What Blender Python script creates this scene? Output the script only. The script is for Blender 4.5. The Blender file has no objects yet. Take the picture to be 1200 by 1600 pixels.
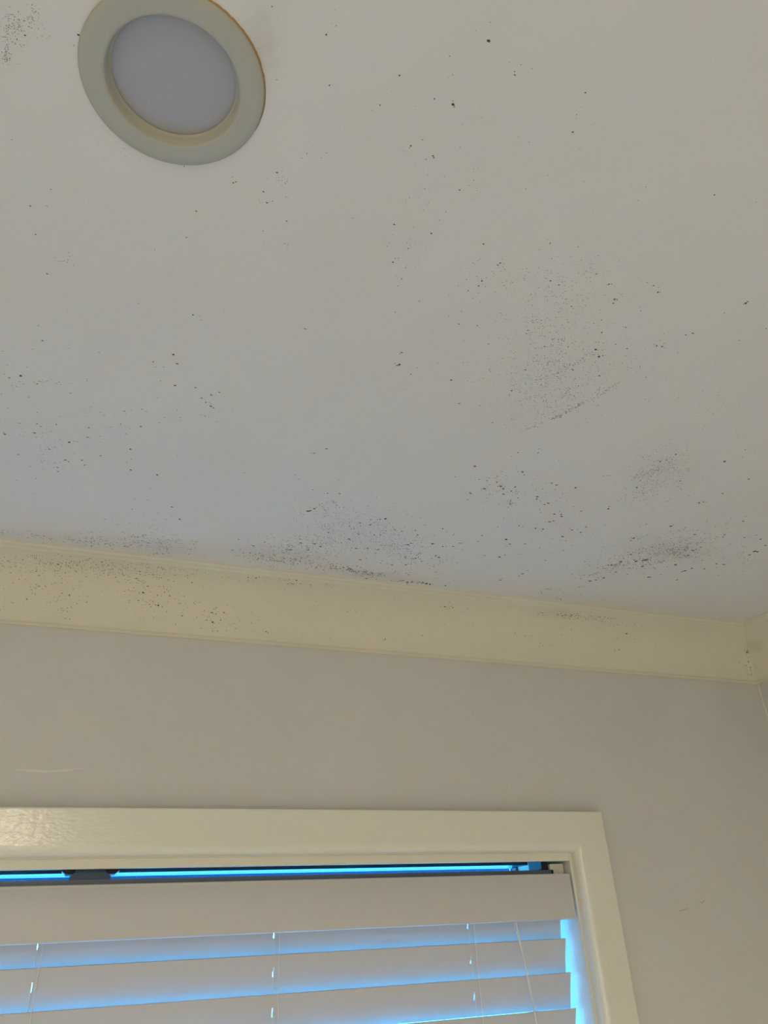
import bpy, bmesh, math, random
from mathutils import Vector, Matrix

S = bpy.context.scene
# ---------------------------------------------------------------- camera, world, light, exposure
EYE = 1.945                                   # camera height above the floor
pitch, roll, yaw = 0.52630, 0.05477, -0.38423
cam_data = bpy.data.cameras.new('camera')
cam_data.sensor_fit = 'VERTICAL'
cam_data.sensor_height = 24.0
cam_data.sensor_width = 18.0
cam_data.lens = 24.0 * 1165 / 1600
cam_data.clip_start = 0.01
cam = bpy.data.objects.new('camera', cam_data)
S.collection.objects.link(cam)
Rm = Matrix.Rotation(yaw, 3, 'Z') @ Matrix.Rotation(pitch, 3, 'X') @ Matrix.Rotation(roll, 3, 'Y')
cols = (Rm @ Vector((1, 0, 0)), Rm @ Vector((0, 0, 1)), Rm @ Vector((0, -1, 0)))
cam.matrix_world = Matrix(((cols[0].x, cols[1].x, cols[2].x, 0),
                           (cols[0].y, cols[1].y, cols[2].y, 0),
                           (cols[0].z, cols[1].z, cols[2].z, EYE), (0, 0, 0, 1)))
S.camera = cam

world = bpy.data.worlds.new('sky')
S.world = world
world.use_nodes = True
bg = world.node_tree.nodes['Background']
bg.inputs['Color'].default_value = (0.06, 0.39, 1.0, 1)
bg.inputs['Strength'].default_value = 42.0

S.view_settings.view_transform = 'Standard'
S.view_settings.look = 'None'
S.view_settings.gamma = 1
S.view_settings.use_curve_mapping = False
S.view_settings.exposure = 0.0


def area(name, loc, rot, sx, sy, power, col, shape='RECTANGLE'):
    d = bpy.data.lights.new(name, 'AREA')
    d.shape = shape; d.size = sx; d.size_y = sy; d.energy = power; d.color = col
    o = bpy.data.objects.new(name, d)
    S.collection.objects.link(o)
    o.location = loc; o.rotation_euler = rot
    return o


CEIL = EYE + 0.4797
# two added area fills by the solid back wall, and the lit ceiling lamp further back in the room
area('added_back_fill', (-1.0, -2.55, 1.15), (math.radians(90), 0, 0), 2.2, 1.9, 13, (1.0, 0.98, 0.93))
low_fill = area('added_floor_fill', (-0.7, -2.5, 1.35), (math.radians(49), 0, 0), 2.2, 1.3, 51, (1.0, 0.985, 0.93))
low_fill.data.spread = math.radians(95)        # added fill aimed at the floor, its bounce brightens the ceiling
area('back_ceiling_lamp', (-0.30, -1.45, CEIL - .012), (0, 0, 0), 0.12, 0.12, 23.0, (1.0, 0.84, 0.60), 'DISK')

YW = 1.05                                     # room face of the window wall
XR = 1.172                                    # room face of the right wall
XL, YB = -2.3, -2.65
C = 0.0842                                    # cornice size


# ---------------------------------------------------------------- helpers
def link(o, parent=None):
    S.collection.objects.link(o)
    if parent: o.parent = parent
    return o


def tag(o, label=None, cat=None, group=None, kind=None):
    if label: o['label'] = label
    if cat: o['category'] = cat
    if group: o['group'] = group
    if kind: o['kind'] = kind
    return o


def empty(name, loc=(0, 0, 0)):
    o = bpy.data.objects.new(name, None)
    o.empty_display_size = 0.05
    o.location = loc
    return link(o)


def obj(name, bm, mats, parent=None, smooth=None, keep=False):
    bmesh.ops.recalc_face_normals(bm, faces=bm.faces)
    me = bpy.data.meshes.new(name)
    if smooth is not None:
        for f in bm.faces: f.smooth = True
        for e in bm.edges:
            if len(e.link_faces) == 2 and e.calc_face_angle(0) > smooth: e.smooth = False
    if parent is not None and not keep:       # geometry is given in world space
        bmesh.ops.translate(bm, verts=bm.verts, vec=-parent.location)
    bm.to_mesh(me); bm.free()
    for m in (mats if isinstance(mats, (list, tuple)) else [mats]): me.materials.append(m)
    return link(bpy.data.objects.new(name, me), parent)


def box(bm, a, b, bev=0.0):
    r = bmesh.ops.create_cube(bm, size=1)
    vs = r['verts']
    for v in vs:
        v.co = Vector([(a[i] + b[i]) / 2 + v.co[i] * (b[i] - a[i]) for i in range(3)])
    if bev:
        es = list({e for v in vs for e in v.link_edges})
        bmesh.ops.bevel(bm, geom=es, offset=bev, segments=2, affect='EDGES', profile=0.5)


def loft(bm, rings, closed=True, cap=True):
    R = [[bm.verts.new(p) for p in r] for r in rings]
    n = len(R[0])
    for a, b in zip(R, R[1:]):
        for i in range(n if closed else n - 1):
            bm.faces.new((a[i], a[(i + 1) % n], b[(i + 1) % n], b[i]))
    if cap and closed:
        bm.faces.new(R[0]); bm.faces.new(R[-1])


def lathe(bm, prof, c, n=96):
    rings = []
    for k in range(n + 1):
        a = 2 * math.pi * k / n
        rings.append([(c[0] + r * math.cos(a), c[1] + r * math.sin(a), c[2] + z) for r, z in prof])
    loft(bm, rings, closed=False, cap=False)
    bmesh.ops.remove_doubles(bm, verts=bm.verts, dist=1e-6)


def tube(bm, pts, r, n=6):
    pts = [Vector(p) for p in pts]
    rings = []
    for i, p in enumerate(pts):
        t = (pts[min(i + 1, len(pts) - 1)] - pts[max(i - 1, 0)]).normalized()
        u = t.cross(Vector((0, 1, 0.01))).normalized(); v = t.cross(u)
        rings.append([p + r * (math.cos(2 * math.pi * k / n) * u + math.sin(2 * math.pi * k / n) * v) for k in range(n)])
    loft(bm, rings)


# ---------------------------------------------------------------- materials
def mat(name, col, rough=0.5, spec=0.5, bump=None, mottling=0.0, metal=0.0, coat=0.0, coat_rough=0.14):
    """plain paint or plastic: base colour with slight mottling, optional fine relief (scale, strength)"""
    m = bpy.data.materials.new(name); m.use_nodes = True
    nt = m.node_tree; b = nt.nodes['Principled BSDF']
    b.inputs['Base Color'].default_value = (*col, 1)
    b.inputs['Roughness'].default_value = rough
    b.inputs['Specular IOR Level'].default_value = spec
    b.inputs['Metallic'].default_value = metal
    b.inputs['Coat Weight'].default_value = coat; b.inputs['Coat Roughness'].default_value = coat_rough
    tc = nt.nodes.new('ShaderNodeTexCoord')
    if mottling:
        n = nt.nodes.new('ShaderNodeTexNoise'); n.inputs['Scale'].default_value = 9; n.inputs['Detail'].default_value = 3
        nt.links.new(tc.outputs['Object'], n.inputs['Vector'])
        r = nt.nodes.new('ShaderNodeValToRGB')
        r.color_ramp.elements[0].position = 0.3; r.color_ramp.elements[1].position = 0.7
        r.color_ramp.elements[0].color = (*[c * (1 - mottling) for c in col], 1)
        r.color_ramp.elements[1].color = (*[min(1, c * (1 + mottling)) for c in col], 1)
        nt.links.new(n.outputs['Fac'], r.inputs['Fac']); nt.links.new(r.outputs['Color'], b.inputs['Base Color'])
    if bump:
        n = nt.nodes.new('ShaderNodeTexNoise'); n.inputs['Scale'].default_value = bump[0]; n.inputs['Detail'].default_value = 4
        mp = nt.nodes.new('ShaderNodeMapping')
        if len(bump) > 2: mp.inputs['Scale'].default_value = bump[2]
        nt.links.new(tc.outputs['Object'], mp.inputs['Vector']); nt.links.new(mp.outputs['Vector'], n.inputs['Vector'])
        bp = nt.nodes.new('ShaderNodeBump'); bp.inputs['Strength'].default_value = bump[1]; bp.inputs['Distance'].default_value = 0.001
        nt.links.new(n.outputs['Fac'], bp.inputs['Height']); nt.links.new(bp.outputs['Normal'], b.inputs['Normal'])
        if coat: nt.links.new(bp.outputs['Normal'], b.inputs['Coat Normal'])
    return m


def stains(m, col, blots):
    """soft mould and rust stains on a painted surface: blots = (x, y, z, rx, ry, rz, strength, colour)"""
    nt = m.node_tree; b = nt.nodes['Principled BSDF']
    tc = nt.nodes.new('ShaderNodeTexCoord')
    src = b.inputs['Base Color'].links[0].from_socket if b.inputs['Base Color'].links else None
    nz = nt.nodes.new('ShaderNodeTexNoise'); nz.inputs['Scale'].default_value = 140; nz.inputs['Detail'].default_value = 5
    nt.links.new(tc.outputs['Object'], nz.inputs['Vector'])
    cur = src
    for (x, y, z, rx, ry, rz, st, c) in blots:
        mp = nt.nodes.new('ShaderNodeMapping'); mp.vector_type = 'TEXTURE'
        mp.inputs['Location'].default_value = (x, y, z); mp.inputs['Scale'].default_value = (rx, ry, rz)
        nt.links.new(tc.outputs['Object'], mp.inputs['Vector'])
        ln = nt.nodes.new('ShaderNodeVectorMath'); ln.operation = 'LENGTH'
        nt.links.new(mp.outputs['Vector'], ln.inputs[0])
        mr = nt.nodes.new('ShaderNodeMapRange'); mr.interpolation_type = 'SMOOTHSTEP'
        mr.inputs['From Min'].default_value = 0.0; mr.inputs['From Max'].default_value = 1.0
        mr.inputs['To Min'].default_value = st; mr.inputs['To Max'].default_value = 0.0
        nt.links.new(ln.outputs['Value'], mr.inputs['Value'])
        mu = nt.nodes.new('ShaderNodeMath'); mu.operation = 'MULTIPLY'
        nt.links.new(mr.outputs['Result'], mu.inputs[0]); nt.links.new(nz.outputs['Fac'], mu.inputs[1])
        mx = nt.nodes.new('ShaderNodeMix'); mx.data_type = 'RGBA'
        nt.links.new(mu.outputs['Value'], mx.inputs['Factor'])
        if cur: nt.links.new(cur, mx.inputs['A'])
        else: mx.inputs['A'].default_value = (*col, 1)
        mx.inputs['B'].default_value = (*c, 1)
        cur = mx.outputs['Result']
    nt.links.new(cur, b.inputs['Base Color'])


GREY, BROWN, RUST = (0.16, 0.155, 0.14), (0.20, 0.15, 0.11), (0.36, 0.22, 0.08)
M = {}
M['ceiling'] = mat('ceiling_paint', (0.755, 0.713, 0.62), 0.75, 0.3, (260, 0.12), 0.012)
stains(M['ceiling'], (0.755, 0.713, 0.62), [
    (0.394, 0.476, CEIL, 0.09, 0.09, 1, 0.06, GREY), (0.604, 0.586, CEIL, 0.08, 0.07, 1, 0.09, GREY),
    (0.748, 0.753, CEIL, 0.12, 0.05, 1, 0.23, GREY), (0.297, 0.831, CEIL, 0.12, 0.10, 1, 0.09, GREY),
    (0.22, 0.918, CEIL, 0.13, 0.040, 1, 0.28, BROWN), (0.362, 0.945, CEIL, 0.13, 0.022, 1, 0.30, BROWN),
    (0.049, 0.938, CEIL, 0.09, 0.040, 1, 0.23, GREY), (-0.071, 0.945, CEIL, 0.13, 0.03, 1, 0.14, GREY),
    (0.69, 0.846, CEIL, 0.06, 0.045, 1, 0.12, BROWN), (0.80, 0.95, CEIL, 0.35, 0.05, 1, 0.08, BROWN),
    (0.037, 0.258, CEIL, 0.022, 0.04, 1, 0.40, RUST)])
CORN = (0.72, 0.685, 0.545)
M['cornice'] = mat('cornice_paint', CORN, 0.6, 0.35, (180, 0.08), 0.02)
stains(M['cornice'], CORN, [
    (-0.02, 0.98, CEIL - .02, 0.22, 0.03, 0.03, 0.22, BROWN), (0.20, 0.985, CEIL - .016, 0.12, 0.02, 0.02, 0.12, BROWN),
    (0.70, 0.985, CEIL - .018, 0.11, 0.02, 0.02, 0.28, BROWN), (1.135, 1.0, CEIL - .03, 0.02, 0.03, 0.03, 0.3, GREY)])
M['wall'] = mat('wall_paint', (0.64, 0.62, 0.57), 0.7, 0.3, (220, 0.10), 0.02)
M['gloss'] = mat('cream_gloss_paint', (0.77, 0.75, 0.635), 0.30, 0.5, (260, 0.42, (0.45, 1, 1)), 0.01, coat=1.0)
M['gloss_side'] = mat('cream_gloss_paint_upright', (0.77, 0.75, 0.635), 0.30, 0.5, (260, 0.42, (1, 1, 0.45)), 0.01, coat=1.0)
M['lining'] = mat('cream_lining_paint', (0.77, 0.745, 0.63), 0.45, 0.45, (420, 0.5))
M['blind'] = mat('white_blind_vinyl', (0.58, 0.565, 0.535), 0.42, 0.45, (40, 0.05, (0.15, 1, 1)), 0.008)
M['headrail'] = mat('headrail_steel', (0.12, 0.15, 0.19), 0.45, 0.5, metal=0.3)
M['bracket'] = mat('bracket_plastic_backlit', (0.03, 0.07, 0.15), 0.4, 0.5)  # shade of the recess and blue backlight put into the colour
M['black'] = mat('black_bracket_and_gap_shade', (0.01, 0.01, 0.011), 0.5, 0.4)
M['cream_plastic'] = mat('cream_plastic', (0.78, 0.74, 0.62), 0.4, 0.5)
M['cord'] = mat('white_cord', (0.78, 0.77, 0.73), 0.6, 0.3)
M['frame'] = mat('window_frame_metal', (0.012, 0.014, 0.016), 0.4, 0.5)
M['trim'] = mat('downlight_trim_plastic', (0.46, 0.44, 0.345), 0.55, 0.15)
M['lens'] = mat('downlight_lens_plastic', (0.42, 0.405, 0.40), 0.5, 0.3)
M['rust'] = mat('rust_stain', (0.40, 0.25, 0.10), 0.7, 0.2, mottling=0.25)
M['speck0'] = mat('mould_dark', (0.09, 0.088, 0.076), 0.9, 0.1)
M['speck1'] = mat('mould_grey', (0.30, 0.285, 0.25), 0.9, 0.1)
M['speck2'] = mat('mould_brown', (0.30, 0.235, 0.17), 0.9, 0.1)
M['corn0'] = mat('cornice_mould_dark', (0.118, 0.100, 0.063), 0.9, 0.1)
M['corn1'] = mat('cornice_mould_grey', (0.252, 0.218, 0.152), 0.9, 0.1)
M['corn2'] = mat('cornice_mould_brown', (0.237, 0.181, 0.126), 0.9, 0.1)
M['scuff'] = mat('scuffed_filler', (0.71, 0.69, 0.64), 0.6, 0.3)
M['crack'] = mat('hairline_crack', (0.40, 0.36, 0.31), 0.8, 0.2)
M['floor'] = mat('floor_carpet', (0.46, 0.45, 0.43), 0.9, 0.1, (300, 0.3), 0.06)
M['soffit'] = mat('added_eave_paint', (0.018, 0.038, 0.070), 1.0, 0.0, mottling=0.06)  # paint of the added eave, kept dark to dim the gap above the blind
M['ground'] = mat('outdoor_ground', (0.25, 0.26, 0.22), 0.9, 0.1, mottling=0.2)
g = bpy.data.materials.new('window_glass'); g.use_nodes = True
nt = g.node_tree; nt.nodes.clear()
t = nt.nodes.new('ShaderNodeBsdfTransparent'); t.inputs['Color'].default_value = (0.93, 0.97, 0.96, 1)
gl = nt.nodes.new('ShaderNodeBsdfGlossy'); gl.inputs['Roughness'].default_value = 0.02
fr = nt.nodes.new('ShaderNodeFresnel'); fr.inputs['IOR'].default_value = 1.45
mx = nt.nodes.new('ShaderNodeMixShader'); ou = nt.nodes.new('ShaderNodeOutputMaterial')
nt.links.new(fr.outputs[0], mx.inputs[0]); nt.links.new(t.outputs[0], mx.inputs[1]); nt.links.new(gl.outputs[0], mx.inputs[2])
nt.links.new(mx.outputs[0], ou.inputs['Surface'])
M['glass'] = g

# ---------------------------------------------------------------- the room
WX0, WX1 = -0.7395, 0.6925                    # opening of the window lining
WZ0, WZ1 = EYE - 1.15, EYE + 0.1035
T = 0.20                                      # wall thickness
DL = Vector((-.0089, .2939, CEIL))            # the downlight is let into a round hole in the ceiling
bm = bmesh.new()
rect = [bm.verts.new((x, y, CEIL)) for x, y in ((XL - T, YB - T), (XR + T, YB - T), (XR + T, YW + T), (XL - T, YW + T))]
hole = [bm.verts.new((DL.x + .0475 * math.cos(2 * math.pi * k / 64), DL.y + .0475 * math.sin(2 * math.pi * k / 64), CEIL)) for k in range(64)]
es = [bm.edges.new((l[i], l[(i + 1) % len(l)])) for l in (rect, hole) for i in range(len(l))]
bmesh.ops.triangle_fill(bm, use_beauty=True, use_dissolve=False, edges=es)
top = bmesh.ops.extrude_face_region(bm, geom=list(bm.faces))
bmesh.ops.translate(bm, verts=[v for v in top['geom'] if isinstance(v, bmesh.types.BMVert)], vec=(0, 0, .12))
ceiling = tag(obj('ceiling', bm, M['ceiling']), 'off-white painted ceiling speckled with black mould towards the window wall', kind='structure')
bm = bmesh.new(); box(bm, (XL - T, YB - T, -0.1), (XR + T, YW + T, 0))
tag(obj('floor', bm, M['floor']), 'beige floor of the room below the frame', kind='structure')
bm = bmesh.new()
box(bm, (XL - T, YW, 0), (WX0 - .02, YW + T, CEIL)); box(bm, (WX1 + .02, YW, 0), (XR + T, YW + T, CEIL))
box(bm, (WX0 - .02, YW, WZ1 + .02), (WX1 + .02, YW + T, CEIL)); box(bm, (WX0 - .02, YW, 0), (WX1 + .02, YW + T, WZ0 - .02))
wall_front = tag(obj('wall_front', bm, M['wall']), 'grey-beige painted window wall under the cream cornice', kind='structure')
bm = bmesh.new(); box(bm, (XR, YB, 0), (XR + T, YW, CEIL))
tag(obj('wall_right', bm, M['wall']), 'narrow strip of grey-beige side wall meeting the window wall in the corner', kind='structure')
bm = bmesh.new(); box(bm, (XL - T, YB, 0), (XL, YW, CEIL))
tag(obj('wall_left', bm, M['wall']), 'grey-beige side wall out of frame', kind='structure')
bm = bmesh.new(); box(bm, (XL - T, YB - T, 0), (XR + T, YB, CEIL))
tag(obj('wall_back', bm, M['wall']), 'grey-beige wall behind the camera', kind='structure')

# marks on the window wall: pale scuffs, a hairline crack, the bead of filler in the corner
def wall_patch(name, pts, w, m, y=YW):
    """a thin smear of filler following a line of points (x, z) on the window wall"""
    bm = bmesh.new(); random.seed(len(pts)); rings = []
    for i, (x, z) in enumerate(pts):
        k = w * (0.25 if i in (0, len(pts) - 1) else random.uniform(0.6, 1.1))
        rings.append([(x, y - .0001, z + k), (x, y - .0005, z + k * .5), (x, y - .0005, z - k * .5), (x, y - .0001, z - k)])
    loft(bm, rings)
    return obj(name, bm, m, wall_front)


wall_patch('scuff_mark', [(-0.0854, EYE + 0.2095), (-0.0687, EYE + 0.2091), (-0.0503, EYE + 0.2084), (-0.0283, EYE + 0.2101), (-0.0022, EYE + 0.2131)], 0.0022, M['scuff'])
wall_patch('filler_line', [(0.1575, EYE + 0.1717), (0.1912, EYE + 0.1704), (0.2256, EYE + 0.1699), (0.2519, EYE + 0.1702)], 0.0012, M['scuff'])
wall_patch('hairline_crack', [(0.8719, EYE + 0.0241), (0.8847, EYE + 0.0263), (0.8927, EYE + 0.0286)], 0.0006, M['crack'])
wall_patch('hairline_crack', [(0.9150, EYE + 0.0367), (0.9203, EYE + 0.0339), (0.9283, EYE + 0.0390)], 0.0006, M['crack'])
bm = bmesh.new()
tube(bm, [(XR - .0008, YW - .0008, CEIL - C - .25 + .25 * k / 12) for k in range(13)], .0017)
obj('corner_bead', bm, M['scuff'], wall_front)
# cornice: concave cove with flat lips, mitred in the corner
A0, A1, CC = Vector((.075, .006)), Vector((.006, .075)), Vector((.0955, .0955))
t0 = math.atan2(A0.y - CC.y, A0.x - CC.x) % (2 * math.pi); t1 = math.atan2(A1.y - CC.y, A1.x - CC.x) % (2 * math.pi)
rad = (A0 - CC).length


def arc(t):
    a = t0 + (t1 - t0) * t
    return CC + rad * Vector((math.cos(a), math.sin(a)))


CP = [(C, 0), (C, .0026), (C - .0012, .0038), (.0762, .0046)] + [tuple(arc(i / 20)) for i in range(21)] + \
     [(.0056, .0784), (.0040, .0797), (.0040, .0806), (.0052, .0812), (.0050, C - .0005), (.0040, C), (0, C)]
bm = bmesh.new()
loft(bm, [[(XL, YW - a, CEIL - b) for a, b in CP + [(0, 0)]], [(XR - a, YW - a, CEIL - b) for a, b in CP + [(0, 0)]]])
trim_1 = tag(obj('trim_1', bm, M['cornice'], smooth=0.35), 'cream coved cornice along the window wall with brown mould specks', kind='structure')
bm = bmesh.new()
loft(bm, [[(XR - a, YB, CEIL - b) for a, b in CP + [(0, 0)]], [(XR - a, YW - a, CEIL - b) for a, b in CP + [(0, 0)]]])
tag(obj('trim_2', bm, M['cornice'], smooth=0.35), 'cream coved cornice of the right wall, mitred into the corner', kind='structure')

# ---------------------------------------------------------------- window: lining, architrave, frame, glass
win = tag(empty('window_1', ((WX0 + WX1) / 2, YW, WZ0)), 'window with cream gloss architrave behind the white venetian blind', kind='structure')
YG = YW + 0.125                               # inside face of the frame
bm = bmesh.new()
box(bm, (WX0 - .02, YW + .0075, WZ1 + .004), (WX1 + .02, YG + .06, WZ1 + .02))
box(bm, (WX0, YW, WZ1 - .0068), (WX1, YW + .0075, WZ1 + .02), .0008)
obj('head_lining', bm, M['lining'], win)
for x0, x1 in ((WX1, WX1 + .02), (WX0 - .02, WX0)):
    bm = bmesh.new(); box(bm, (x0, YW, WZ0 - .02), (x1, YG + .06, WZ1 + .004)); obj('jamb_lining', bm, M['lining'], win)
bm = bmesh.new(); box(bm, (WX0 - .03, YW - .03, WZ0 - .022), (WX1 + .03, YG + .06, WZ0), .004); obj('sill', bm, M['gloss'], win)
q, w, th = .004, .0600, .018                  # quirk, outer offset, thickness


def arch_prof():
    """(distance from the lining edge, projection from the wall): eased inner edge, square outer edge"""
    p = [(q, 0), (q, .005)]
    for i in range(1, 8):
        a = math.pi / 2 * i / 8
        p.append((q + .0135 * (1 - math.cos(a)), .005 + (th - .005) * math.sin(a)))
    return p + [(q + .0135, th), (q + .0142, th), (w - .0025, th), (w - .0018, th), (w - .0005, th - .0005), (w, th - .0018), (w, 0)]


AP = arch_prof()
bm = bmesh.new()
loft(bm, [[(WX0 - a, YW - b, WZ1 + a) for a, b in AP], [(WX1 + a, YW - b, WZ1 + a) for a, b in AP]])
obj('architrave_head', bm, M['gloss'], win, smooth=0.5)
for sx, x in ((1, WX1), (-1, WX0)):
    bm = bmesh.new()
    loft(bm, [[(x + sx * a, YW - b, WZ0 - .02) for a, b in AP], [(x + sx * a, YW - b, WZ1 + a) for a, b in AP]])
    obj('architrave_leg', bm, M['gloss_side'], win, smooth=0.5)
bm = bmesh.new()                              # dark metal frame
box(bm, (WX0, YG - .003, WZ1 - .0009), (WX1, YG + .05, WZ1 + .004), .0005)
box(bm, (WX0, YG, WZ0), (WX0 + .03, YG + .05, WZ1 - .0009), .0008)
box(bm, (WX1 - .004, YG + .03, WZ0), (WX1, YG + .05, WZ1 - .0009), .0008)
box(bm, (WX0 + .03, YG, WZ0), (WX1 - .012, YG + .05, WZ0 + .035), .0008)
obj('window_frame', bm, M['frame'], win)
bm = bmesh.new(); box(bm, (WX0 + .031, YG + .028, WZ0 + .0355), (WX1 - .0125, YG + .034, WZ1 - .0009)); obj('pane', bm, M['glass'], win)

# outdoors: added eave hiding bright sky above the blind, and the ground below
eave = tag(empty('added_eave', (0, YW + T, EYE + .12)), 'added boarded eave outside, keeps bright sky out of the gap above the blind', kind='structure')
for k in range(6):
    bm = bmesh.new(); y = YW + T + .002 + k * .142
    box(bm, (-2.6, y, EYE + .128), (1.7, y + .139, EYE + .142), .001); obj('added_soffit_board', bm, M['soffit'], eave)
bm = bmesh.new(); y = YW + T + .002 + 6 * .142; box(bm, (-2.6, y, EYE + .10), (1.7, y + .02, EYE + .30), .002)
obj('added_fascia', bm, M['soffit'], eave)
bm = bmesh.new(); box(bm, (-30, YW + T, -.7), (30, 60, -.6)); tag(obj('ground', bm, M['ground']), 'ground outside the window', kind='structure')

# ---------------------------------------------------------------- venetian blind
BX1, BX0 = 0.6854, WX0 + .007
blind = tag(empty('venetian_blind', ((BX0 + BX1) / 2, YW + .095, WZ0)), 'white venetian blind with wide closed slats and a deep valance in the window', 'blind')
LAD = (-0.584, -0.3025, -0.0215, 0.2595, 0.5380)
PITCH, SL_Y, SL_Z, SL_W, SL_T = .0425, YW + .0312, EYE - .0030, .0450, .0022
TILT = math.radians(72.5)
VZ0, VZ1 = EYE + .0203, EYE + .0797
vp = [(0.0, VZ0 + .003), (0.0, VZ1 - .0045), (.0006, VZ1 - .0035), (.0006, VZ1 - .001), (.0016, VZ1), (.0105, VZ1), (.012, VZ1 - .002),
      (.012, VZ0 + .002), (.0105, VZ0), (.003, VZ0), (.0012, VZ0 + .0008)]
bm = bmesh.new()
loft(bm, [[(x, YW - .0005 + a, z) for a, z in vp] for x in (WX0 + .004, .6885)])
obj('valance', bm, M['blind'], blind, smooth=0.6)
HZ0, HZ1 = EYE + .047, EYE + .0862
bm = bmesh.new()                              # steel U channel, open at the top, with turned-in lips
hp = [(.016, HZ1), (.016, HZ0), (.066, HZ0), (.066, HZ1), (.062, HZ1), (.062, HZ1 - .0012), (.0648, HZ1 - .0012), (.0648, HZ0 + .0012),
      (.0172, HZ0 + .0012), (.0172, HZ1 - .0012), (.02, HZ1 - .0012), (.02, HZ1)]
loft(bm, [[(x, YW + a, z) for a, z in hp] for x in (BX0, .672)])
obj('headrail', bm, M['headrail'], blind)
bm = bmesh.new()                              # box bracket closing the right end of the headrail
box(bm, (.6675, YW + .016, EYE + .045), (.6905, YW + .06, EYE + .0945), .001)
obj('end_bracket', bm, M['cream_plastic'], blind)
bm = bmesh.new(); box(bm, (.6552, YW + .020, EYE + .0870), (.6668, YW + .058, WZ1 + .0035), .001); box(bm, (.6672, YW + .0605, EYE + .0870), (.6915, YW + .066, WZ1 + .0035))  # second box is an added black sheet standing in for shade above the bracket
obj('catch_and_gap_shade', bm, M['black'], blind)
# centre support bracket hung from the head, with its two dark spring arms
cx = .0205
bm = bmesh.new()
loft(bm, [[(cx - s * .0235, YW + y, HZ1 + .0003), (cx + s * .0235, YW + y, HZ1 + .0003), (cx + s * .0235, YW + y, HZ1 + .004), (cx + s * .0175, YW + y, HZ1 + .009),
           (cx + s * .0175, YW + y, WZ1 + .004), (cx - s * .0175, YW + y, WZ1 + .004), (cx - s * .0175, YW + y, HZ1 + .009), (cx - s * .0235, YW + y, HZ1 + .004)]
          for s, y in ((1, .018), (1, .064))])
cb = obj('support_bracket', bm, M['bracket'], blind)
for s in (-1, 1):
    bm = bmesh.new()
    P4 = [(cx + s * .0180, EYE + .0925), (cx + s * .0290, EYE + .0928), (cx + s * .0335, EYE + .0965), (cx + s * .0335, WZ1 + .003), (cx + s * .0180, WZ1 + .003)]
    loft(bm, [[(x, YW + y, z) for x, z in P4] for y in (.020, .05)])
    bmesh.ops.translate(bm, verts=bm.verts, vec=-blind.location)
    obj('spring_arm', bm, M['black'], cb, keep=True)


def slat_mesh():
    """one slat: crowned section, a cord slot cut at each ladder; origin at its front top edge, x in world"""
    bm = bmesh.new()
    xs = [BX0]
    for l in LAD: xs += [l - .0058, l - .0045]
    xs.append(BX1)
    ss = [0, .0006, .010, .0150, .0260, .035, SL_W - .0006, SL_W]
    d = Vector((0, math.cos(TILT), -math.sin(TILT))); n = Vector((0, -math.sin(TILT), -math.cos(TILT)))   # n faces the room

    def pt(x, s, side):
        crown = .0011 * (1 - (2 * s / SL_W - 1) ** 2)
        e = SL_T / 2 * (0.45 if s in (0, SL_W) else 1)
        p = d * s + n * (-crown + side * e)
        return (x, p.y, p.z)
    V = {}
    for i, x in enumerate(xs):
        for j, s in enumerate(ss):
            for sd in (1, -1): V[i, j, sd] = bm.verts.new(pt(x, s, sd))
    hole = lambda i, j: j == 3 and i % 2 == 1 and 0 < i < len(xs) - 1
    for i in range(len(xs) - 1):
        for j in range(len(ss) - 1):
            if hole(i, j):
                for (a, b) in (((i, j), (i + 1, j)), ((i + 1, j), (i + 1, j + 1)), ((i + 1, j + 1), (i, j + 1)), ((i, j + 1), (i, j))):
                    bm.faces.new((V[(*a, 1)], V[(*b, 1)], V[(*b, -1)], V[(*a, -1)]))
                continue
            for sd in (1, -1):
                bm.faces.new((V[i, j, sd], V[i + 1, j, sd], V[i + 1, j + 1, sd], V[i, j + 1, sd]))
    for i in range(len(xs) - 1):
        for j in (0, len(ss) - 1):
            bm.faces.new((V[i, j, 1], V[i + 1, j, 1], V[i + 1, j, -1], V[i, j, -1]))
    for j in range(len(ss) - 1):
        for i in (0, len(xs) - 1):
            bm.faces.new((V[i, j, 1], V[i, j + 1, 1], V[i, j + 1, -1], V[i, j, -1]))
    return bm


slat = obj('slat', slat_mesh(), M['blind'], blind, smooth=0.6, keep=True)
NS = int((SL_Z + PITCH - WZ0 - .07) / PITCH) + 1
for k in range(NS):
    s = slat if k == 0 else slat.copy()
    if k: link(s, blind)
    s.location = Vector((0, SL_Y, SL_Z + PITCH - PITCH * k)) - blind.location
    if k == 0: s.name = 'slat'
zb = SL_Z + PITCH - PITCH * NS
bm = bmesh.new(); box(bm, (BX0, SL_Y - .004, zb - .022), (BX1, SL_Y + .046, zb - .004), .003); obj('bottom_rail', bm, M['blind'], blind)
for l in LAD:
    for dy, r in ((-.0022, .00055), (.0165, .0005)):
        bm = bmesh.new()
        tube(bm, [(l + .0004 * math.sin(k * 1.7), SL_Y + dy + .0003 * math.sin(k), HZ0 - .002 - (HZ0 - zb + .006) * k / 40) for k in range(41)], r)
        obj('ladder_cord', bm, M['cord'], blind)
    bm = bmesh.new()                          # lift cord through the slots
    tube(bm, [(l - .0050 + .0006 * math.sin(k * 2.1), SL_Y + .0055 + .0008 * math.cos(k), HZ0 - (HZ0 - zb) * k / 40) for k in range(41)], .0006)
    obj('lift_cord', bm, M['cord'], blind)
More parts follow.
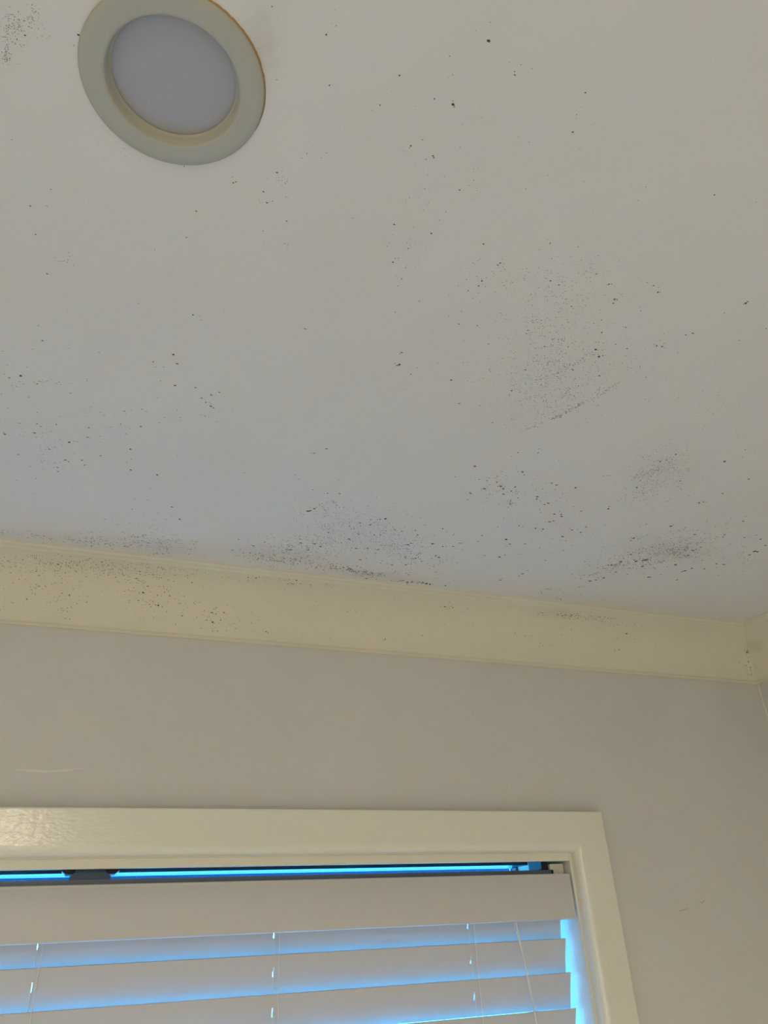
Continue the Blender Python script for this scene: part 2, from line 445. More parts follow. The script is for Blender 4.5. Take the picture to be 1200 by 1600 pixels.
# the pair of pull cords hanging out from under the valance
for d0, d1, d2, d3 in ((-.0018, -.0014, .0006, .0002), (.0024, .0012, -.0008, .0022)):
    pts = []
    for k in range(25):
        u = k / 24
        z = EYE + .040 - u * .60
        x = .5975 + (d0 + (d1 - d0) * min(1, u * 5)) * (u < .2) + 0
        depth = EYE + .02 - z
        lean = .0135 * (1 - math.exp(-max(0, depth) * 14)) + .012 * max(0, depth)
        wob = d0 if depth < 0 else d0 + (d2 - d0) * min(1, depth / .075) if depth < .075 else d2 + (d3 - d2) * min(1, (depth - .075) / .07)
        pts.append((.5985 + lean + wob, YW + .0200 - .004 * min(1, max(0, depth) * 8) + d0 * .3, z))
    bm = bmesh.new(); tube(bm, pts, .0008); obj('pull_cord', bm, M['cord'], blind)

# ---------------------------------------------------------------- downlight
dl = tag(empty('downlight', DL), 'round cream recessed downlight, switched off, with a rust-stained rim on the ceiling', 'downlight')
bm = bmesh.new()
lathe(bm, [(.0566, 0), (.0570, -.0008), (.0566, -.0020), (.0552, -.0029), (.0520, -.0033), (.0434, -.0036), (.0421, -.0034), (.0413, -.0026),
           (.0400, .0030), (.0394, .0046), (.0388, .0049), (.0386, .0053)], DL)
obj('trim_ring', bm, M['trim'], dl, smooth=0.9)
bm = bmesh.new()
lathe(bm, [(0.0001, .0042), (.010, .0042), (.020, .0044), (.030, .0048), (.0365, .0053), (.0384, .0057), (.0412, .0062), (.0412, .0110), (.0001, .0110)], DL)
obj('lens', bm, M['lens'], dl, smooth=0.9)
bm = bmesh.new()                              # metal can in the roof space
lathe(bm, [(.0418, -.0005), (.0468, .0004), (.0468, .055), (.0001, .055)], DL)
obj('housing', bm, M['headrail'], dl)
bm = bmesh.new(); random.seed(3)              # rust deposit creeping from under the rim
rings = []
for k in range(60):
    a = math.radians(-105 + 120 * k / 59)
    wd = (.0002 + .0005 * random.random()) * math.sin(math.pi * k / 59) ** .5
    rings.append([(DL.x + r * math.cos(a), DL.y + r * math.sin(a), z) for r, z in ((.0562, CEIL - .0004), (.0572 + wd, CEIL - .0003), (.0576 + wd, CEIL + .0002), (.0562, CEIL + .0002))])
loft(bm, rings)
tag(obj('rust_stain', bm, M['rust'], dl), 'thin brown rust line along the rim')

# ---------------------------------------------------------------- mould: raised specks on the ceiling and the cornice
# mould specks: x, y on the ceiling (mm), radius (0.1 mm), tone
CEILING_SPECKS = """-168,770,6b -161,652,5b -159,752,7b -158,757,9b -157,656,8b -154,750,5b -152,945,7b -152,749,8b -151,751,6b -150,957,8b -148,722,8b -147,749,5b 
-147,946,17b -145,956,8b -145,947,14b -144,941,16b -144,949,18b -143,952,8b -142,743,5b -139,952,7b -138,945,12b -137,767,5b -137,943,9b -136,950,7b 
-135,949,12b -132,945,7b -132,945,10b -131,632,4b -130,940,7b -130,719,13b -129,722,19a -129,773,7b -128,765,6b -128,953,7b -128,653,8b -127,949,7b 
-126,944,12b -125,948,8b -125,675,9b -125,958,15b -124,622,7b -124,589,10b -122,943,9b -121,608,8b -121,813,12b -121,947,7b -120,941,7b -120,626,14a 
-119,638,7b -119,946,10b -118,758,17a -118,637,5b -117,788,5b -117,641,6b -116,302,2b -115,637,7b -115,303,3b -115,301,2b -115,301,2b -115,954,14b 
-115,298,3b -114,300,3b -114,638,8b -114,955,8b -114,698,14a -114,718,7b -114,935,8b -113,294,5b -113,707,6b -113,288,2b -113,299,3b -113,292,2b 
-113,288,2b -112,629,8b -112,288,3b -112,289,4b -111,282,2b -111,284,2b -111,292,2b -111,281,4b -111,297,2b -111,935,12b -111,721,9b -110,292,2b 
-110,291,4b -110,283,3b -110,620,19a -110,713,5b -110,281,2b -109,315,4b -109,308,5b -109,948,16b -109,281,2b -109,943,14b -109,298,3b -109,637,4b 
-109,942,13b -109,313,5b -109,281,2b -109,293,3b -109,949,8b -108,310,3b -108,301,3b -108,274,2b -108,632,9b -108,311,3b -108,283,2b -108,299,3b 
-107,779,11b -107,295,3b -107,307,3b -107,310,5b -107,313,6b -107,309,4b -107,314,3b -107,310,5b -107,947,14b -107,305,3b -107,314,5b -107,304,3b 
-107,308,5b -107,288,3b -107,301,3b -107,294,2b -107,314,3b -107,306,6b -107,293,3b -107,299,5b -107,301,3b -107,311,3b -107,309,3b -107,305,3b 
-106,292,3b -106,311,3b -106,293,3b -106,312,3b -106,946,13b -106,635,4b -106,293,3b -106,368,7b -106,295,3b -106,303,3b -106,295,2b -106,295,3b 
-106,313,7b -106,304,3b -106,286,3b -106,287,2b -106,315,3b -106,951,17b -106,307,7b -106,312,7b -106,307,5b -106,307,5b -106,303,5b -106,303,5b 
-106,309,6b -106,297,2b -106,298,5b -105,294,3b -105,293,2b -105,304,4b -105,294,3b -105,295,3b -105,310,3b -105,306,6b -105,312,5b -105,285,3b 
-105,308,6b -105,286,4b -105,298,4b -105,308,3b -105,315,3b -105,838,12b -105,606,9b -105,954,11b -105,756,5b -105,941,10b -105,302,4b -105,291,4b 
-105,296,5b -105,300,2b -105,294,3b -105,293,2b -105,304,3b -105,311,6b -105,300,5b -104,284,3b -104,308,5b -104,285,3b -104,772,5b -104,309,3b 
-104,285,2b -104,296,4b -104,308,3b -104,292,4b -104,292,6b -104,298,3b -104,292,3b -104,287,5b -104,290,6b -104,946,14b -104,288,4b -104,288,2b 
-104,285,3b -104,944,13b -104,311,5b -104,291,3b -104,651,10b -104,288,3b -104,286,2b -103,300,6b -103,713,5b -103,294,2b -103,284,4b -103,291,3b 
-103,945,8b -103,286,3b -103,294,2b -103,291,2b -103,743,7b -103,280,4b -102,291,4b -102,292,2b -102,284,5b -102,289,5b -102,289,4b -102,284,2b 
-102,292,2b -102,295,5b -101,294,5b -101,313,2b -101,946,9b -101,291,3b -101,300,6b -101,290,2b -101,292,4b -101,284,2b -101,291,3b -101,803,15b 
-101,287,5b -101,290,5b -101,296,4b -101,944,10b -101,290,3b -101,284,5b -101,291,2b -101,711,20a -101,288,3b -100,291,3b -100,313,3b -100,291,2b 
-100,292,3b -100,297,3b -100,297,3b -100,292,2b -100,298,7b -100,950,9b -100,666,6b -100,287,3b -99,290,5b -99,288,4b -99,294,4b -99,298,2b -99,578,8b 
-99,287,5b -99,285,4b -99,292,4b -99,290,2b -99,286,3b -99,292,3b -99,291,4b -99,762,6b -99,626,9b -99,286,3b -99,596,4b -99,950,8b -99,718,5b 
-99,696,6b -99,289,5b -99,626,8b -99,719,8b -98,288,2b -98,287,3b -98,286,6b -98,694,15a -98,289,3b -98,290,2b -98,289,3b -98,732,5b -98,289,2b 
-98,751,5b -98,300,5b -98,281,5b -98,718,7b -98,288,4b -98,301,4b -98,301,2b -98,282,2b -98,290,3b -97,289,3b -97,285,3b -97,773,5b -97,292,3b 
-97,291,5b -97,674,10b -97,299,2b -97,707,5b -97,279,2b -97,287,2b -97,303,2b -97,290,2b -97,301,3b -97,304,3b -97,759,5b -96,291,4b -96,288,2b 
-96,628,13a -96,285,4b -96,295,3b -96,284,2b -96,739,5b -96,300,5b -96,419,9a -96,954,12b -96,963,12b -96,291,2b -96,737,7b -96,952,13b -95,294,8a 
-95,627,4b -95,299,2b -95,285,6b -95,283,2b -95,624,5b -95,943,17b -95,932,8b -95,733,8b -95,765,6b -95,777,10b -95,743,8b -95,301,2b -95,764,9b 
-95,945,15b -95,764,5b -94,283,4b -94,709,4b -94,288,4b -94,718,5b -94,282,2b -94,768,9b -94,623,8b -94,292,3b -94,758,5b -94,283,4b -94,297,2b 
-94,275,3b -94,698,15a -93,294,2b -93,782,7b -93,624,8b -93,750,13b -93,282,3b -93,706,4b -93,288,5b -93,445,9a -93,945,8b -93,282,3b -93,622,4b 
-93,285,6b -93,546,10b -93,285,2b -93,283,3b -93,282,3b -93,291,3b -93,715,6b -92,281,3b -92,288,4b -92,947,13b -92,762,9b -92,709,7b -92,288,4b 
-92,726,8b -92,284,4b -92,938,11b -91,278,5b -91,920,7b -91,623,6b -91,274,6b -91,283,4b -91,291,2b -91,273,2b -91,621,5b -91,282,5b -91,296,2b 
-91,276,2b -91,282,4b -91,283,3b -91,281,5b -91,276,4b -90,279,5b -90,283,3b -90,691,5b -90,277,5b -90,564,14a -90,285,3b -90,944,13b -90,740,11b 
-90,285,2b -89,278,5b -89,710,4b -89,950,8b -89,762,6b -89,277,5b -89,767,7b -89,274,3b -89,624,4b -89,292,3b -89,944,8b -89,282,2b -89,700,9b 
-89,950,14b -89,707,4b -88,696,6b -88,280,2b -88,279,2b -88,276,3b -88,280,2b -88,639,4b -88,287,4b -88,278,4b -88,734,7b -88,281,3b -88,300,2b 
-87,706,5b -87,953,16b -87,952,16b -87,714,6b -87,765,6b -87,738,16a -87,621,10b -86,284,2b -86,283,3b -86,730,6b -86,291,4b -86,738,5b -86,702,5b 
-86,696,8b -86,949,17b -86,709,6b -85,482,12a -85,704,13b -85,286,3b -85,280,2b -85,415,7b -85,957,8b -84,744,5b -84,701,5b -84,776,6b -84,690,5b 
-84,725,5b -84,733,7b -83,774,5b -83,948,8b -83,291,3b -83,766,5b -82,290,3b -82,289,3b -82,774,5b -82,400,7b -81,718,5b -81,763,13b -81,732,9b 
-80,734,8b -80,954,8b -79,690,15a -79,463,5b -79,622,8b -78,629,5b -78,720,6b -78,781,16a -78,772,18a -77,619,12b -77,466,5b -76,675,9b -76,939,7b 
-76,950,11b -76,762,13b -75,710,5b -75,716,9b -75,943,9b -75,739,5b -75,622,8b -75,466,6b -74,726,10b -73,465,7b -73,718,5b -72,953,14b -72,947,10b 
-72,757,7b -71,770,5b -71,465,8b -70,518,4b -70,946,9b -70,455,6b -70,955,14b -70,941,8b -70,754,21a -70,463,7b -69,930,8b -69,696,4b -69,459,6b 
-68,568,8b -68,290,5b -68,706,5b -67,719,20a -67,757,17a -67,618,7b -66,467,8b -66,283,12a -66,633,14a -66,938,7b -66,946,10b -65,945,14b -65,937,12b 
-65,744,5b -65,940,14b -65,939,7b -64,764,6b -63,811,8b -63,938,6b -63,670,5b -62,946,11b -62,944,12b -62,715,14b -62,951,8b -61,953,8b -61,945,8b 
-61,739,9b -60,698,6b -60,947,18b -60,715,5b -60,951,8b -59,715,11b -58,714,5b -58,942,9b -57,953,8b -57,943,12b -56,710,6b -55,941,7b -55,699,5b 
-55,929,7b -55,951,17b -53,750,17a -53,923,12b -53,938,8b -53,953,12b -52,607,8b -52,946,10b -52,352,3b -52,610,8b -52,657,5b -52,938,6b -52,942,7b 
-52,944,17b -52,610,4b -51,687,8b -51,952,8b -51,606,5b -51,714,5b -51,946,9b -50,924,14b -50,650,4b -50,667,7b -50,609,4b -50,946,13b -50,946,11b 
-50,759,17a -50,543,4b -49,724,5b -49,704,19a -48,937,8b -48,686,16a -48,738,5b -48,651,8b -47,649,8b -47,949,12b -47,950,8b -47,364,4b -47,696,5b 
-46,950,14b -45,943,7b -45,704,13b -45,957,8b -45,945,15b -45,937,14b -44,954,17b -44,933,7b -44,945,7b -44,946,8b -44,954,10b -43,565,9b -43,934,16b 
-43,946,18b -43,936,7b -43,958,14b -43,939,9b -42,919,9b -41,948,7b -41,358,2b -41,947,12b -41,919,6b -40,921,10b -39,936,9b -39,718,5b -39,916,8b 
-39,944,10b -38,946,7b -38,918,12b -38,948,18b -38,944,8b -38,934,12b -38,656,10b -38,687,5b -38,937,9b -37,960,10b -37,942,10b -37,956,18b -37,353,2b 
-37,945,12b -37,917,8b -37,956,7b -37,948,13b -37,698,11b -37,936,17b -37,677,5b -36,949,8b -36,936,14b -36,679,4b -36,933,8b -36,931,11b -36,958,15b 
-36,918,12b -36,930,14b -35,682,5b -35,941,9b -35,956,6b -35,350,4b -35,955,8b -34,947,9b -34,950,9b -34,942,10b -34,659,12b -34,356,4b -34,738,5b 
-34,938,11b -34,943,7b -34,735,17a -34,952,9b -34,710,5b -33,943,7b -33,940,6b -33,703,9b -33,950,11b -33,743,5b -32,918,7b -32,386,3b -31,926,13b 
-30,685,4b -30,932,16b -30,959,7b -30,680,5b -29,946,13b -29,947,16b -28,915,8b -28,683,5b -28,943,10b -28,928,13b -28,950,18b -28,938,8b -27,926,10b 
-27,951,8b -27,935,12b -27,935,7b -27,930,8b -27,679,11b -26,941,6b -26,912,6b -26,941,8b -26,933,16b -25,917,6b -25,936,14b -24,926,15b -24,355,3b 
-24,906,10b -24,936,14b -24,658,8b -24,714,5b -23,878,16b -23,940,9b -22,695,5b -21,932,13b -20,935,12b -20,945,18b -20,938,14b -20,947,16b -20,656,4b 
-20,956,13b -20,717,5b -19,945,9b -19,926,7b -19,931,13b -18,686,4b -18,936,16b -18,946,7b -17,945,17b -17,954,10b -17,924,8b -17,673,9b -17,670,14a 
-16,874,11b -16,407,3b -16,689,6b -16,704,5b -16,647,13a -16,929,8b -15,649,4b -15,646,4b -14,493,8b -14,651,4b -14,945,14b -14,949,14b -14,650,4b 
-14,947,10b -13,950,18b -13,674,11b -13,942,17b -13,940,8b -12,921,6b -12,691,6b -12,865,7b -12,686,9b -12,865,8b -11,686,7b -11,937,9b -11,908,6b 
-10,945,16b -10,959,18b -10,929,6b -10,687,7b -10,644,6b -10,927,8b -10,947,8b -9,946,9b -9,865,12b -9,643,5b -9,644,4b -9,955,9b -8,952,8b -8,923,9b 
-8,676,5b -7,676,6b -7,432,6b -7,894,7b -7,888,13b -6,900,6b -6,740,14b -6,961,7b -6,939,6b -5,936,8b -5,714,19a -5,928,8b -5,917,9b -5,928,13b 
-5,939,15b -4,950,7b -4,926,6b -4,645,5b -3,948,8b -2,943,8b -2,732,13b -2,907,14b -1,928,15b -1,755,19a -1,925,9b -1,916,7b 0,927,6b 0,941,12b 
0,920,8b 1,452,3b 1,639,14a 1,906,13b 2,669,18a 3,910,9b 3,921,15b 3,952,8b 3,618,4b 3,940,10b 3,924,12b 3,937,6b 3,442,3b 4,861,7b 4,926,16b 4,948,8b 
4,944,7b 4,941,8b 4,946,10b 4,924,7b 4,947,10b 4,938,9b 5,930,7b 5,907,6b 5,946,18b 5,563,13a 5,351,8b 5,641,12b 5,947,19b 6,916,7b 6,942,7b 6,937,16b 
6,896,8b 7,947,10b 7,914,10b 7,880,13b 7,695,5b 7,946,9b 7,844,15b 7,570,11b 8,819,13b 8,918,6b 8,919,10b 8,451,3b 8,943,6b 8,447,5b 9,947,19b 
9,953,8b 9,949,8b 9,456,3b 10,925,6b 10,916,6b 10,913,6b 10,915,6b 10,936,11b 10,926,8b 11,934,14b 11,941,7b 11,944,10b 11,915,6b 12,917,16b 12,940,9b 
12,940,9b 12,941,12b 12,915,9b 13,617,4b 13,931,15b 13,939,11b 13,616,4b 13,911,16b 13,941,9b 13,448,5b 14,928,13b 14,615,9b 14,925,7b 14,589,11b 
14,952,12b 14,937,10b 15,932,16b 15,568,9b 15,934,6b 15,915,17b 15,412,9a 15,934,6b 15,926,9b 16,947,7b 16,948,6b 16,932,11b 16,913,7b 16,917,6b 
16,919,6b 16,482,3b 16,918,10b 16,915,8b 16,928,15b 17,952,9b 17,614,6b 17,933,16b 18,927,7b 18,933,17b 18,880,11b 18,917,16b 18,386,10a 18,932,11b 
19,617,5b 19,927,15b 19,921,7b 19,913,10b 19,913,14b 20,916,11b 20,917,8b 20,621,5b 20,932,18b 20,674,4b 20,915,18b 20,656,11b 21,548,18a 21,932,17b 
21,927,8b 21,852,7b 21,944,11b 21,925,7b 22,910,6b 22,939,11b 22,952,7b 22,928,7b 22,924,7b 23,789,10b 23,892,7b 23,932,14b 23,816,16b 23,955,10b 
23,903,6b 24,610,4b 24,944,11b 24,908,10b 24,941,8b 24,911,11b 24,646,8b 24,926,9b 24,938,16b 25,912,8b 25,924,12b 25,939,8b 25,926,7b 25,909,6b 
25,923,9b 26,907,16b 26,926,10b 26,939,7b 26,914,6b 26,560,16a 26,937,12b 26,912,7b 26,938,7b 26,908,6b 26,931,10b 27,916,13b 27,936,13b 27,925,7b 
27,904,7b 27,923,11b 27,911,14b 27,935,10b 27,898,7b 28,926,9b 28,653,5b 28,592,18a 28,757,20a 28,907,15b 28,909,8b 28,907,6b 29,925,7b 29,905,7b 
29,651,4b 29,644,5b 29,248,2b 30,908,7b 30,938,6b 30,931,7b 31,493,12a 31,928,14b 31,883,11b 31,916,17b 32,886,7b 32,929,8b 32,946,6b 32,885,12b 
32,647,5b 32,934,9b 32,943,14b 32,940,6b 33,928,17b 33,906,7b 33,930,12b 33,936,17b 33,951,13b 34,879,8b 34,929,9b 34,921,8b 34,927,7b 34,929,14b 
34,929,8b 35,925,6b 35,921,9b 35,623,7b 35,899,15b 35,950,7b 35,630,11b 35,940,7b 35,928,6b 36,914,12b 36,878,11b 36,938,7b 36,936,11b 37,846,12b 
37,940,11b 37,492,6b 37,898,12b 37,929,16b 37,864,10b 38,963,8b 39,925,7b 39,349,6b 39,923,16b 39,496,8b 39,939,12b 39,964,7b 39,919,6b 39,641,12b 
39,888,8b 39,886,6b 40,928,9b 40,956,10b 40,889,8b 40,646,4b 40,353,9a 40,914,10b 40,230,6a 40,646,5b 41,889,7b 41,352,8a 41,257,2b 41,885,8b 
41,946,7b 42,948,8b 42,932,9b 42,949,7b 42,888,6b 42,941,7b 43,925,12b 43,957,8b 43,320,3b 44,914,9b 44,961,18b 44,926,7b 44,926,6b 44,956,8b 
44,924,7b 44,915,8b 44,958,7b 45,913,9b 45,712,11b 46,957,7b 46,930,11b 46,929,7b 46,916,8b 46,923,8b 47,957,19b 47,924,13b 47,882,8b 47,919,10b 
47,917,6b 47,958,7b 47,589,16a 48,926,12b 48,956,11b 48,942,7b 48,952,10b 48,925,6b 48,933,9b 48,917,8b 48,955,8b 48,938,11b 48,923,7b 48,920,11b 
49,915,12b 49,959,11b 49,859,14b 49,932,8b 49,935,14b 50,905,15b 50,943,17b 50,926,16b 50,924,7b 50,930,8b 50,922,9b 50,959,8b 51,924,11b 51,938,10b 
51,927,10b 52,898,6b 52,919,12b 52,945,15b 52,627,5b 52,825,20a 52,921,10b 52,937,8b 52,933,16b 52,271,7b 53,928,7b 53,309,2b 53,935,7b 53,831,7b 
54,603,10b 54,918,8b 55,945,8b 55,350,3b 55,934,14b 55,478,5b 55,849,11b 55,956,19b 55,939,9b 55,940,7b 55,913,7b 55,954,15b 55,616,4b 55,921,13b 
55,328,2b 55,934,6b 55,604,14a 55,915,11b 55,481,5b 55,924,11b 56,942,8b 56,912,7b 56,938,6b 56,916,6b 57,601,4b 57,935,7b 57,922,7b 58,604,4b 
58,935,9b 58,916,6b 58,933,11b 58,366,3b 58,933,15b 58,631,8b 58,617,5b 58,911,6b 58,940,7b 58,921,17b 58,912,14b 59,939,15b 59,366,3b 59,947,18b 
59,361,3b 59,941,9b 60,914,11b 60,609,15a 60,365,3b 60,948,10b 60,939,7b 60,361,3b 60,936,7b 60,361,3b 60,906,9b 60,925,14b 61,364,3b 61,363,4b 
61,938,7b 61,914,7b 61,896,11b 61,952,8b 61,944,15b 62,363,4b 62,908,9b 62,595,6b 62,917,7b 62,927,14b 62,342,4b 62,914,6b 62,898,13b 62,934,7b 
62,948,15b 62,354,9a 62,942,7b 62,412,3b 63,952,15b 63,632,11b 63,952,15b 63,959,9b 63,596,14a 63,939,7b 63,597,7b 63,632,8b 63,608,10b 63,489,3b 
63,597,4b 64,368,3b 64,894,7b 65,596,7b 65,914,6b 65,932,12b 65,596,4b 65,852,7b 65,853,22a 65,913,9b 65,896,11b 66,610,7b 66,914,7b 66,362,12a 
66,614,20a 67,633,7b 67,897,9b 67,941,7b 68,917,7b 68,893,13b 68,335,12a 68,339,3b 68,913,9b 68,361,5b 68,910,7b 69,224,2b 69,388,6b 69,940,7b 
69,918,18b 69,616,14a 69,341,3b 70,339,3b 70,359,8b 70,330,3b 70,913,13b 70,909,11b 70,916,6b 70,925,8b 70,589,13a 70,906,6b 71,341,4b 71,333,5b 
72,934,6b 72,341,3b 72,399,4b 72,339,3b 72,344,3b 72,908,10b 72,909,7b 72,324,3b 72,914,8b 73,337,3b 73,911,14b 73,944,7b 73,896,6b 73,927,7b 
73,337,3b 74,920,11b 74,344,4b 74,931,12b 74,357,4b 74,235,8a 75,638,9b 75,227,3b 75,910,7b 75,620,4b 75,342,5b 75,341,4b 75,223,2b 75,220,3b 
76,340,3b 76,930,10b 76,338,3b 76,448,4b 76,340,4b 76,911,7b 76,918,6b 77,340,3b 77,339,3b 77,918,8b 78,228,3b 78,613,4b 79,353,6b 79,228,4b 80,352,3b 
80,938,7b 81,319,5b 81,931,13b 82,926,7b 82,358,3b 83,305,4b 83,909,6b 84,442,4b 84,946,9b 84,314,7b 84,373,9a 85,264,8a 85,341,3b 86,933,8b 86,227,2b 
86,932,9b 87,916,11b 87,909,13b 88,905,12b 88,906,7b 88,394,6b 88,615,6b 89,933,19b 90,947,18b 90,932,16b 90,394,6b 91,918,11b 91,352,3b 91,397,6b 
91,915,9b 91,929,6b 91,931,7b 92,938,7b 92,916,11b 92,917,7b 93,909,9b 93,910,15b 93,923,12b 93,908,6b 94,314,5b 95,932,8b 95,928,13b 96,940,8b 
96,908,13b 97,309,5b 98,480,4b 103,288,3b 107,243,2b 112,950,16b 112,311,3b 116,271,4b 118,412,3b 120,250,3b 120,265,8a 122,726,15b 124,254,4b 
125,243,9a 127,480,11a 129,480,10b 129,458,4b 131,355,6b 143,259,3b 145,290,2b 145,451,5b 145,920,22c 147,888,20a 147,291,4b 148,290,2b 149,934,11c 
149,291,3b 150,287,5b 151,286,10a 151,904,13b 151,222,6b 151,292,3b 152,937,12c 153,289,3b 153,250,8a 154,916,12c 155,914,14c 156,234,3b 156,933,15c 
157,232,6b 157,279,7b 159,298,3b 159,883,12b 160,369,3b 160,925,22c 160,203,3b 161,329,3b 161,366,3b 161,328,3b 162,330,3b 163,350,13a 163,933,13c 
163,327,3b 163,332,3b 164,328,4b 164,936,10c 164,937,10c 164,903,7b 165,247,7b 165,292,7b 165,371,6b 165,331,3b 165,325,5b 166,196,5b 166,873,8b 
166,946,12c 166,360,5b 166,368,6b 166,249,18a 167,899,18b 168,335,3b 168,250,7b 168,288,11a 168,319,3b 169,922,22c 170,923,21c 170,907,11b 170,867,9b 
170,904,8b 170,205,18a 170,900,24a 170,289,9a 170,314,3b 171,940,14c 171,303,6b 171,905,15b 171,932,16c 172,322,4b 172,884,6b 172,377,3b 173,314,5b 
173,786,6b 173,314,5b 175,869,9b 175,950,18c 175,910,7b 175,385,14a 175,930,15c 175,380,3b 175,947,13c 176,381,7b 176,314,3b 176,311,3b 177,924,20c 
177,891,8b 178,348,4b 178,367,3b 178,315,3b 178,380,7b 178,260,4b 178,895,8b 178,925,18c 179,363,4b 179,942,14c 179,363,4b 179,713,13b 179,382,6b 
180,326,5b 180,939,9c 180,359,5b 180,374,4b 180,331,5b 180,887,7b 180,935,10c 181,924,9b 181,867,10b 181,306,3b 181,898,7b 181,324,5b 181,913,7b 
182,368,11a 182,920,20c 182,781,8b 182,887,9b 182,895,7b 182,885,19b 182,905,8b 182,364,5b 182,870,6b 182,946,10c 183,940,22c 183,939,10b 183,300,5b 
184,936,13b 184,906,15b 184,246,3b 184,276,6b 184,876,18b 184,938,12c 184,919,9b 184,366,4b 184,940,9b 184,935,22c 184,398,5b 185,346,3b 185,862,16b 
185,894,11b 185,254,3b 185,251,2b 185,360,4b 185,664,10b 185,870,7b 186,929,12c 186,925,12c 186,721,15b 187,920,7b 187,924,18c 187,914,11b 187,928,17c 
187,385,5b 187,906,8b 187,889,12b 187,933,9c 188,898,7b 188,889,9b 188,251,4b 188,213,4b 188,665,16a 188,387,7b 188,867,8b 188,407,7b 189,934,15b 
189,663,10b 189,406,4b 189,524,4b 189,892,6b 189,927,21c 189,939,7b 189,902,7b 189,399,10a 190,946,12c 190,932,11c 190,922,11c 190,870,16b 191,938,14b 
191,896,7b 191,361,4b 191,280,3b 192,910,13b 192,899,10b 192,389,4b 192,764,11b 193,878,11b 193,254,2b 193,896,15b 194,349,13a 194,846,10b 194,217,7b 
195,336,6b 195,928,10c 195,377,3b 195,384,4b 195,249,2b 195,786,9b 195,363,4b 195,379,3b 196,940,11c 196,219,10a 196,212,6b 196,929,9c 196,939,13c 
197,362,3b 197,894,17b 197,248,3b 197,940,16c 197,436,9b 197,368,3b 197,327,7b 197,316,4b 197,923,9c 197,951,17b 198,906,9b 198,251,3b 198,270,3b 
198,285,3b 198,307,12a 199,908,17b 199,652,20a 199,928,21c 199,372,3b 199,942,11c 199,792,7b 199,851,7b 199,299,3b 200,937,12c 200,941,13c 200,288,5b 
200,934,18c 201,917,18c 201,935,13c 201,916,12b 201,918,11b 201,897,11b 202,865,7b 202,939,13c 202,956,8b 202,842,6b 202,892,12b 202,926,10c 
202,879,8b 203,806,7b 203,223,3b 203,812,13b 203,301,6b 203,884,6b 203,837,6b 203,879,9b 203,878,6b 203,931,20c 203,286,3b 204,896,13b 204,872,14b 
204,212,5b 204,936,20c 204,301,3b 204,918,9b 204,921,21a 204,897,11b 205,766,6b 205,296,7b 205,283,3b 205,886,7b 205,957,7b 205,890,9b 205,875,14b 
206,891,10b 206,957,18b 206,817,6b 206,887,6b 207,927,9c 207,935,18c 207,937,18c 207,888,7b 207,888,7b 207,796,7b 208,739,17a 208,837,7b 208,938,14c 
208,803,9b 208,898,8b 208,874,12b 208,802,6b 208,951,10b 208,939,12c 208,816,9b 209,820,10b 209,902,7b 209,865,7b 209,878,7b 209,822,9b 209,798,11b 
209,301,4b 210,961,9b 210,905,11b 210,936,17c 210,955,18b 210,904,13b 210,894,17b 210,735,5b 210,876,10b 211,754,14b 211,310,5b 211,868,6b 211,341,3b 
211,874,15b 211,934,12c 211,303,4b 211,809,8b 212,836,7b 212,926,7b 212,526,5b 212,910,15b 212,922,11c 212,938,19c 212,884,6b 212,799,14b 213,890,6b 
213,778,6b 213,305,3b 213,897,7b 213,418,8b 213,869,7b 213,807,6b 214,937,19c 214,907,13b 214,864,12b 214,853,7b 214,886,18b 214,910,9b 214,951,17c 
214,303,3b 214,935,11c 214,941,13b 215,938,11c 215,779,8b 215,895,17b 215,787,7b 215,874,7b 215,885,12b 215,885,10b 215,737,6b 215,930,9c 215,937,11c 
215,850,7b 215,935,11c 215,910,17b 216,880,10b 216,890,14b 216,924,20c 216,900,21a 216,898,12b 216,883,10b 216,890,9b 216,910,9b 216,890,12b 
216,887,8b 216,889,16b 216,903,18b 216,887,9b 216,882,7b 216,904,7b 216,488,4b 216,798,6b 216,906,11b 216,858,8b 216,873,6b 216,790,30a 217,781,9b 
217,939,7b 217,936,20c 217,932,7b 217,858,15b 217,889,9b 218,908,7b 218,884,9b 218,859,6b 218,888,6b 218,926,10c 218,885,10b 218,767,6b 218,788,23a 
218,931,12c 219,855,7b 219,256,4b 219,927,22c 219,828,12b 219,899,24a 219,855,12b 219,261,3b 220,933,10c 220,483,4b 220,881,7b 220,886,15b 220,907,9b 
220,895,13b 220,863,6b 220,911,14b 220,938,20c 220,866,8b 220,901,9b 220,887,7b 221,887,9b 221,764,6b 221,911,7b 221,891,9b 221,907,7b 221,484,11b 
221,498,11b 221,890,11b 221,830,6b 221,866,8b 222,253,3b 222,889,7b 222,877,12b 222,782,23a 222,482,15a 222,939,17c 222,922,9b 222,260,2b 222,910,7b 
222,853,8b 222,907,10b 222,898,21a 222,900,7b 223,860,8b 223,856,12b 223,836,6b 223,743,14b 223,858,17b 223,889,7b 224,500,15a 224,769,6b 224,891,6b 
224,905,8b 224,866,7b 224,889,16b 224,912,9b 224,767,6b 224,858,6b 224,865,9b 224,896,7b 224,795,13b 224,778,15b 224,872,12b 224,863,13b 224,941,11c 
224,777,8b 225,878,6b 225,932,9b 225,874,8b 225,770,16b 225,886,11b 225,868,7b 226,865,13b 226,863,10b 226,499,21a 226,831,17b 226,864,6b 226,773,10b 
226,787,8b 226,825,7b 226,821,9b 226,801,7b 227,742,18a 227,924,20c 227,741,5b 227,863,6b 227,806,7b 227,772,6b 227,866,7b 227,881,7b 227,871,6b 
227,880,10b 228,767,9b 228,795,9b 228,881,7b 228,874,15b 228,944,9b 228,506,5b 228,896,10b 228,257,6b 228,767,12b 228,880,7b 228,876,11b 229,865,12b 
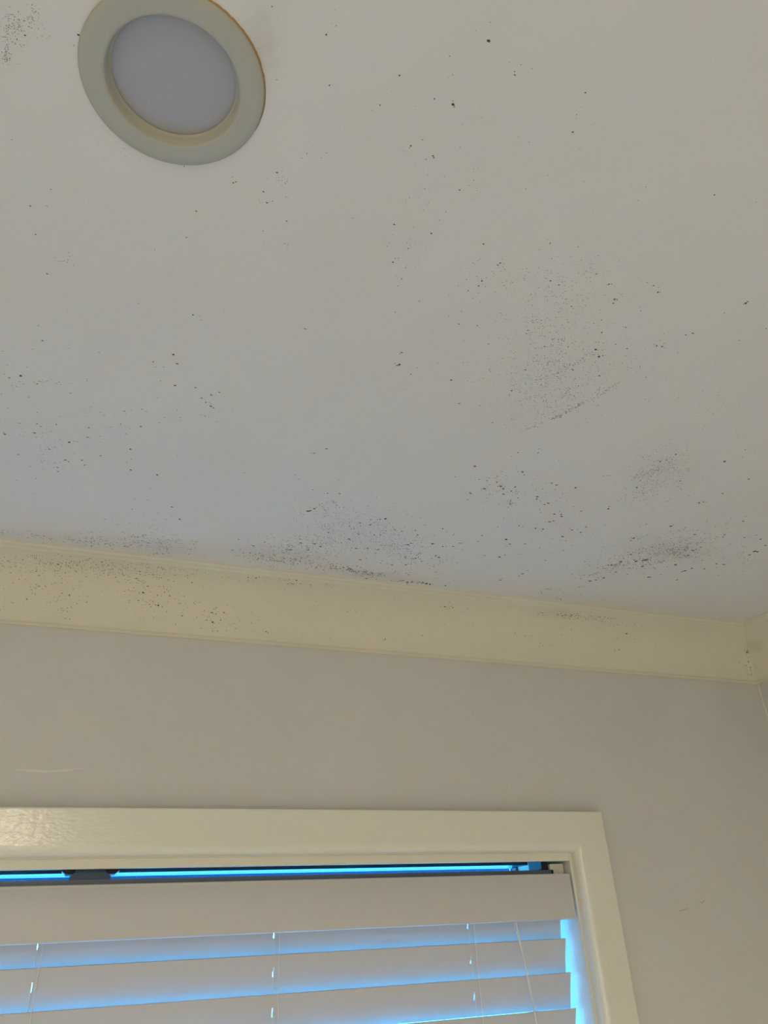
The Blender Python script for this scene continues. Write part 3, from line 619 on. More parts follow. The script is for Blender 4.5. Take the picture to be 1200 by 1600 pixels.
229,907,8b 229,806,6b 229,835,12b 229,926,10c 229,861,7b 229,774,12b 229,782,8b 229,837,9b 229,876,22a 230,774,7b 230,894,11b 230,753,11b 230,712,5b 
230,875,12b 230,872,6b 230,907,14b 230,922,13b 230,775,6b 230,932,21c 231,878,12b 231,876,7b 231,928,7b 231,771,6b 231,907,11b 232,841,8b 232,850,10b 
232,856,17b 232,454,4b 232,813,13b 232,709,12b 232,808,14b 232,769,11b 232,882,9b 232,774,7b 232,925,19c 232,863,9b 232,941,16c 233,896,7b 233,763,17b 
233,775,11b 233,760,6b 233,778,8b 233,376,4b 233,929,17c 233,884,10b 234,906,11b 234,887,7b 234,937,16c 234,404,6b 234,949,7b 234,451,4b 234,934,18c 
234,820,9b 234,779,11b 234,907,9b 234,925,22c 234,328,4b 235,934,7b 235,937,10b 235,940,10c 235,864,14b 235,923,18c 235,782,10b 235,889,11b 235,781,9b 
235,942,16c 235,904,16b 235,734,12b 235,849,15b 236,940,10c 236,899,14b 236,925,10c 236,929,17b 236,958,19b 236,937,10c 236,904,7b 236,930,10b 
236,766,10b 236,905,7b 236,865,8b 236,756,13b 236,782,16b 236,790,6b 237,448,4b 237,784,8b 237,452,4b 237,775,13b 237,792,6b 237,819,13b 237,881,13b 
237,893,10b 237,208,2b 237,881,7b 237,391,7b 237,371,5b 237,500,6b 238,795,6b 238,789,7b 238,877,7b 238,506,4b 238,483,4b 238,381,4b 238,345,11a 
238,915,16b 238,789,13b 238,365,5b 239,756,6b 239,779,8b 239,780,12b 239,881,7b 239,760,15b 239,774,6b 239,799,11b 239,904,7b 239,365,5b 239,389,4b 
239,797,7b 239,925,7b 239,757,13b 240,915,7b 240,812,6b 240,883,17b 240,449,5b 240,787,8b 240,918,12b 240,817,7b 240,890,9b 240,847,13b 240,759,13b 
240,882,7b 240,794,8b 240,896,11b 240,366,5b 241,886,7b 241,891,13b 241,760,9b 241,880,12b 241,789,6b 241,927,8b 241,826,9b 241,929,11b 241,938,21c 
241,738,19a 241,383,9b 241,879,8b 241,761,8b 241,362,5b 241,797,17b 241,776,6b 241,883,12b 241,375,6b 241,885,7b 241,946,10c 241,848,6b 241,920,12b 
242,917,20c 242,887,18b 242,508,12a 242,920,9b 242,899,11b 242,861,8b 242,782,6b 242,893,7b 242,762,13b 242,887,7b 242,793,13b 242,865,9b 242,295,3b 
242,493,4b 242,760,10b 242,742,8b 242,360,5b 242,767,6b 243,863,17b 243,895,16b 243,821,12b 243,849,13b 243,921,12b 243,797,6b 243,459,5b 243,929,23c 
243,902,16b 243,926,7b 243,898,8b 244,498,11b 244,426,7b 244,759,11b 244,739,7b 244,921,8b 244,879,10b 244,890,15b 244,792,8b 244,887,15b 244,762,9b 
244,825,6b 244,889,8b 244,868,18b 245,850,6b 245,892,24a 245,850,9b 245,828,12b 245,871,7b 245,935,12c 245,884,15b 245,290,7b 245,531,6b 245,873,15b 
246,766,8b 246,765,14b 246,851,8b 246,817,13b 246,853,9b 246,918,7b 246,859,8b 246,214,8a 247,749,6b 247,881,14b 247,856,12b 247,768,9b 247,366,4b 
247,873,16b 247,766,8b 247,358,4b 247,772,15b 247,862,8b 247,821,12b 248,853,7b 248,857,9b 248,766,6b 248,913,14b 248,851,10b 248,895,12b 248,377,7b 
248,878,9b 248,907,15b 248,887,8b 248,881,13b 248,913,21c 248,823,16b 248,783,12b 248,852,6b 248,394,9b 248,795,6b 248,873,29a 249,229,7b 249,821,7b 
249,887,7b 249,223,3b 249,775,6b 249,867,9b 249,884,14b 249,831,16b 249,861,15b 249,917,14b 250,913,14b 250,873,9b 250,930,10c 250,816,9b 250,379,4b 
250,868,7b 250,908,13b 250,213,2b 250,231,3b 250,879,7b 250,898,12b 250,872,7b 251,753,6b 251,777,6b 251,770,14b 251,878,7b 251,890,12b 251,784,6b 
251,819,8b 251,828,10b 251,815,7b 251,849,9b 251,930,7b 251,822,12b 251,899,12b 251,872,11b 251,869,10b 252,378,6b 252,936,11c 252,927,11c 252,762,9b 
252,508,4b 252,859,7b 252,789,7b 252,772,7b 252,819,6b 252,743,6b 252,937,11c 253,417,9b 253,936,10c 253,932,10c 253,758,6b 253,853,6b 253,829,16b 
253,897,7b 253,818,10b 253,240,11a 253,785,9b 254,386,12a 254,758,6b 254,380,14a 254,755,6b 254,867,6b 254,880,6b 254,946,11c 254,792,14b 254,275,5b 
254,385,4b 254,823,6b 254,486,4b 254,827,8b 254,872,7b 255,854,6b 255,924,22c 255,906,15b 255,863,7b 255,821,6b 255,867,8b 255,893,7b 255,873,7b 
255,924,13c 255,400,9b 255,850,11b 255,812,12b 255,874,6b 255,831,12b 255,853,7b 255,868,12b 255,861,17b 255,764,6b 256,798,10b 256,769,14b 256,880,7b 
256,886,15b 256,955,7b 256,852,11b 256,784,14b 256,384,5b 256,376,8b 256,492,4b 256,828,9b 256,825,15b 257,870,13b 257,837,22a 257,369,5b 257,831,6b 
257,432,11a 257,768,9b 257,878,7b 257,932,17c 257,855,7b 257,898,9b 257,788,7b 257,393,7b 257,896,13b 257,433,4b 258,368,4b 258,799,7b 258,822,6b 
258,836,8b 258,930,11c 258,836,6b 258,951,19b 258,815,13b 258,872,9b 258,933,14c 258,769,7b 258,825,10b 258,878,27a 258,487,4b 258,844,7b 258,368,4b 
258,861,6b 258,797,11b 258,361,6b 258,782,6b 258,873,11b 258,793,6b 259,908,11b 259,929,9b 259,896,7b 259,354,6b 259,871,7b 259,851,15b 259,786,6b 
259,814,6b 259,361,12a 259,484,4b 259,819,7b 259,867,9b 260,903,7b 260,911,7b 260,936,13c 260,868,9b 260,385,7b 260,851,6b 260,799,6b 260,370,6b 
260,486,7b 260,839,10b 260,889,8b 260,358,13a 260,373,4b 260,896,7b 260,750,13b 260,922,13c 260,931,16c 260,945,10c 260,829,6b 261,896,10b 261,363,5b 
261,795,7b 261,849,6b 261,834,7b 261,373,4b 261,399,4b 261,828,14b 261,831,6b 261,928,12c 261,868,8b 261,782,6b 261,807,6b 261,358,4b 262,868,14b 
262,833,7b 262,847,9b 262,863,12b 262,927,13c 262,941,13c 262,877,7b 262,851,13b 262,849,8b 262,837,8b 263,232,3b 263,497,4b 263,810,11b 263,230,3b 
263,359,4b 263,852,13b 263,838,9b 263,864,15b 263,402,6b 263,941,16c 263,811,11b 263,361,4b 263,911,13b 263,771,11b 263,358,4b 264,912,7b 264,878,6b 
264,870,6b 264,898,14b 264,798,6b 264,857,7b 264,916,9b 264,871,12b 264,797,7b 264,361,5b 264,835,6b 264,814,6b 264,840,9b 264,366,7b 265,805,7b 
265,908,11b 265,805,7b 265,804,7b 265,787,8b 265,250,4b 265,851,14b 265,913,8b 265,848,16b 266,799,9b 266,836,7b 266,828,6b 266,786,9b 266,363,7b 
266,910,8b 266,881,9b 266,856,10b 267,757,6b 267,376,4b 267,927,8b 267,363,5b 267,789,6b 267,807,6b 267,887,9b 267,797,6b 267,861,15b 267,882,15b 
267,911,7b 267,868,7b 267,911,11b 267,356,4b 268,829,7b 268,811,6b 268,867,11b 268,805,10b 268,863,6b 268,811,10b 268,854,6b 268,855,7b 268,783,10b 
268,799,6b 268,902,7b 268,814,12b 268,766,11b 269,808,10b 269,508,4b 269,806,7b 269,827,7b 269,817,13b 270,853,9b 270,771,7b 270,786,6b 270,812,10b 
270,880,14b 270,829,6b 270,850,10b 270,857,14b 270,802,6b 270,870,14b 271,378,5b 271,953,13b 271,941,23c 271,388,6b 271,896,13b 271,450,8b 271,828,6b 
271,861,6b 271,933,14c 271,912,8b 271,867,8b 271,889,18b 271,927,11c 271,945,24c 271,934,14c 271,864,6b 271,795,6b 271,856,9b 272,885,7b 272,896,8b 
272,873,14b 272,792,6b 272,796,6b 272,408,4b 272,806,10b 272,365,4b 272,376,7b 273,842,8b 273,912,12b 273,506,4b 273,865,7b 273,928,16c 273,913,11c 
273,796,7b 273,914,15b 273,858,15b 273,829,8b 273,856,8b 274,429,11a 274,860,14b 274,858,12b 274,838,14b 274,755,6b 274,935,21c 274,374,7b 274,918,7b 
274,830,6b 274,875,14b 274,739,6b 275,804,16b 275,379,10b 275,939,14c 275,850,11b 275,773,6b 275,374,4b 275,487,4b 276,892,7b 276,901,8b 276,916,8b 
276,841,15b 276,776,15b 277,359,4b 277,841,12b 277,800,10b 277,941,10c 277,888,9b 277,829,8b 277,807,13b 277,722,16b 277,915,11b 277,814,6b 277,872,7b 
277,893,8b 278,897,7b 278,915,10b 278,375,5b 278,834,12b 278,381,7b 278,860,7b 278,372,4b 278,900,12b 278,775,6b 278,801,6b 278,864,7b 279,786,6b 
279,805,7b 279,882,18b 279,775,6b 279,413,4b 279,791,6b 279,874,15b 279,862,8b 279,812,22a 279,376,4b 280,374,7b 280,813,6b 280,767,6b 280,364,4b 
280,786,6b 280,336,3b 281,470,6b 281,358,6b 281,382,4b 281,936,15c 281,791,6b 281,889,7b 281,858,7b 281,839,6b 281,370,6b 282,802,6b 282,785,11b 
282,892,10b 282,820,13b 282,931,13b 282,845,7b 282,861,13b 282,921,18c 282,860,17b 282,885,11b 282,844,11b 282,940,10c 282,815,8b 282,924,10c 
282,777,6b 283,938,11c 283,783,7b 283,504,17a 283,490,4b 283,271,5b 283,477,11b 283,947,22c 283,370,5b 283,850,8b 284,758,13b 284,748,6b 284,763,6b 
284,357,7b 284,889,10b 284,934,10c 284,918,7b 284,336,7b 284,819,13b 284,811,6b 285,737,7b 285,326,6b 285,805,7b 285,359,3b 285,364,3b 285,801,7b 
285,462,4b 285,813,15b 286,366,4b 286,477,4b 286,363,6b 286,929,12c 286,868,7b 286,817,15b 286,382,4b 286,807,7b 287,900,13b 287,856,11b 287,409,8b 
287,928,17c 287,386,5b 287,850,6b 287,388,4b 287,848,8b 287,870,10b 287,778,16b 287,367,7b 287,764,6b 287,819,13b 287,902,7b 287,854,7b 287,898,8b 
287,810,10b 287,360,7b 287,476,4b 288,419,7b 288,366,3b 288,804,13b 288,927,14c 288,885,7b 288,368,6b 288,537,6b 288,941,11c 288,734,13b 288,408,3b 
289,890,18b 289,480,5b 289,762,6b 289,934,13c 289,801,23a 289,847,27a 289,811,8b 289,742,7b 289,882,7b 289,822,10b 289,495,5b 289,856,7b 289,812,7b 
289,328,10a 289,882,11b 289,828,7b 289,831,7b 289,411,7b 290,918,7b 290,833,7b 290,903,10b 290,415,4b 290,880,8b 290,926,20c 290,858,15b 290,935,23c 
290,943,11c 290,866,10b 291,825,6b 291,832,12b 291,440,7b 291,761,9b 291,887,8b 291,939,23c 291,903,8b 291,815,7b 291,850,19b 291,864,13b 292,809,13b 
292,408,3b 292,826,15b 292,878,7b 292,369,3b 292,894,7b 292,807,18b 293,409,5b 293,891,7b 293,857,14b 293,417,4b 293,781,6b 293,876,8b 293,777,6b 
293,942,19c 293,353,7b 293,362,3b 293,491,5b 293,931,25c 293,789,6b 293,497,4b 293,818,7b 293,935,13c 294,525,7b 294,403,4b 294,488,5b 294,747,10b 
294,848,6b 294,941,12c 294,804,12b 294,357,3b 294,871,8b 294,517,6b 294,472,6b 294,846,10b 294,819,6b 294,360,3b 294,366,3b 295,813,7b 295,447,12a 
295,824,9b 295,830,10b 295,824,6b 295,374,3b 295,872,7b 295,947,12c 295,923,19c 295,398,3b 295,324,3b 295,395,3b 295,829,10b 295,888,7b 295,362,4b 
295,850,6b 295,357,3b 295,881,7b 295,414,7b 296,358,3b 296,826,16b 296,841,8b 296,415,4b 296,938,12c 296,886,7b 296,822,6b 296,838,6b 296,931,12c 
297,387,5b 297,780,9b 297,361,3b 297,414,5b 297,898,9b 297,829,6b 297,853,15b 297,940,12c 297,813,9b 297,831,21a 297,939,14c 297,385,3b 297,851,7b 
298,496,5b 298,932,16c 298,401,3b 298,367,3b 298,492,4b 298,805,6b 298,842,7b 298,934,20c 298,821,7b 298,341,6b 299,394,6b 299,827,8b 299,765,6b 
299,939,17c 299,942,11c 299,755,6b 299,939,16c 300,789,19a 300,356,3b 300,795,13b 300,500,8b 300,871,15b 300,413,4b 300,367,3b 301,947,10c 301,353,3b 
301,867,7b 301,871,12b 301,352,3b 301,391,4b 301,437,8b 301,840,11b 301,826,8b 301,381,3b 301,938,10c 301,814,9b 301,941,21c 301,383,4b 301,353,7b 
301,938,12c 301,862,7b 302,804,12b 302,338,5b 302,387,3b 302,380,6b 302,856,6b 302,878,13b 302,830,13b 302,924,17b 302,821,6b 302,353,4b 302,359,4b 
302,354,3b 302,382,7b 302,380,6b 302,860,8b 302,841,8b 303,904,10b 303,944,10c 303,817,9b 303,389,3b 303,781,14b 303,356,4b 303,827,7b 303,934,11c 
303,407,5b 303,361,5b 303,377,3b 303,830,6b 304,437,5b 304,799,6b 304,373,3b 304,358,5b 304,372,7b 304,378,5b 304,388,7b 304,334,4b 304,802,21a 
304,378,4b 304,466,7b 304,371,3b 304,353,5b 305,804,9b 305,810,11b 305,825,7b 305,862,7b 305,361,4b 305,939,15c 305,398,3b 305,904,7b 305,757,6b 
305,317,3b 305,937,16c 305,433,4b 305,361,7b 305,383,6b 306,848,7b 306,938,14c 306,765,6b 306,380,4b 306,393,3b 306,353,3b 306,832,8b 306,378,3b 
306,381,3b 306,864,12b 306,934,13c 306,795,15b 306,355,7b 306,397,4b 306,500,7b 306,385,5b 307,382,4b 307,933,14c 307,536,16a 307,850,14b 307,871,28a 
307,338,3b 307,831,10b 307,426,5b 308,779,7b 308,836,10b 308,832,13b 308,793,11b 308,375,3b 308,931,22c 308,933,12c 308,792,8b 308,884,14b 308,786,15b 
309,391,7b 309,435,6b 309,375,3b 309,854,11b 309,381,3b 309,396,3b 309,934,11c 309,832,6b 309,931,14c 309,943,11c 309,386,3b 310,933,10c 310,934,18c 
310,371,3b 310,343,4b 310,435,4b 310,367,4b 310,497,8b 310,920,10b 310,392,7b 310,941,10c 310,373,4b 310,389,3b 310,835,6b 310,855,7b 310,426,4b 
310,362,13a 310,803,7b 311,424,4b 311,810,7b 311,373,4b 311,942,18c 311,945,11c 311,926,15c 311,370,4b 311,784,21a 311,450,4b 311,423,4b 311,406,6b 
311,351,3b 311,820,16b 311,473,6b 311,815,7b 312,794,8b 312,938,10c 312,798,6b 312,368,6b 312,796,8b 312,353,7b 312,870,11b 312,368,7b 312,369,7b 
312,478,7b 312,334,5b 312,475,6b 312,824,14b 312,324,9b 312,493,10b 312,867,7b 312,866,7b 312,479,10b 312,443,5b 313,406,5b 313,842,7b 313,793,9b 
313,466,5b 313,833,7b 313,946,12c 313,380,3b 314,878,8b 314,366,3b 314,939,12c 314,411,4b 314,741,8b 314,801,16b 314,801,6b 314,356,6b 314,412,4b 
314,406,6b 314,428,4b 314,378,6b 314,928,19c 314,435,4b 314,373,4b 314,833,8b 314,930,13c 314,359,4b 314,799,8b 314,392,3b 314,396,4b 314,344,4b 
315,321,3b 315,795,6b 315,480,4b 315,462,4b 315,936,13c 315,925,13c 315,372,4b 315,481,9b 315,394,5b 315,759,10b 315,441,6b 315,411,4b 315,861,7b 
315,354,5b 315,401,6b 315,759,9b 315,939,18c 315,836,8b 316,831,9b 316,375,3b 316,877,9b 316,802,7b 316,378,3b 316,477,5b 316,379,6b 316,407,4b 
316,378,3b 316,403,4b 316,932,17c 316,378,3b 316,409,4b 316,359,5b 316,806,7b 317,440,4b 317,358,3b 317,372,6b 317,430,4b 317,481,4b 317,863,7b 
317,411,4b 317,781,30a 317,373,3b 317,412,5b 317,461,8b 317,394,4b 317,403,7b 317,842,13b 317,361,3b 317,937,18c 317,404,4b 317,938,7b 317,941,13c 
317,799,7b 317,935,22c 317,939,15c 317,858,7b 318,935,12c 318,829,9b 318,364,3b 318,535,4b 318,934,22c 318,857,10b 318,437,4b 318,408,5b 318,868,17b 
318,798,12b 318,932,10b 318,355,5b 318,375,5b 318,416,8b 318,937,15c 318,401,4b 318,262,4b 319,386,3b 319,408,7b 319,341,4b 319,403,4b 319,369,3b 
319,495,4b 319,866,9b 319,382,7b 319,449,4b 319,902,7b 319,467,8b 319,839,8b 319,358,3b 319,409,5b 319,429,4b 319,845,8b 319,364,12a 319,358,3b 
319,827,20a 319,934,20c 319,880,13b 320,934,20c 320,809,13b 320,494,8b 320,446,4b 320,847,6b 320,487,4b 320,941,15c 320,398,6b 320,408,4b 320,476,5b 
320,937,22c 320,377,3b 320,384,3b 320,924,18c 320,478,4b 320,360,8b 320,449,6b 320,845,16b 320,383,3b 321,457,6b 321,403,4b 321,410,6b 321,340,5b 
321,933,18c 321,410,11b 321,355,3b 321,391,3b 321,374,5b 321,936,25c 321,942,23c 321,376,7b 321,406,4b 321,420,13a 322,867,22a 322,335,8b 322,839,9b 
322,408,4b 322,492,4b 322,798,12b 322,359,7b 322,375,4b 322,405,8b 322,830,7b 322,424,12a 322,407,4b 322,863,15b 322,801,6b 323,335,3b 323,937,14c 
323,417,5b 323,374,3b 323,567,6b 323,804,6b 323,419,5b 323,309,4b 323,368,4b 323,540,5b 323,520,4b 323,833,12b 323,827,13b 324,940,15c 324,405,4b 
324,845,16b 324,816,15b 324,868,7b 324,422,6b 324,804,7b 324,508,4b 324,802,8b 324,866,7b 324,403,3b 324,901,7b 324,810,7b 324,420,4b 324,820,12b 
324,488,4b 324,452,8b 324,457,5b 324,376,7b 324,408,7b 324,881,8b 324,872,17b 324,937,22c 324,943,24c 324,483,8b 324,903,27a 325,458,4b 325,405,4b 
325,372,3b 325,831,7b 325,424,7b 325,813,16b 325,449,7b 325,363,6b 325,883,8b 325,796,12b 325,861,13b 325,495,7b 325,944,12c 325,801,9b 325,837,10b 
325,808,6b 325,870,7b 326,832,9b 326,791,9b 326,854,8b 326,424,4b 326,872,7b 326,803,14b 326,487,4b 326,366,4b 326,416,6b 326,423,4b 326,935,13c 
326,440,4b 326,405,6b 326,923,24c 326,379,3b 327,426,7b 327,371,4b 327,407,4b 327,458,4b 327,421,8b 327,825,23a 327,405,8b 327,903,7b 327,453,6b 
327,830,9b 327,430,4b 327,375,3b 327,370,4b 327,357,6b 327,943,17c 327,346,4b 327,853,7b 327,458,5b 327,941,24c 327,346,3b 327,878,12b 327,374,4b 
328,844,16b 328,880,8b 328,385,7b 328,348,4b 328,395,5b 328,382,7b 328,458,4b 328,327,3b 328,369,3b 328,792,13b 328,944,14c 328,846,16b 328,892,7b 
328,400,3b 328,818,14b 329,368,7b 329,457,6b 329,533,9b 329,414,4b 329,363,4b 329,409,7b 329,492,8b 329,852,9b 329,409,5b 329,819,10b 329,429,5b 
329,434,5b 329,812,17b 329,428,4b 329,947,10c 329,405,4b 329,413,4b 329,371,3b 329,884,7b 329,940,21c 329,866,11b 329,347,4b 329,482,4b 329,420,7b 
330,375,5b 330,955,10c 330,402,4b 330,533,10b 330,415,4b 330,811,7b 330,419,6b 330,361,7b 330,401,8b 330,326,3b 330,415,4b 330,403,4b 330,332,3b 
330,524,6b 330,476,5b 330,260,7b 330,940,14c 330,437,6b 330,414,4b 330,333,4b 330,376,3b 331,864,7b 331,550,4b 331,896,17b 331,272,6b 331,940,16c 
331,820,8b 331,383,4b 331,849,7b 331,469,4b 331,344,5b 331,406,6b 331,468,5b 332,457,4b 332,391,4b 332,357,5b 332,876,8b 332,818,13b 332,843,16b 
332,945,20c 332,447,5b 332,408,4b 332,411,7b 332,845,13b 332,336,6b 332,839,8b 332,852,7b 332,347,3b 332,479,5b 332,944,22c 332,431,5b 333,347,7b 
333,828,8b 333,436,7b 333,866,8b 333,345,5b 333,954,10c 333,946,14c 333,366,3b 333,344,7b 333,926,25c 333,343,4b 333,326,5b 333,756,12b 333,365,7b 
333,951,12c 334,466,5b 334,380,5b 334,420,4b 334,402,5b 334,834,7b 334,345,3b 334,403,4b 334,866,17b 334,436,4b 334,443,4b 334,938,21c 334,414,5b 
334,412,6b 334,376,8b 334,941,21c 334,441,7b 334,413,5b 334,856,7b 334,335,5b 334,425,4b 334,868,7b 334,380,4b 334,376,7b 335,417,6b 335,800,16b 
335,387,8b 335,339,5b 335,948,20c 335,375,4b 335,381,5b 335,424,5b 335,423,7b 335,402,4b 335,340,6b 335,344,5b 335,910,17b 335,877,7b 336,389,4b 
336,809,13b 336,953,11c 336,392,4b 336,941,14c 336,410,5b 336,328,3b 336,806,7b 336,392,4b 336,844,8b 336,478,8b 336,467,8b 336,837,7b 336,391,7b 
336,433,8b 336,378,5b 336,390,4b 336,376,3b 336,853,7b 336,419,7b 336,477,5b 336,935,14c 336,444,5b 337,398,8b 337,446,6b 337,880,9b 337,853,16b 
337,422,8b 337,380,6b 337,341,5b 337,382,3b 337,349,6b 337,390,3b 337,471,5b 337,928,12b 337,908,7b 337,941,12c 337,401,4b 337,423,4b 337,467,4b 
337,846,7b 337,877,10b 337,945,8b 337,387,5b 338,378,3b 338,804,11b 338,877,13b 338,786,8b 338,867,9b 338,344,6b 338,340,4b 338,378,3b 338,408,8b 
338,390,5b 338,388,5b 338,380,6b 338,876,18b 338,528,4b 338,382,3b 338,866,23a 338,812,6b 339,938,12c 339,865,7b 339,849,15b 339,854,18b 339,415,6b 
339,863,13b 339,528,5b 339,853,7b 340,953,9b 340,764,7b 340,342,3b 340,465,5b 340,423,5b 340,380,4b 340,811,9b 340,483,4b 340,410,4b 340,422,4b 
340,368,4b 340,486,7b 340,375,4b 340,800,6b 340,807,16b 340,806,20a 340,476,9b 340,417,4b 340,425,4b 340,852,11b 340,819,10b 341,439,7b 341,488,4b 
341,517,5b 341,438,5b 341,453,4b 341,819,13b 341,344,3b 341,933,18c 341,423,4b 341,408,7b 341,363,5b 341,376,6b 341,829,12b 341,402,6b 341,943,13c 
341,947,10b 341,370,6b 341,462,4b 341,422,9b 341,888,11b 341,843,7b 341,386,4b 341,939,19c 341,348,8b 341,951,13c 342,485,6b 342,484,5b 342,931,14c 
342,388,5b 342,361,3b 342,765,6b 342,382,4b 342,954,12c 342,940,10c 342,469,5b 342,474,6b 342,396,7b 342,440,4b 342,417,4b 342,416,8b 342,950,9b 
343,850,10b 343,833,6b 343,416,4b 343,857,13b 343,458,7b 343,939,24c 343,817,12b 343,382,12a 343,881,7b 343,493,6b 343,343,12a 343,352,6b 343,948,14c 
343,944,16c 343,817,8b 343,847,7b 343,943,11c 343,438,4b 344,939,25c 344,368,7b 344,916,10c 344,852,18b 344,486,5b 344,466,5b 344,408,4b 344,865,7b 
344,461,5b 344,449,4b 344,821,12b 344,348,3b 344,818,8b 344,475,4b 344,423,4b 345,862,14b 345,470,6b 345,834,7b 345,827,8b 345,947,8b 345,493,6b 
345,453,4b 345,934,16c 345,542,5b 345,458,5b 345,819,9b 345,954,17b 345,464,5b 345,375,5b 346,462,5b 346,945,12c 346,429,4b 346,462,7b 346,468,4b 
346,937,25c 346,488,5b 346,849,7b 346,500,4b 346,418,4b 346,943,11c 346,939,15c 346,946,7b 346,455,4b 346,368,4b 346,941,12c 346,941,22c 346,324,3b 
346,437,8b 346,524,4b 346,384,8b 346,835,7b 346,904,10b 346,451,9b 347,377,4b 347,372,4b 347,491,4b 347,377,3b 347,434,13a 347,494,10b 347,842,8b 
347,851,12b 347,393,4b 347,469,5b 347,412,4b 347,469,14a 347,814,6b 347,447,9b 347,837,7b 348,498,5b 348,388,4b 348,412,5b 348,514,5b 348,404,6b 
348,837,13b 348,422,6b 348,460,7b 348,862,7b 348,405,6b 348,397,5b 348,414,8b 348,456,9b 348,475,5b 348,842,9b 349,767,10b 349,434,4b 349,501,4b 
349,322,3b 349,424,4b 349,369,3b 349,849,19b 349,490,4b 349,373,4b 349,383,5b 349,408,4b 349,372,7b 349,341,4b 349,501,16a 349,414,4b 349,397,7b 
349,448,5b 349,491,6b 349,519,5b 349,358,4b 350,373,4b 350,795,12b 350,455,5b 350,508,9b 350,485,4b 350,452,7b 350,423,12a 350,819,15b 350,534,5b 
350,407,4b 350,944,21c 350,852,7b 350,434,5b 350,423,5b 350,482,7b 350,497,4b 350,904,12b 350,858,7b 350,364,5b 350,425,4b 350,818,13b 350,812,7b 
350,854,12b 350,507,8b 351,830,13b 351,380,6b 351,807,20a 351,850,11b 351,941,13c 351,844,15b 351,488,5b 351,517,5b 351,399,8b 351,440,4b 351,454,8b 
351,416,5b 351,474,4b 351,372,3b 351,469,5b 351,369,5b 351,946,22c 351,859,7b 351,422,8b 351,447,6b 352,480,6b 352,337,6b 352,943,12c 352,408,5b 
352,407,4b 352,847,15b 352,426,4b 352,936,11c 352,433,4b 352,873,11b 352,451,4b 352,400,5b 352,479,5b 352,844,7b 352,841,11b 352,369,4b 352,430,8b 
352,868,16b 352,430,5b 352,498,6b 352,467,5b 352,484,4b 353,404,6b 353,491,7b 353,326,4b 353,325,4b 353,370,3b 353,461,6b 353,475,6b 353,454,7b 
353,928,14c 353,474,4b 353,412,6b 353,474,7b 353,854,7b 353,493,4b 353,388,6b 353,940,12c 353,882,7b 353,433,7b 353,947,13c 353,454,5b 353,480,4b 
354,861,8b 354,457,6b 354,474,4b 354,940,11c 354,420,6b 354,845,8b 354,431,6b 354,960,30a 354,945,11b 354,852,18b 354,445,8b 354,895,10b 354,497,4b 
354,430,5b 354,399,4b 354,937,12c 354,429,4b 354,404,4b 354,454,4b 354,432,8b 355,480,5b 355,947,20c 355,898,13b 355,874,11b 355,828,6b 355,954,11b 
355,955,11c 355,476,6b 355,377,8b 355,423,8b 355,473,4b 355,433,4b 355,844,14b 355,422,9b 355,846,7b 355,849,10b 355,384,3b 355,555,14a 355,447,4b 
355,323,3b 355,362,5b 355,437,4b 355,939,24c 355,380,5b 355,843,8b 355,477,5b 355,860,7b 355,497,5b 355,485,5b 355,458,4b 356,448,5b 356,469,4b 
356,830,7b 356,425,5b 356,865,13b 356,448,7b 356,871,8b 356,486,6b 356,385,4b 356,531,5b 356,436,7b 356,898,7b 356,897,7b 356,494,5b 356,940,20c 
356,448,7b 356,905,20b 356,383,4b 356,940,12c 356,410,4b 356,946,13c 356,425,5b 357,406,4b 357,944,12c 357,949,8b 357,494,5b 357,438,4b 357,851,14b 
357,942,23c 357,469,5b 357,406,5b 357,421,4b 357,425,7b 357,330,4b 357,487,6b 357,828,7b 357,402,4b 357,499,9b 357,871,16b 357,366,4b 357,449,6b 
357,451,4b 357,414,4b 358,400,7b 358,457,8b 358,425,6b 358,938,12c 358,428,4b 358,841,11b 358,420,4b 358,419,4b 358,421,8b 358,421,5b 358,447,8b 
358,488,7b 358,518,5b 358,420,5b 358,386,4b 358,422,5b 358,872,7b 358,454,4b 358,444,5b 358,500,9b 358,471,4b 358,433,4b 359,858,9b 359,856,7b 
359,351,9b 359,435,4b 359,416,4b 359,448,6b 359,480,4b 359,480,7b 359,863,12b 359,458,5b 359,441,7b 359,465,9b 359,489,4b 359,365,3b 359,463,6b 
359,447,4b 359,858,18b 360,849,15b 360,370,4b 360,453,4b 360,478,5b 360,420,7b 360,495,4b 360,951,19c 360,945,19c 360,883,8b 360,500,4b 360,411,4b 
360,520,4b 360,428,5b 360,432,7b 360,353,6b 360,955,16c 360,844,17b 360,880,12b 360,419,8b 360,766,13b 360,423,8b 360,453,5b 360,350,14a 360,881,8b 
361,423,5b 361,426,5b 361,445,4b 361,851,17b 361,539,4b 361,402,4b 361,449,5b 361,827,8b 361,389,4b 361,925,12c 361,524,4b 361,436,4b 361,451,4b 
361,437,4b 361,435,5b 361,447,4b 361,426,6b 361,515,7b 361,422,8b 361,469,5b 361,458,4b 361,822,11b 362,576,5b 362,497,6b 362,452,8b 362,470,4b 
362,452,8b 362,428,7b 362,863,9b 362,460,6b 362,433,4b 362,441,4b 362,445,4b 362,474,10b 362,457,4b 362,799,12b 362,432,4b 362,877,14b 362,454,7b 
362,664,15b 362,461,8b 362,845,7b 363,438,7b 363,464,7b 363,362,4b 363,451,9b 363,454,6b 363,433,5b 363,451,8b 363,453,4b 363,482,4b 363,349,10b 
363,382,5b 363,895,9b 363,454,9b 363,455,4b 363,483,4b 363,439,4b 364,457,4b 364,827,16b 364,486,9b 364,462,8b 364,361,8b 364,479,9b 364,457,8b 
364,461,5b 364,456,5b 364,939,17c 364,872,12b 364,455,9b 364,415,6b 364,451,8b 364,461,4b 364,857,15b 364,839,8b 364,526,5b 364,857,7b 364,934,11c 
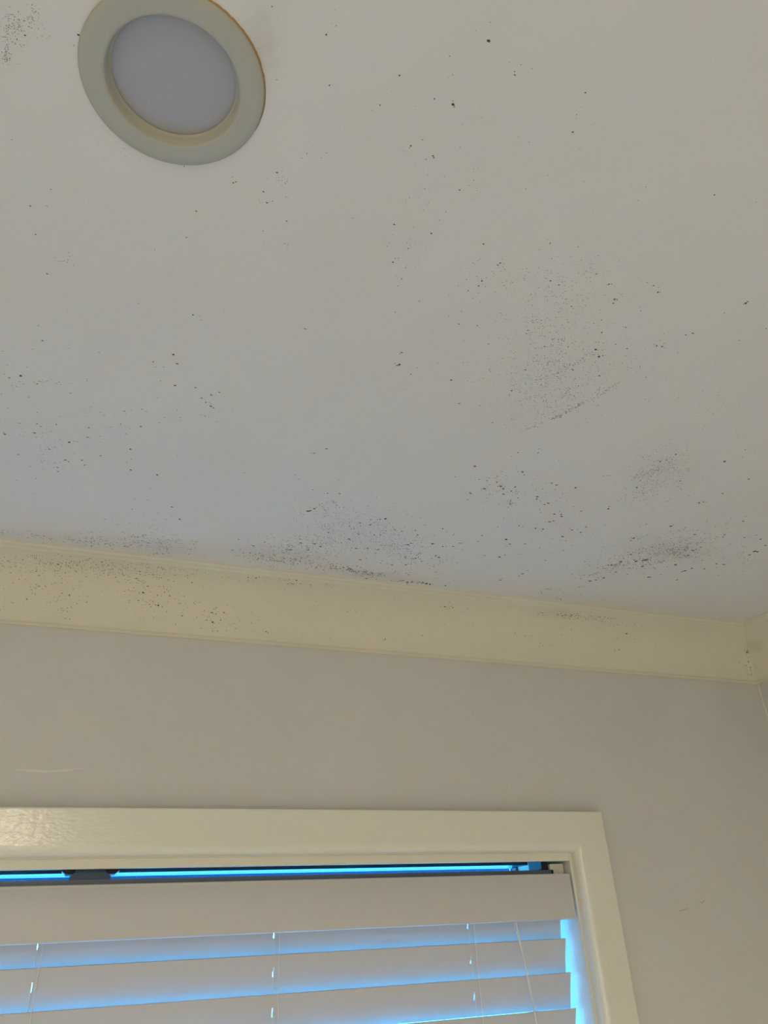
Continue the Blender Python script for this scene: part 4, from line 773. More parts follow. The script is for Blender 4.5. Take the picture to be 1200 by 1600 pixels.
365,903,17b 365,448,6b 365,463,4b 365,501,6b 365,514,8b 365,481,4b 365,490,7b 365,456,5b 365,940,16c 365,450,8b 365,474,9b 365,832,7b 365,500,8b 
365,478,9b 365,444,4b 365,497,8b 366,513,9b 366,461,7b 366,948,12c 366,423,5b 366,649,11b 366,435,4b 366,478,5b 366,472,8b 366,938,12c 366,848,17b 
366,455,4b 366,514,5b 366,441,4b 366,876,7b 366,434,5b 366,493,5b 366,470,6b 366,412,4b 366,452,4b 366,549,5b 366,434,7b 367,468,6b 367,465,7b 
367,478,5b 367,491,4b 367,482,9b 367,946,20c 367,315,4b 367,480,5b 367,438,9b 367,846,8b 367,440,5b 367,436,8b 367,440,5b 367,447,5b 367,476,4b 
367,474,5b 367,856,18b 367,395,6b 367,451,6b 367,351,4b 367,386,4b 368,800,20a 368,384,4b 368,796,6b 368,946,13c 368,461,4b 368,506,4b 368,447,5b 
368,905,7b 368,455,4b 368,541,4b 368,935,12c 368,875,13b 368,941,20c 368,477,9b 368,433,4b 368,510,7b 369,457,8b 369,453,6b 369,452,6b 369,940,22c 
369,459,4b 369,402,4b 369,554,5b 369,844,7b 369,478,7b 369,939,7b 369,476,5b 369,480,4b 369,732,11b 369,474,4b 369,939,22c 369,461,4b 369,846,7b 
369,958,19c 369,476,5b 369,851,7b 369,428,13a 369,448,5b 369,448,6b 369,364,3b 370,438,4b 370,484,8b 370,421,4b 370,422,7b 370,443,4b 370,399,4b 
370,469,4b 370,936,14c 370,519,6b 370,870,20b 370,464,7b 370,475,4b 370,538,7b 370,423,5b 370,436,4b 370,554,5b 370,447,5b 370,394,5b 370,474,4b 
370,453,7b 370,444,6b 370,842,21a 370,507,6b 370,450,7b 370,432,5b 370,893,17b 370,454,4b 370,461,4b 370,869,10b 370,402,4b 370,448,4b 370,417,4b 
371,365,5b 371,479,5b 371,441,8b 371,508,5b 371,474,6b 371,507,6b 371,479,4b 371,462,9b 371,465,4b 371,471,7b 371,457,4b 371,513,5b 371,454,5b 
371,933,8b 371,433,4b 371,446,8b 371,471,5b 371,378,7b 371,403,4b 371,498,4b 372,491,4b 372,507,5b 372,853,12b 372,856,7b 372,469,4b 372,506,5b 
372,448,8b 372,889,10b 372,515,5b 372,448,4b 372,543,10b 372,874,7b 372,407,4b 372,903,8b 372,471,9b 372,436,7b 372,945,13c 372,856,7b 372,509,7b 
372,437,8b 372,455,5b 372,807,7b 372,519,5b 372,402,5b 372,419,9b 372,463,6b 372,435,4b 372,535,6b 372,520,5b 373,936,11c 373,505,7b 373,377,4b 
373,470,4b 373,503,4b 373,541,5b 373,423,5b 373,448,7b 373,504,5b 373,457,4b 373,542,4b 373,426,4b 373,469,4b 373,504,5b 373,483,4b 373,483,7b 
373,474,9b 374,405,4b 374,855,7b 374,533,5b 374,471,5b 374,545,5b 374,508,5b 374,848,9b 374,506,6b 374,450,7b 374,841,29a 374,424,5b 374,485,7b 
374,783,17b 374,485,7b 374,902,7b 374,445,6b 374,489,6b 374,356,7b 374,473,5b 374,477,7b 374,400,7b 374,484,8b 374,465,5b 374,872,11b 374,523,4b 
374,918,12b 374,408,4b 375,508,7b 375,852,20b 375,454,7b 375,474,4b 375,637,25a 375,469,4b 375,324,3b 375,811,20a 375,479,4b 375,859,7b 375,527,5b 
375,537,4b 375,844,7b 375,874,13b 375,560,10b 375,829,7b 375,907,28a 375,394,8b 375,460,5b 375,948,12c 375,835,8b 375,862,7b 375,544,9b 375,363,18a 
376,506,4b 376,479,8b 376,942,18b 376,886,10b 376,501,9b 376,836,22a 376,414,5b 376,461,4b 376,472,5b 376,408,4b 376,466,9b 376,467,4b 376,877,11b 
376,455,5b 376,816,18b 376,830,7b 376,501,6b 376,485,6b 376,512,5b 376,829,8b 376,486,4b 377,534,4b 377,455,5b 377,944,17c 377,910,7b 377,518,5b 
377,459,4b 377,525,4b 377,500,4b 377,446,4b 377,548,5b 377,879,10b 377,481,4b 377,844,16b 377,500,6b 377,367,14a 377,419,4b 377,577,5b 377,362,12a 
377,481,5b 377,544,7b 377,365,8b 377,406,7b 377,438,4b 377,356,6b 377,472,4b 377,477,7b 377,487,6b 377,449,8b 377,456,4b 378,454,4b 378,457,7b 
378,881,11b 378,407,4b 378,854,15b 378,535,4b 378,462,5b 378,402,4b 378,500,4b 378,430,7b 378,854,7b 378,482,5b 378,436,6b 378,504,8b 378,466,7b 
378,363,7b 378,826,17b 378,836,18b 378,853,13b 378,549,8b 378,492,7b 378,888,15b 378,542,4b 378,476,4b 378,868,7b 378,874,9b 378,356,5b 379,358,3b 
379,880,7b 379,480,4b 379,438,5b 379,469,7b 379,484,4b 379,538,5b 379,870,7b 379,503,6b 379,452,8b 379,858,8b 379,508,8b 379,460,7b 379,417,4b 
379,326,3b 379,416,4b 379,418,4b 379,472,4b 379,449,4b 379,485,8b 379,419,4b 379,442,6b 379,480,4b 379,388,12a 379,452,4b 379,463,7b 379,467,8b 
379,481,4b 379,424,4b 379,424,5b 379,499,7b 379,473,6b 380,509,5b 380,336,5b 380,449,4b 380,457,8b 380,482,5b 380,373,4b 380,464,8b 380,853,14b 
380,463,7b 380,920,16b 380,887,8b 380,462,9b 380,856,8b 380,457,5b 380,503,4b 380,450,7b 380,458,5b 380,526,4b 380,464,8b 380,358,7b 380,442,4b 
380,502,5b 381,874,12b 381,565,6b 381,536,10b 381,471,5b 381,510,9b 381,463,5b 381,861,15b 381,464,4b 381,463,6b 381,453,9b 381,475,4b 381,457,4b 
381,482,4b 381,819,9b 381,874,12b 381,460,6b 381,464,5b 381,868,11b 381,453,4b 381,517,8b 381,455,4b 381,419,4b 381,485,7b 381,395,6b 381,468,4b 
381,453,10b 382,468,9b 382,450,8b 382,458,4b 382,468,5b 382,414,4b 382,456,5b 382,480,5b 382,476,5b 382,454,8b 382,459,4b 382,527,5b 382,840,7b 
382,460,4b 383,451,4b 383,445,4b 383,502,5b 383,893,8b 383,468,6b 383,468,4b 383,385,4b 383,876,15b 383,875,17b 383,880,18b 383,511,4b 383,458,4b 
383,840,7b 383,461,6b 383,453,8b 384,464,5b 384,452,4b 384,468,4b 384,502,4b 384,522,4b 384,461,6b 384,456,6b 384,544,4b 384,426,9b 384,879,22a 
384,519,4b 384,842,7b 384,516,10b 384,449,4b 384,848,13b 384,858,14b 384,447,7b 384,525,4b 384,491,4b 385,875,18b 385,501,9b 385,453,4b 385,933,7b 
385,920,10b 385,503,7b 385,883,7b 385,517,4b 385,857,11b 385,409,4b 385,449,9b 385,837,10b 385,471,7b 385,860,9b 385,860,9b 385,441,4b 385,249,11a 
385,450,10b 385,426,7b 385,455,8b 385,889,9b 385,469,5b 386,818,13b 386,459,8b 386,496,5b 386,453,4b 386,896,10b 386,514,7b 386,488,7b 386,470,6b 
386,439,4b 386,928,8b 386,454,4b 386,476,5b 386,465,5b 386,459,4b 386,884,7b 386,923,18b 386,659,10b 386,473,7b 386,495,5b 386,483,5b 386,359,4b 
386,497,8b 386,456,5b 387,500,4b 387,445,5b 387,469,6b 387,932,17b 387,825,16b 387,882,17b 387,860,7b 387,463,6b 387,926,12b 387,480,5b 387,512,5b 
387,519,4b 387,866,14b 387,459,5b 387,470,5b 387,466,4b 387,500,8b 387,429,5b 387,527,7b 387,476,4b 387,421,4b 388,464,4b 388,874,7b 388,471,5b 
388,441,5b 388,865,17b 388,461,4b 388,521,4b 388,449,11b 388,420,4b 388,404,4b 388,927,17b 388,393,5b 388,454,4b 388,465,4b 389,444,5b 389,880,7b 
389,421,6b 389,505,10b 389,448,7b 389,763,8b 389,446,7b 389,401,15a 389,830,15b 389,523,6b 389,442,5b 389,447,6b 389,484,5b 389,473,5b 390,816,14b 
390,494,4b 390,466,7b 390,426,4b 390,432,5b 390,840,7b 390,447,5b 390,444,8b 390,431,5b 390,453,8b 390,450,5b 390,427,5b 390,450,4b 390,492,5b 
390,874,11b 390,438,5b 390,441,5b 390,507,10b 390,875,8b 390,521,4b 391,474,9b 391,414,8b 391,455,16a 391,503,6b 391,460,4b 391,926,13b 391,486,8b 
391,444,5b 391,460,6b 391,479,4b 391,407,8b 391,440,5b 391,694,8b 391,356,5b 391,338,10b 391,488,6b 391,415,4b 391,534,5b 391,441,7b 391,826,9b 
392,415,4b 392,446,8b 392,451,4b 392,465,4b 392,882,14b 392,462,4b 392,467,8b 392,505,7b 392,484,6b 392,438,8b 392,504,4b 392,840,7b 392,476,7b 
392,433,4b 392,448,6b 392,388,6b 392,437,6b 392,441,6b 392,435,5b 392,436,6b 392,431,6b 392,506,9b 393,890,7b 393,522,6b 393,455,8b 393,842,8b 
393,872,9b 393,625,5b 393,863,8b 393,414,4b 393,931,12b 393,549,8b 393,425,5b 393,429,7b 393,484,4b 393,957,23b 393,661,17a 393,432,7b 393,460,4b 
393,366,3b 393,841,7b 393,413,7b 393,446,7b 393,523,8b 394,900,25a 394,879,19b 394,420,4b 394,558,7b 394,863,7b 394,868,10b 394,471,6b 394,524,4b 
394,474,5b 394,443,6b 394,496,7b 394,414,5b 394,439,11b 394,560,7b 394,433,5b 394,442,4b 395,430,7b 395,465,8b 395,530,7b 395,437,6b 395,506,5b 
395,925,8b 395,485,8b 395,515,5b 395,526,9b 395,508,9b 395,512,4b 396,831,7b 396,427,10b 396,692,19a 396,458,4b 396,441,8b 396,855,7b 396,420,5b 
396,459,4b 396,882,14b 396,841,19b 396,440,5b 396,417,6b 396,473,4b 396,896,21b 396,458,4b 396,423,9b 397,485,6b 397,432,6b 397,555,11b 397,553,12b 
397,518,5b 397,423,8b 397,806,15b 397,511,4b 397,488,4b 397,505,5b 397,440,4b 397,926,7b 397,868,20b 397,879,20b 397,515,4b 397,513,6b 397,887,8b 
397,535,7b 397,423,20a 397,862,10b 397,430,9b 398,413,8b 398,495,4b 398,437,5b 398,556,6b 398,506,6b 398,959,15c 398,693,20a 398,431,4b 398,553,6b 
398,479,4b 398,459,4b 398,339,11a 398,864,15b 398,512,5b 398,858,17b 399,655,8b 399,427,7b 399,496,4b 399,861,18b 399,883,7b 399,522,5b 399,514,5b 
399,506,8b 399,510,7b 399,430,10b 399,877,25a 399,925,8b 399,881,17b 399,893,15b 399,553,10b 399,483,5b 399,865,15b 400,429,4b 400,551,10b 400,466,6b 
400,429,4b 400,496,4b 400,514,4b 400,423,4b 400,513,9b 400,420,4b 400,708,17b 400,526,9b 400,448,8b 400,897,10b 400,890,9b 400,422,5b 400,488,4b 
400,864,8b 400,410,6b 400,463,5b 400,433,5b 400,939,9b 401,897,21b 401,468,8b 401,830,7b 401,843,10b 401,490,8b 401,444,4b 401,541,9b 401,658,9b 
401,481,4b 401,490,4b 401,548,9b 401,792,7b 401,481,8b 401,552,9b 401,464,6b 401,502,6b 401,496,6b 401,786,21a 401,525,10b 402,476,4b 402,874,20b 
402,654,11b 402,862,17b 402,866,8b 402,889,7b 402,512,5b 402,541,6b 402,484,6b 402,493,8b 402,502,4b 402,502,4b 402,481,4b 402,466,9b 402,480,5b 
402,519,5b 402,569,5b 402,513,5b 402,838,7b 402,872,15b 402,503,9b 402,490,4b 402,545,6b 402,533,5b 403,364,8b 403,427,6b 403,905,9b 403,455,6b 
403,478,7b 403,496,4b 403,469,5b 403,958,21c 403,425,4b 403,422,8b 403,548,8b 403,502,5b 403,472,7b 403,547,6b 403,428,6b 403,438,4b 403,514,5b 
403,506,4b 403,475,5b 403,482,6b 403,889,8b 403,512,7b 403,548,12b 404,494,4b 404,500,4b 404,890,9b 404,661,18a 404,440,4b 404,546,7b 404,485,5b 
404,889,14b 404,486,8b 404,504,5b 404,655,11b 404,339,10b 404,492,6b 404,486,4b 404,500,5b 404,480,6b 404,491,4b 404,444,4b 404,389,4b 404,483,4b 
404,497,8b 404,416,4b 404,511,4b 405,485,4b 405,892,7b 405,488,8b 405,463,5b 405,493,5b 405,954,18c 405,487,4b 405,495,9b 405,916,7b 405,481,9b 
405,477,5b 405,830,29a 405,530,7b 405,495,9b 405,483,9b 405,490,5b 405,463,6b 405,481,9b 405,927,20b 406,680,13b 406,953,18b 406,954,18c 406,487,9b 
406,472,5b 406,508,9b 406,438,5b 406,492,6b 406,626,6b 406,489,9b 406,838,7b 406,541,6b 406,494,7b 406,493,7b 406,436,6b 406,430,20a 406,518,5b 
406,389,12a 406,838,14b 406,438,4b 406,496,6b 406,492,4b 406,538,13b 406,430,5b 406,420,5b 407,486,4b 407,481,5b 407,446,4b 407,924,7b 407,367,11b 
407,606,13b 407,700,6b 407,525,4b 407,431,4b 407,683,14b 407,433,5b 407,443,4b 407,675,7b 407,443,6b 407,548,12b 407,957,13c 407,877,20b 407,439,7b 
407,893,8b 407,672,14b 407,344,16a 407,911,7b 407,485,8b 407,479,4b 408,453,6b 408,491,5b 408,478,4b 408,449,6b 408,471,5b 408,464,4b 408,449,9b 
408,829,16b 408,428,13a 408,854,13b 408,475,5b 408,457,5b 408,510,9b 408,539,7b 409,400,5b 409,957,12c 409,678,22a 409,487,5b 409,466,4b 409,462,7b 
409,437,5b 409,343,9b 409,540,9b 409,476,4b 409,457,6b 409,437,4b 409,647,9b 409,487,5b 409,383,4b 409,430,4b 409,679,23a 409,479,4b 410,429,4b 
410,375,5b 410,482,5b 410,953,26c 410,677,6b 410,849,8b 410,510,4b 410,924,13b 410,442,4b 410,488,6b 410,951,21c 410,427,5b 410,433,4b 410,677,11b 
410,517,9b 410,597,17a 410,489,5b 410,494,5b 410,653,13b 410,520,9b 410,453,8b 410,930,21b 410,793,14b 410,673,13b 411,488,7b 411,490,8b 411,649,8b 
411,883,10b 411,477,4b 411,638,16b 411,650,12b 411,427,4b 411,502,5b 411,495,4b 411,647,12b 411,474,8b 411,508,5b 411,411,13a 411,474,9b 411,477,7b 
411,530,10b 411,441,4b 411,668,12b 411,845,9b 411,492,4b 412,498,5b 412,459,4b 412,493,8b 412,507,5b 412,932,15b 412,935,8b 412,430,5b 412,532,7b 
412,498,4b 412,668,5b 412,444,4b 412,884,19b 413,483,6b 413,649,9b 413,472,4b 413,459,6b 413,495,8b 413,679,7b 413,443,7b 413,682,15b 413,654,9b 
413,488,5b 413,433,8b 414,905,12b 414,499,4b 414,497,4b 414,885,16b 414,947,8b 414,420,4b 414,523,7b 414,400,5b 414,531,9b 414,530,5b 414,530,6b 
414,529,9b 414,445,5b 415,492,6b 415,659,8b 415,531,12b 415,494,4b 415,466,4b 415,455,6b 415,822,7b 415,883,10b 415,485,5b 415,528,9b 415,472,9b 
415,489,6b 415,529,9b 415,462,5b 415,531,5b 416,529,13b 416,506,4b 416,444,4b 416,464,8b 416,419,4b 416,525,10b 416,526,7b 416,523,7b 416,451,4b 
416,512,9b 416,529,6b 416,680,6b 416,446,7b 416,489,10b 416,473,6b 417,526,7b 417,448,8b 417,955,13c 417,519,11b 417,483,6b 417,490,8b 417,431,5b 
417,529,8b 417,659,7b 417,661,18a 417,852,7b 417,456,5b 417,422,4b 417,525,7b 417,470,5b 417,479,5b 417,468,7b 417,528,7b 417,495,7b 417,524,13b 
417,484,6b 417,523,6b 418,527,6b 418,522,7b 418,883,8b 418,496,5b 418,506,9b 418,402,6b 418,522,8b 418,657,9b 418,462,6b 418,928,8b 418,450,4b 
418,468,4b 418,811,6b 418,531,6b 418,524,8b 418,462,5b 419,472,5b 419,461,4b 419,506,9b 419,469,7b 419,957,33a 419,953,17c 419,504,6b 419,691,10b 
419,481,5b 419,524,8b 419,573,9b 419,522,5b 419,957,18c 419,527,6b 419,492,9b 419,457,4b 419,513,7b 420,648,6b 420,483,4b 420,444,5b 420,522,10b 
420,244,6b 420,644,14b 420,511,5b 420,880,8b 420,518,7b 420,522,7b 420,403,4b 420,420,4b 421,686,6b 421,478,5b 421,517,7b 421,525,7b 421,461,8b 
421,525,10b 421,708,11b 421,523,13b 421,687,12b 421,521,11b 421,962,21c 421,504,8b 421,515,6b 421,523,9b 422,680,6b 422,474,4b 422,524,8b 422,690,11b 
422,547,5b 422,521,8b 422,795,17b 422,510,10b 422,521,5b 422,436,8b 422,622,8b 422,454,16a 422,514,13b 422,697,16b 422,650,5b 422,688,6b 422,455,8b 
422,485,4b 423,854,9b 423,873,21b 423,445,4b 423,517,10b 423,517,9b 423,432,7b 423,516,13b 423,478,5b 423,833,23a 423,515,9b 423,826,8b 423,510,12b 
423,450,8b 423,666,7b 423,525,7b 423,526,8b 423,447,4b 423,798,19b 423,862,14b 423,669,17a 424,512,9b 424,511,8b 424,626,6b 424,517,7b 424,518,5b 
424,704,7b 424,500,7b 424,889,16b 424,677,8b 424,667,6b 424,951,22c 424,665,9b 424,508,6b 424,662,8b 424,509,7b 424,661,8b 424,666,5b 425,506,11b 
425,486,6b 425,513,6b 425,861,23a 425,509,8b 425,406,5b 425,484,5b 425,955,16c 425,468,7b 425,650,11b 425,541,5b 425,625,5b 425,955,27a 425,413,14a 
425,952,16c 426,865,16b 426,526,5b 426,664,5b 426,864,17b 426,665,8b 426,877,10b 426,668,26a 426,450,6b 426,511,7b 426,508,6b 426,679,9b 426,897,7b 
426,504,10b 426,677,6b 426,468,4b 426,508,6b 426,688,13b 426,487,7b 426,513,8b 427,481,4b 427,499,8b 427,704,8b 427,681,10b 427,438,4b 427,521,4b 
427,492,8b 427,507,6b 427,668,6b 427,499,13b 427,668,5b 427,513,8b 427,654,6b 427,500,9b 427,489,5b 428,873,7b 428,664,5b 428,499,12b 428,445,6b 
428,859,8b 428,506,9b 428,506,10b 428,880,8b 428,956,17c 428,677,8b 428,832,17b 428,862,7b 428,509,4b 428,504,6b 428,502,7b 429,501,11b 429,866,7b 
429,505,6b 429,500,5b 429,503,11b 429,493,5b 429,502,8b 429,460,5b 429,454,4b 429,506,11b 429,501,7b 429,496,8b 429,952,23c 429,543,5b 430,498,7b 
430,529,6b 430,584,13b 430,499,8b 430,504,6b 430,421,9b 430,682,6b 430,502,10b 430,499,5b 430,673,9b 430,633,12b 430,450,5b 430,423,4b 430,894,15b 
430,507,7b 430,670,13b 430,681,6b 430,677,7b 430,849,12b 430,887,7b 431,496,13b 431,502,8b 431,497,7b 431,441,8b 431,866,29a 431,515,5b 431,467,4b 
431,872,8b 432,667,11b 432,493,6b 432,669,8b 432,666,7b 432,672,22a 432,496,5b 432,501,5b 432,481,9b 432,883,13b 432,436,4b 432,510,9b 432,420,4b 
432,464,8b 433,904,15b 433,469,4b 433,492,11b 433,949,13c 433,461,7b 433,497,7b 433,730,7b 433,431,9b 433,473,9b 433,498,10b 433,590,16a 433,468,7b 
433,907,8b 433,600,5b 433,431,9b 433,507,7b 433,456,6b 434,471,9b 434,890,18b 434,883,9b 434,487,9b 434,478,9b 434,511,5b 434,955,18c 435,869,10b 
435,459,6b 435,472,6b 435,955,24a 435,867,8b 435,541,5b 435,505,5b 435,873,9b 436,474,11b 436,867,7b 436,493,7b 436,631,23a 436,547,7b 436,958,14c 
436,951,23c 436,895,21b 437,692,6b 437,875,11b 437,481,4b 437,702,8b 437,829,23a 437,633,9b 437,537,5b 437,489,9b 438,446,4b 438,899,7b 438,480,5b 
438,683,21a 438,876,18b 438,478,12b 438,879,8b 438,468,5b 438,689,12b 438,515,7b 438,486,11b 439,482,6b 439,670,13b 439,952,18c 439,886,8b 439,879,9b 
439,880,10b 439,682,14b 439,469,4b 439,481,6b 439,454,5b 439,470,5b 440,684,12b 440,490,8b 440,426,4b 440,660,6b 440,679,6b 440,436,4b 440,432,4b 
440,427,6b 441,684,6b 441,884,10b 441,859,11b 441,884,9b 441,888,18b 441,479,11b 441,696,6b 441,637,18a 441,949,14c 441,452,5b 442,435,8b 442,719,9b 
442,818,21a 442,483,7b 442,700,7b 442,956,21c 442,950,16c 442,485,8b 442,475,7b 442,477,7b 442,677,12b 442,472,12b 442,408,6b 443,422,6b 443,953,28a 
443,862,8b 443,550,5b 443,523,5b 443,476,8b 443,469,7b 443,878,12b 443,932,8b 443,472,7b 443,668,6b 443,443,5b 443,467,8b 443,489,4b 443,471,8b 
443,878,20b 443,510,4b 444,438,7b 444,952,22c 444,463,10b 444,468,9b 444,496,8b 444,674,18a 444,834,17b 444,706,15b 444,874,7b 444,466,7b 444,664,21a 
444,478,8b 444,673,6b 445,868,13b 445,700,8b 445,460,9b 445,697,8b 445,472,6b 445,817,17b 445,462,5b 445,476,8b 446,470,7b 446,385,7b 446,537,5b 
446,655,5b 446,871,13b 446,466,5b 446,464,6b 447,461,6b 447,868,7b 447,912,21b 447,906,7b 447,458,12b 447,634,5b 447,400,10b 447,889,8b 447,435,8b 
447,464,6b 447,954,20c 448,484,4b 448,468,6b 448,394,8b 448,462,9b 448,456,8b 448,669,14b 448,458,8b 449,706,10b 449,677,14b 449,518,5b 449,496,10b 
449,498,5b 449,682,10b 449,912,9b 449,947,9b 449,699,7b 450,673,6b 450,673,14b 450,537,6b 450,401,17a 450,950,13c 450,702,6b 450,495,5b 450,954,40a 
451,506,6b 451,520,5b 451,957,12c 451,697,9b 451,645,5b 451,723,6b 451,683,13b 451,463,6b 451,500,5b 451,695,6b 451,466,9b 451,697,6b 451,673,9b 
451,496,4b 451,698,6b 452,494,4b 452,690,6b 452,429,4b 452,473,5b 452,395,4b 452,457,5b 452,677,9b 452,444,4b 452,433,4b 452,417,4b 453,954,16c 
453,699,6b 453,516,6b 453,862,15b 453,430,4b 453,672,10b 453,954,13c 454,526,8b 454,698,6b 454,679,7b 454,682,6b 454,835,18b 454,917,10b 454,702,12b 
454,522,5b 454,517,5b 454,430,10b 454,692,11b 454,676,10b 454,437,4b 454,695,14b 454,869,10b 455,695,7b 455,438,7b 455,678,10b 455,395,5b 455,955,18c 
455,433,6b 455,952,13c 455,698,11b 455,700,14b 455,953,12c 455,696,10b 455,397,6b 455,696,17b 455,954,16c 456,524,8b 456,435,4b 456,702,6b 456,702,7b 
456,700,9b 456,400,17a 456,395,5b 456,501,5b 456,955,31a 456,458,5b 456,933,17b 457,701,7b 458,642,8b 458,699,6b 458,701,6b 458,633,9b 458,694,7b 
458,703,19a 459,401,7b 459,699,7b 460,698,6b 460,704,12b 460,700,6b 460,953,16c 460,700,10b 460,711,16b 460,914,15b 460,686,19a 460,410,4b 461,700,9b 
461,516,6b 461,400,4b 462,699,8b 462,653,13b 462,789,22a 462,638,5b 462,672,9b 463,509,7b 463,707,14b 464,806,20b 464,435,4b 465,700,10b 465,714,7b 
465,875,16b 465,597,12b 465,497,5b 466,642,6b 466,394,6b 466,427,7b 467,475,5b 467,430,4b 467,650,7b 467,380,14a 467,436,4b 468,738,16b 469,430,4b 
470,663,6b 470,474,6b 470,442,12b 470,429,5b 471,761,18b 472,683,6b 472,436,6b 472,376,17a 472,728,7b 473,662,10b 473,664,13b 476,646,11b 476,403,8b 
479,483,8b 479,696,8b 480,658,8b 480,659,9b 480,736,7b 480,474,4b 481,953,28a 481,739,7b 482,346,9b 483,677,24a 484,435,6b 484,512,9b 484,643,19a 
485,682,22a 485,751,7b 486,658,7b 487,422,5b 487,482,5b 487,931,18b 488,449,4b 489,478,7b 489,664,10b 489,720,7b 491,332,11b 491,437,5b 491,654,6b 
491,472,10b 492,330,19a 492,328,14a 492,685,16b 492,646,21a 492,698,8b 493,440,4b 493,660,7b 494,673,6b 494,843,21b 494,645,6b 495,690,7b 495,504,5b 
495,496,8b 496,655,16b 497,697,7b 497,715,11b 497,474,8b 498,750,20a 500,660,6b 500,790,30a 500,437,5b 500,739,8b 501,692,10b 502,692,20a 503,703,15b 
504,732,8b 505,751,15b 505,687,25a 506,700,6b 508,711,18b 508,748,8b 510,808,18b 510,661,12b 511,663,7b 512,708,6b 512,801,24a 513,658,12b 513,671,12b 
513,679,12b 514,684,6b 515,707,6b 516,731,7b 516,701,6b 517,841,30a 518,658,6b 518,739,11b 519,644,24a 521,833,20b 521,664,6b 522,370,12b 522,402,8b 
522,742,7b 522,764,7b 522,456,9b 524,673,9b 524,463,5b 524,460,9b 524,751,22a 526,676,10b 526,670,7b 527,457,8b 527,670,6b 528,731,15b 528,709,22a 
529,726,6b 530,747,7b 531,535,8b 531,666,6b 531,701,18b 532,739,6b 533,795,22a 533,459,5b 533,729,28a 533,815,12b 533,720,8b 534,742,7b 535,750,23a 
535,350,12b 536,754,14b 536,704,7b 537,708,21a 537,612,15b 537,726,20a 538,747,9b 538,783,9b 540,548,5b 540,826,18b 540,818,7b 541,712,27a 541,442,8b 
541,685,9b 541,609,13b 542,685,14b 543,608,13b 543,825,12b 543,566,6b 544,810,8b 545,731,13b 545,703,6b 545,647,8b 545,690,11b 545,557,5b 546,550,10b 
546,544,5b 548,563,9b 550,589,6b 550,552,5b 551,818,9b 551,567,6b 552,683,10b 552,516,5b 552,560,10b 552,728,6b 553,546,5b 553,460,6b 554,570,8b 
554,702,6b 555,729,7b 555,737,11b 555,435,4b 555,736,8b 555,555,5b 555,561,7b 556,584,12b 556,907,20b 556,564,5b 556,912,28a 556,564,5b 557,558,9b 
557,562,7b 558,563,11b 558,579,7b 559,693,20a 559,438,5b 559,621,6b 559,436,4b 559,435,5b 559,562,6b 559,800,21b 560,558,9b 560,565,5b 560,547,8b 
561,565,9b 561,565,6b 562,545,10b 562,535,7b 562,572,7b 562,646,7b 562,752,8b 562,771,16b 562,754,7b 563,545,8b 563,594,6b 563,624,6b 563,567,6b 
563,443,10b 563,738,7b 563,559,11b 563,704,9b 564,495,5b 564,558,10b 564,524,5b 565,479,7b 565,465,5b 565,747,9b 566,548,9b 566,543,5b 567,555,7b 
567,565,10b 567,549,7b 567,527,5b 567,565,8b 568,758,7b 568,538,5b 569,536,10b 569,601,8b 569,726,11b 569,758,7b 569,692,8b 569,558,5b 569,587,5b 
570,584,6b 570,567,6b 570,609,7b 570,737,14b 570,467,5b 570,762,7b 571,758,7b 571,530,10b 571,577,5b 571,584,7b 571,581,8b 571,517,5b 571,741,14b 
571,701,6b 571,471,5b 571,565,8b 572,585,10b 572,550,5b 572,523,6b 572,666,7b 573,571,5b 573,761,28a 573,577,5b 573,590,12b 574,592,5b 574,584,9b 
574,595,9b 574,638,7b 574,566,6b 574,563,5b 575,576,7b 575,559,6b 575,602,8b 575,586,6b 575,761,7b 575,541,5b 575,604,6b 575,575,6b 575,597,12b 
576,741,25a 576,580,7b 576,609,8b 576,606,7b 576,588,6b 576,598,6b 576,521,8b 576,567,6b 576,601,7b 576,772,7b 577,771,12b 577,604,11b 577,492,5b 
577,598,14b 577,456,5b 577,588,10b 577,591,10b 577,591,6b 577,533,5b 577,602,14b 577,594,6b 578,567,11b 578,590,5b 578,892,23b 578,564,8b 578,591,6b 
578,452,8b 578,604,14b 578,595,11b 578,626,6b 579,884,27a 579,762,9b 579,554,7b 580,609,7b 580,592,6b 580,563,6b 580,565,10b 580,612,6b 580,595,6b 
580,609,6b 580,882,21b 580,574,11b 580,463,5b 580,628,13b 580,470,10b 581,564,8b 581,575,7b 581,597,12b 581,602,9b 581,587,9b 581,601,12b 581,573,10b 
581,596,8b 582,812,10b 582,601,7b 582,629,6b 582,590,8b 582,872,20b 582,757,7b 582,567,6b 582,604,7b 582,508,5b 582,747,7b 582,730,9b 582,737,16b 
583,531,5b 583,561,7b 583,574,6b 583,454,5b 584,570,5b 584,559,8b 584,565,19a 584,594,7b 584,594,6b 584,629,11b 584,585,6b 584,771,20b 584,584,5b 
584,596,6b 584,543,5b 584,574,6b 584,590,6b 584,606,7b 584,595,12b 584,755,7b 585,553,7b 585,595,6b 585,591,13b 585,592,8b 585,582,13b 585,589,8b 
585,589,7b 585,562,11b 585,600,14b 585,584,12b 585,596,8b 585,600,7b 585,598,6b 585,565,7b 585,585,6b 585,597,6b 585,586,11b 585,810,7b 586,771,9b 
586,555,5b 586,590,6b 586,751,7b 586,584,6b 586,580,8b 586,574,5b 586,589,6b 586,574,6b 586,582,6b 586,632,6b 586,540,6b 586,583,6b 586,574,6b 
586,570,6b 586,582,6b 586,518,9b 587,605,6b 587,655,10b 587,585,7b 587,558,7b 587,556,9b 587,608,12b 587,492,9b 587,579,7b 587,572,7b 587,592,7b 
587,496,8b 587,582,10b 587,591,11b 587,587,8b 588,599,6b 588,673,18b 588,585,7b 588,561,7b 588,750,7b 588,421,4b 588,604,7b 588,764,7b 588,646,7b 
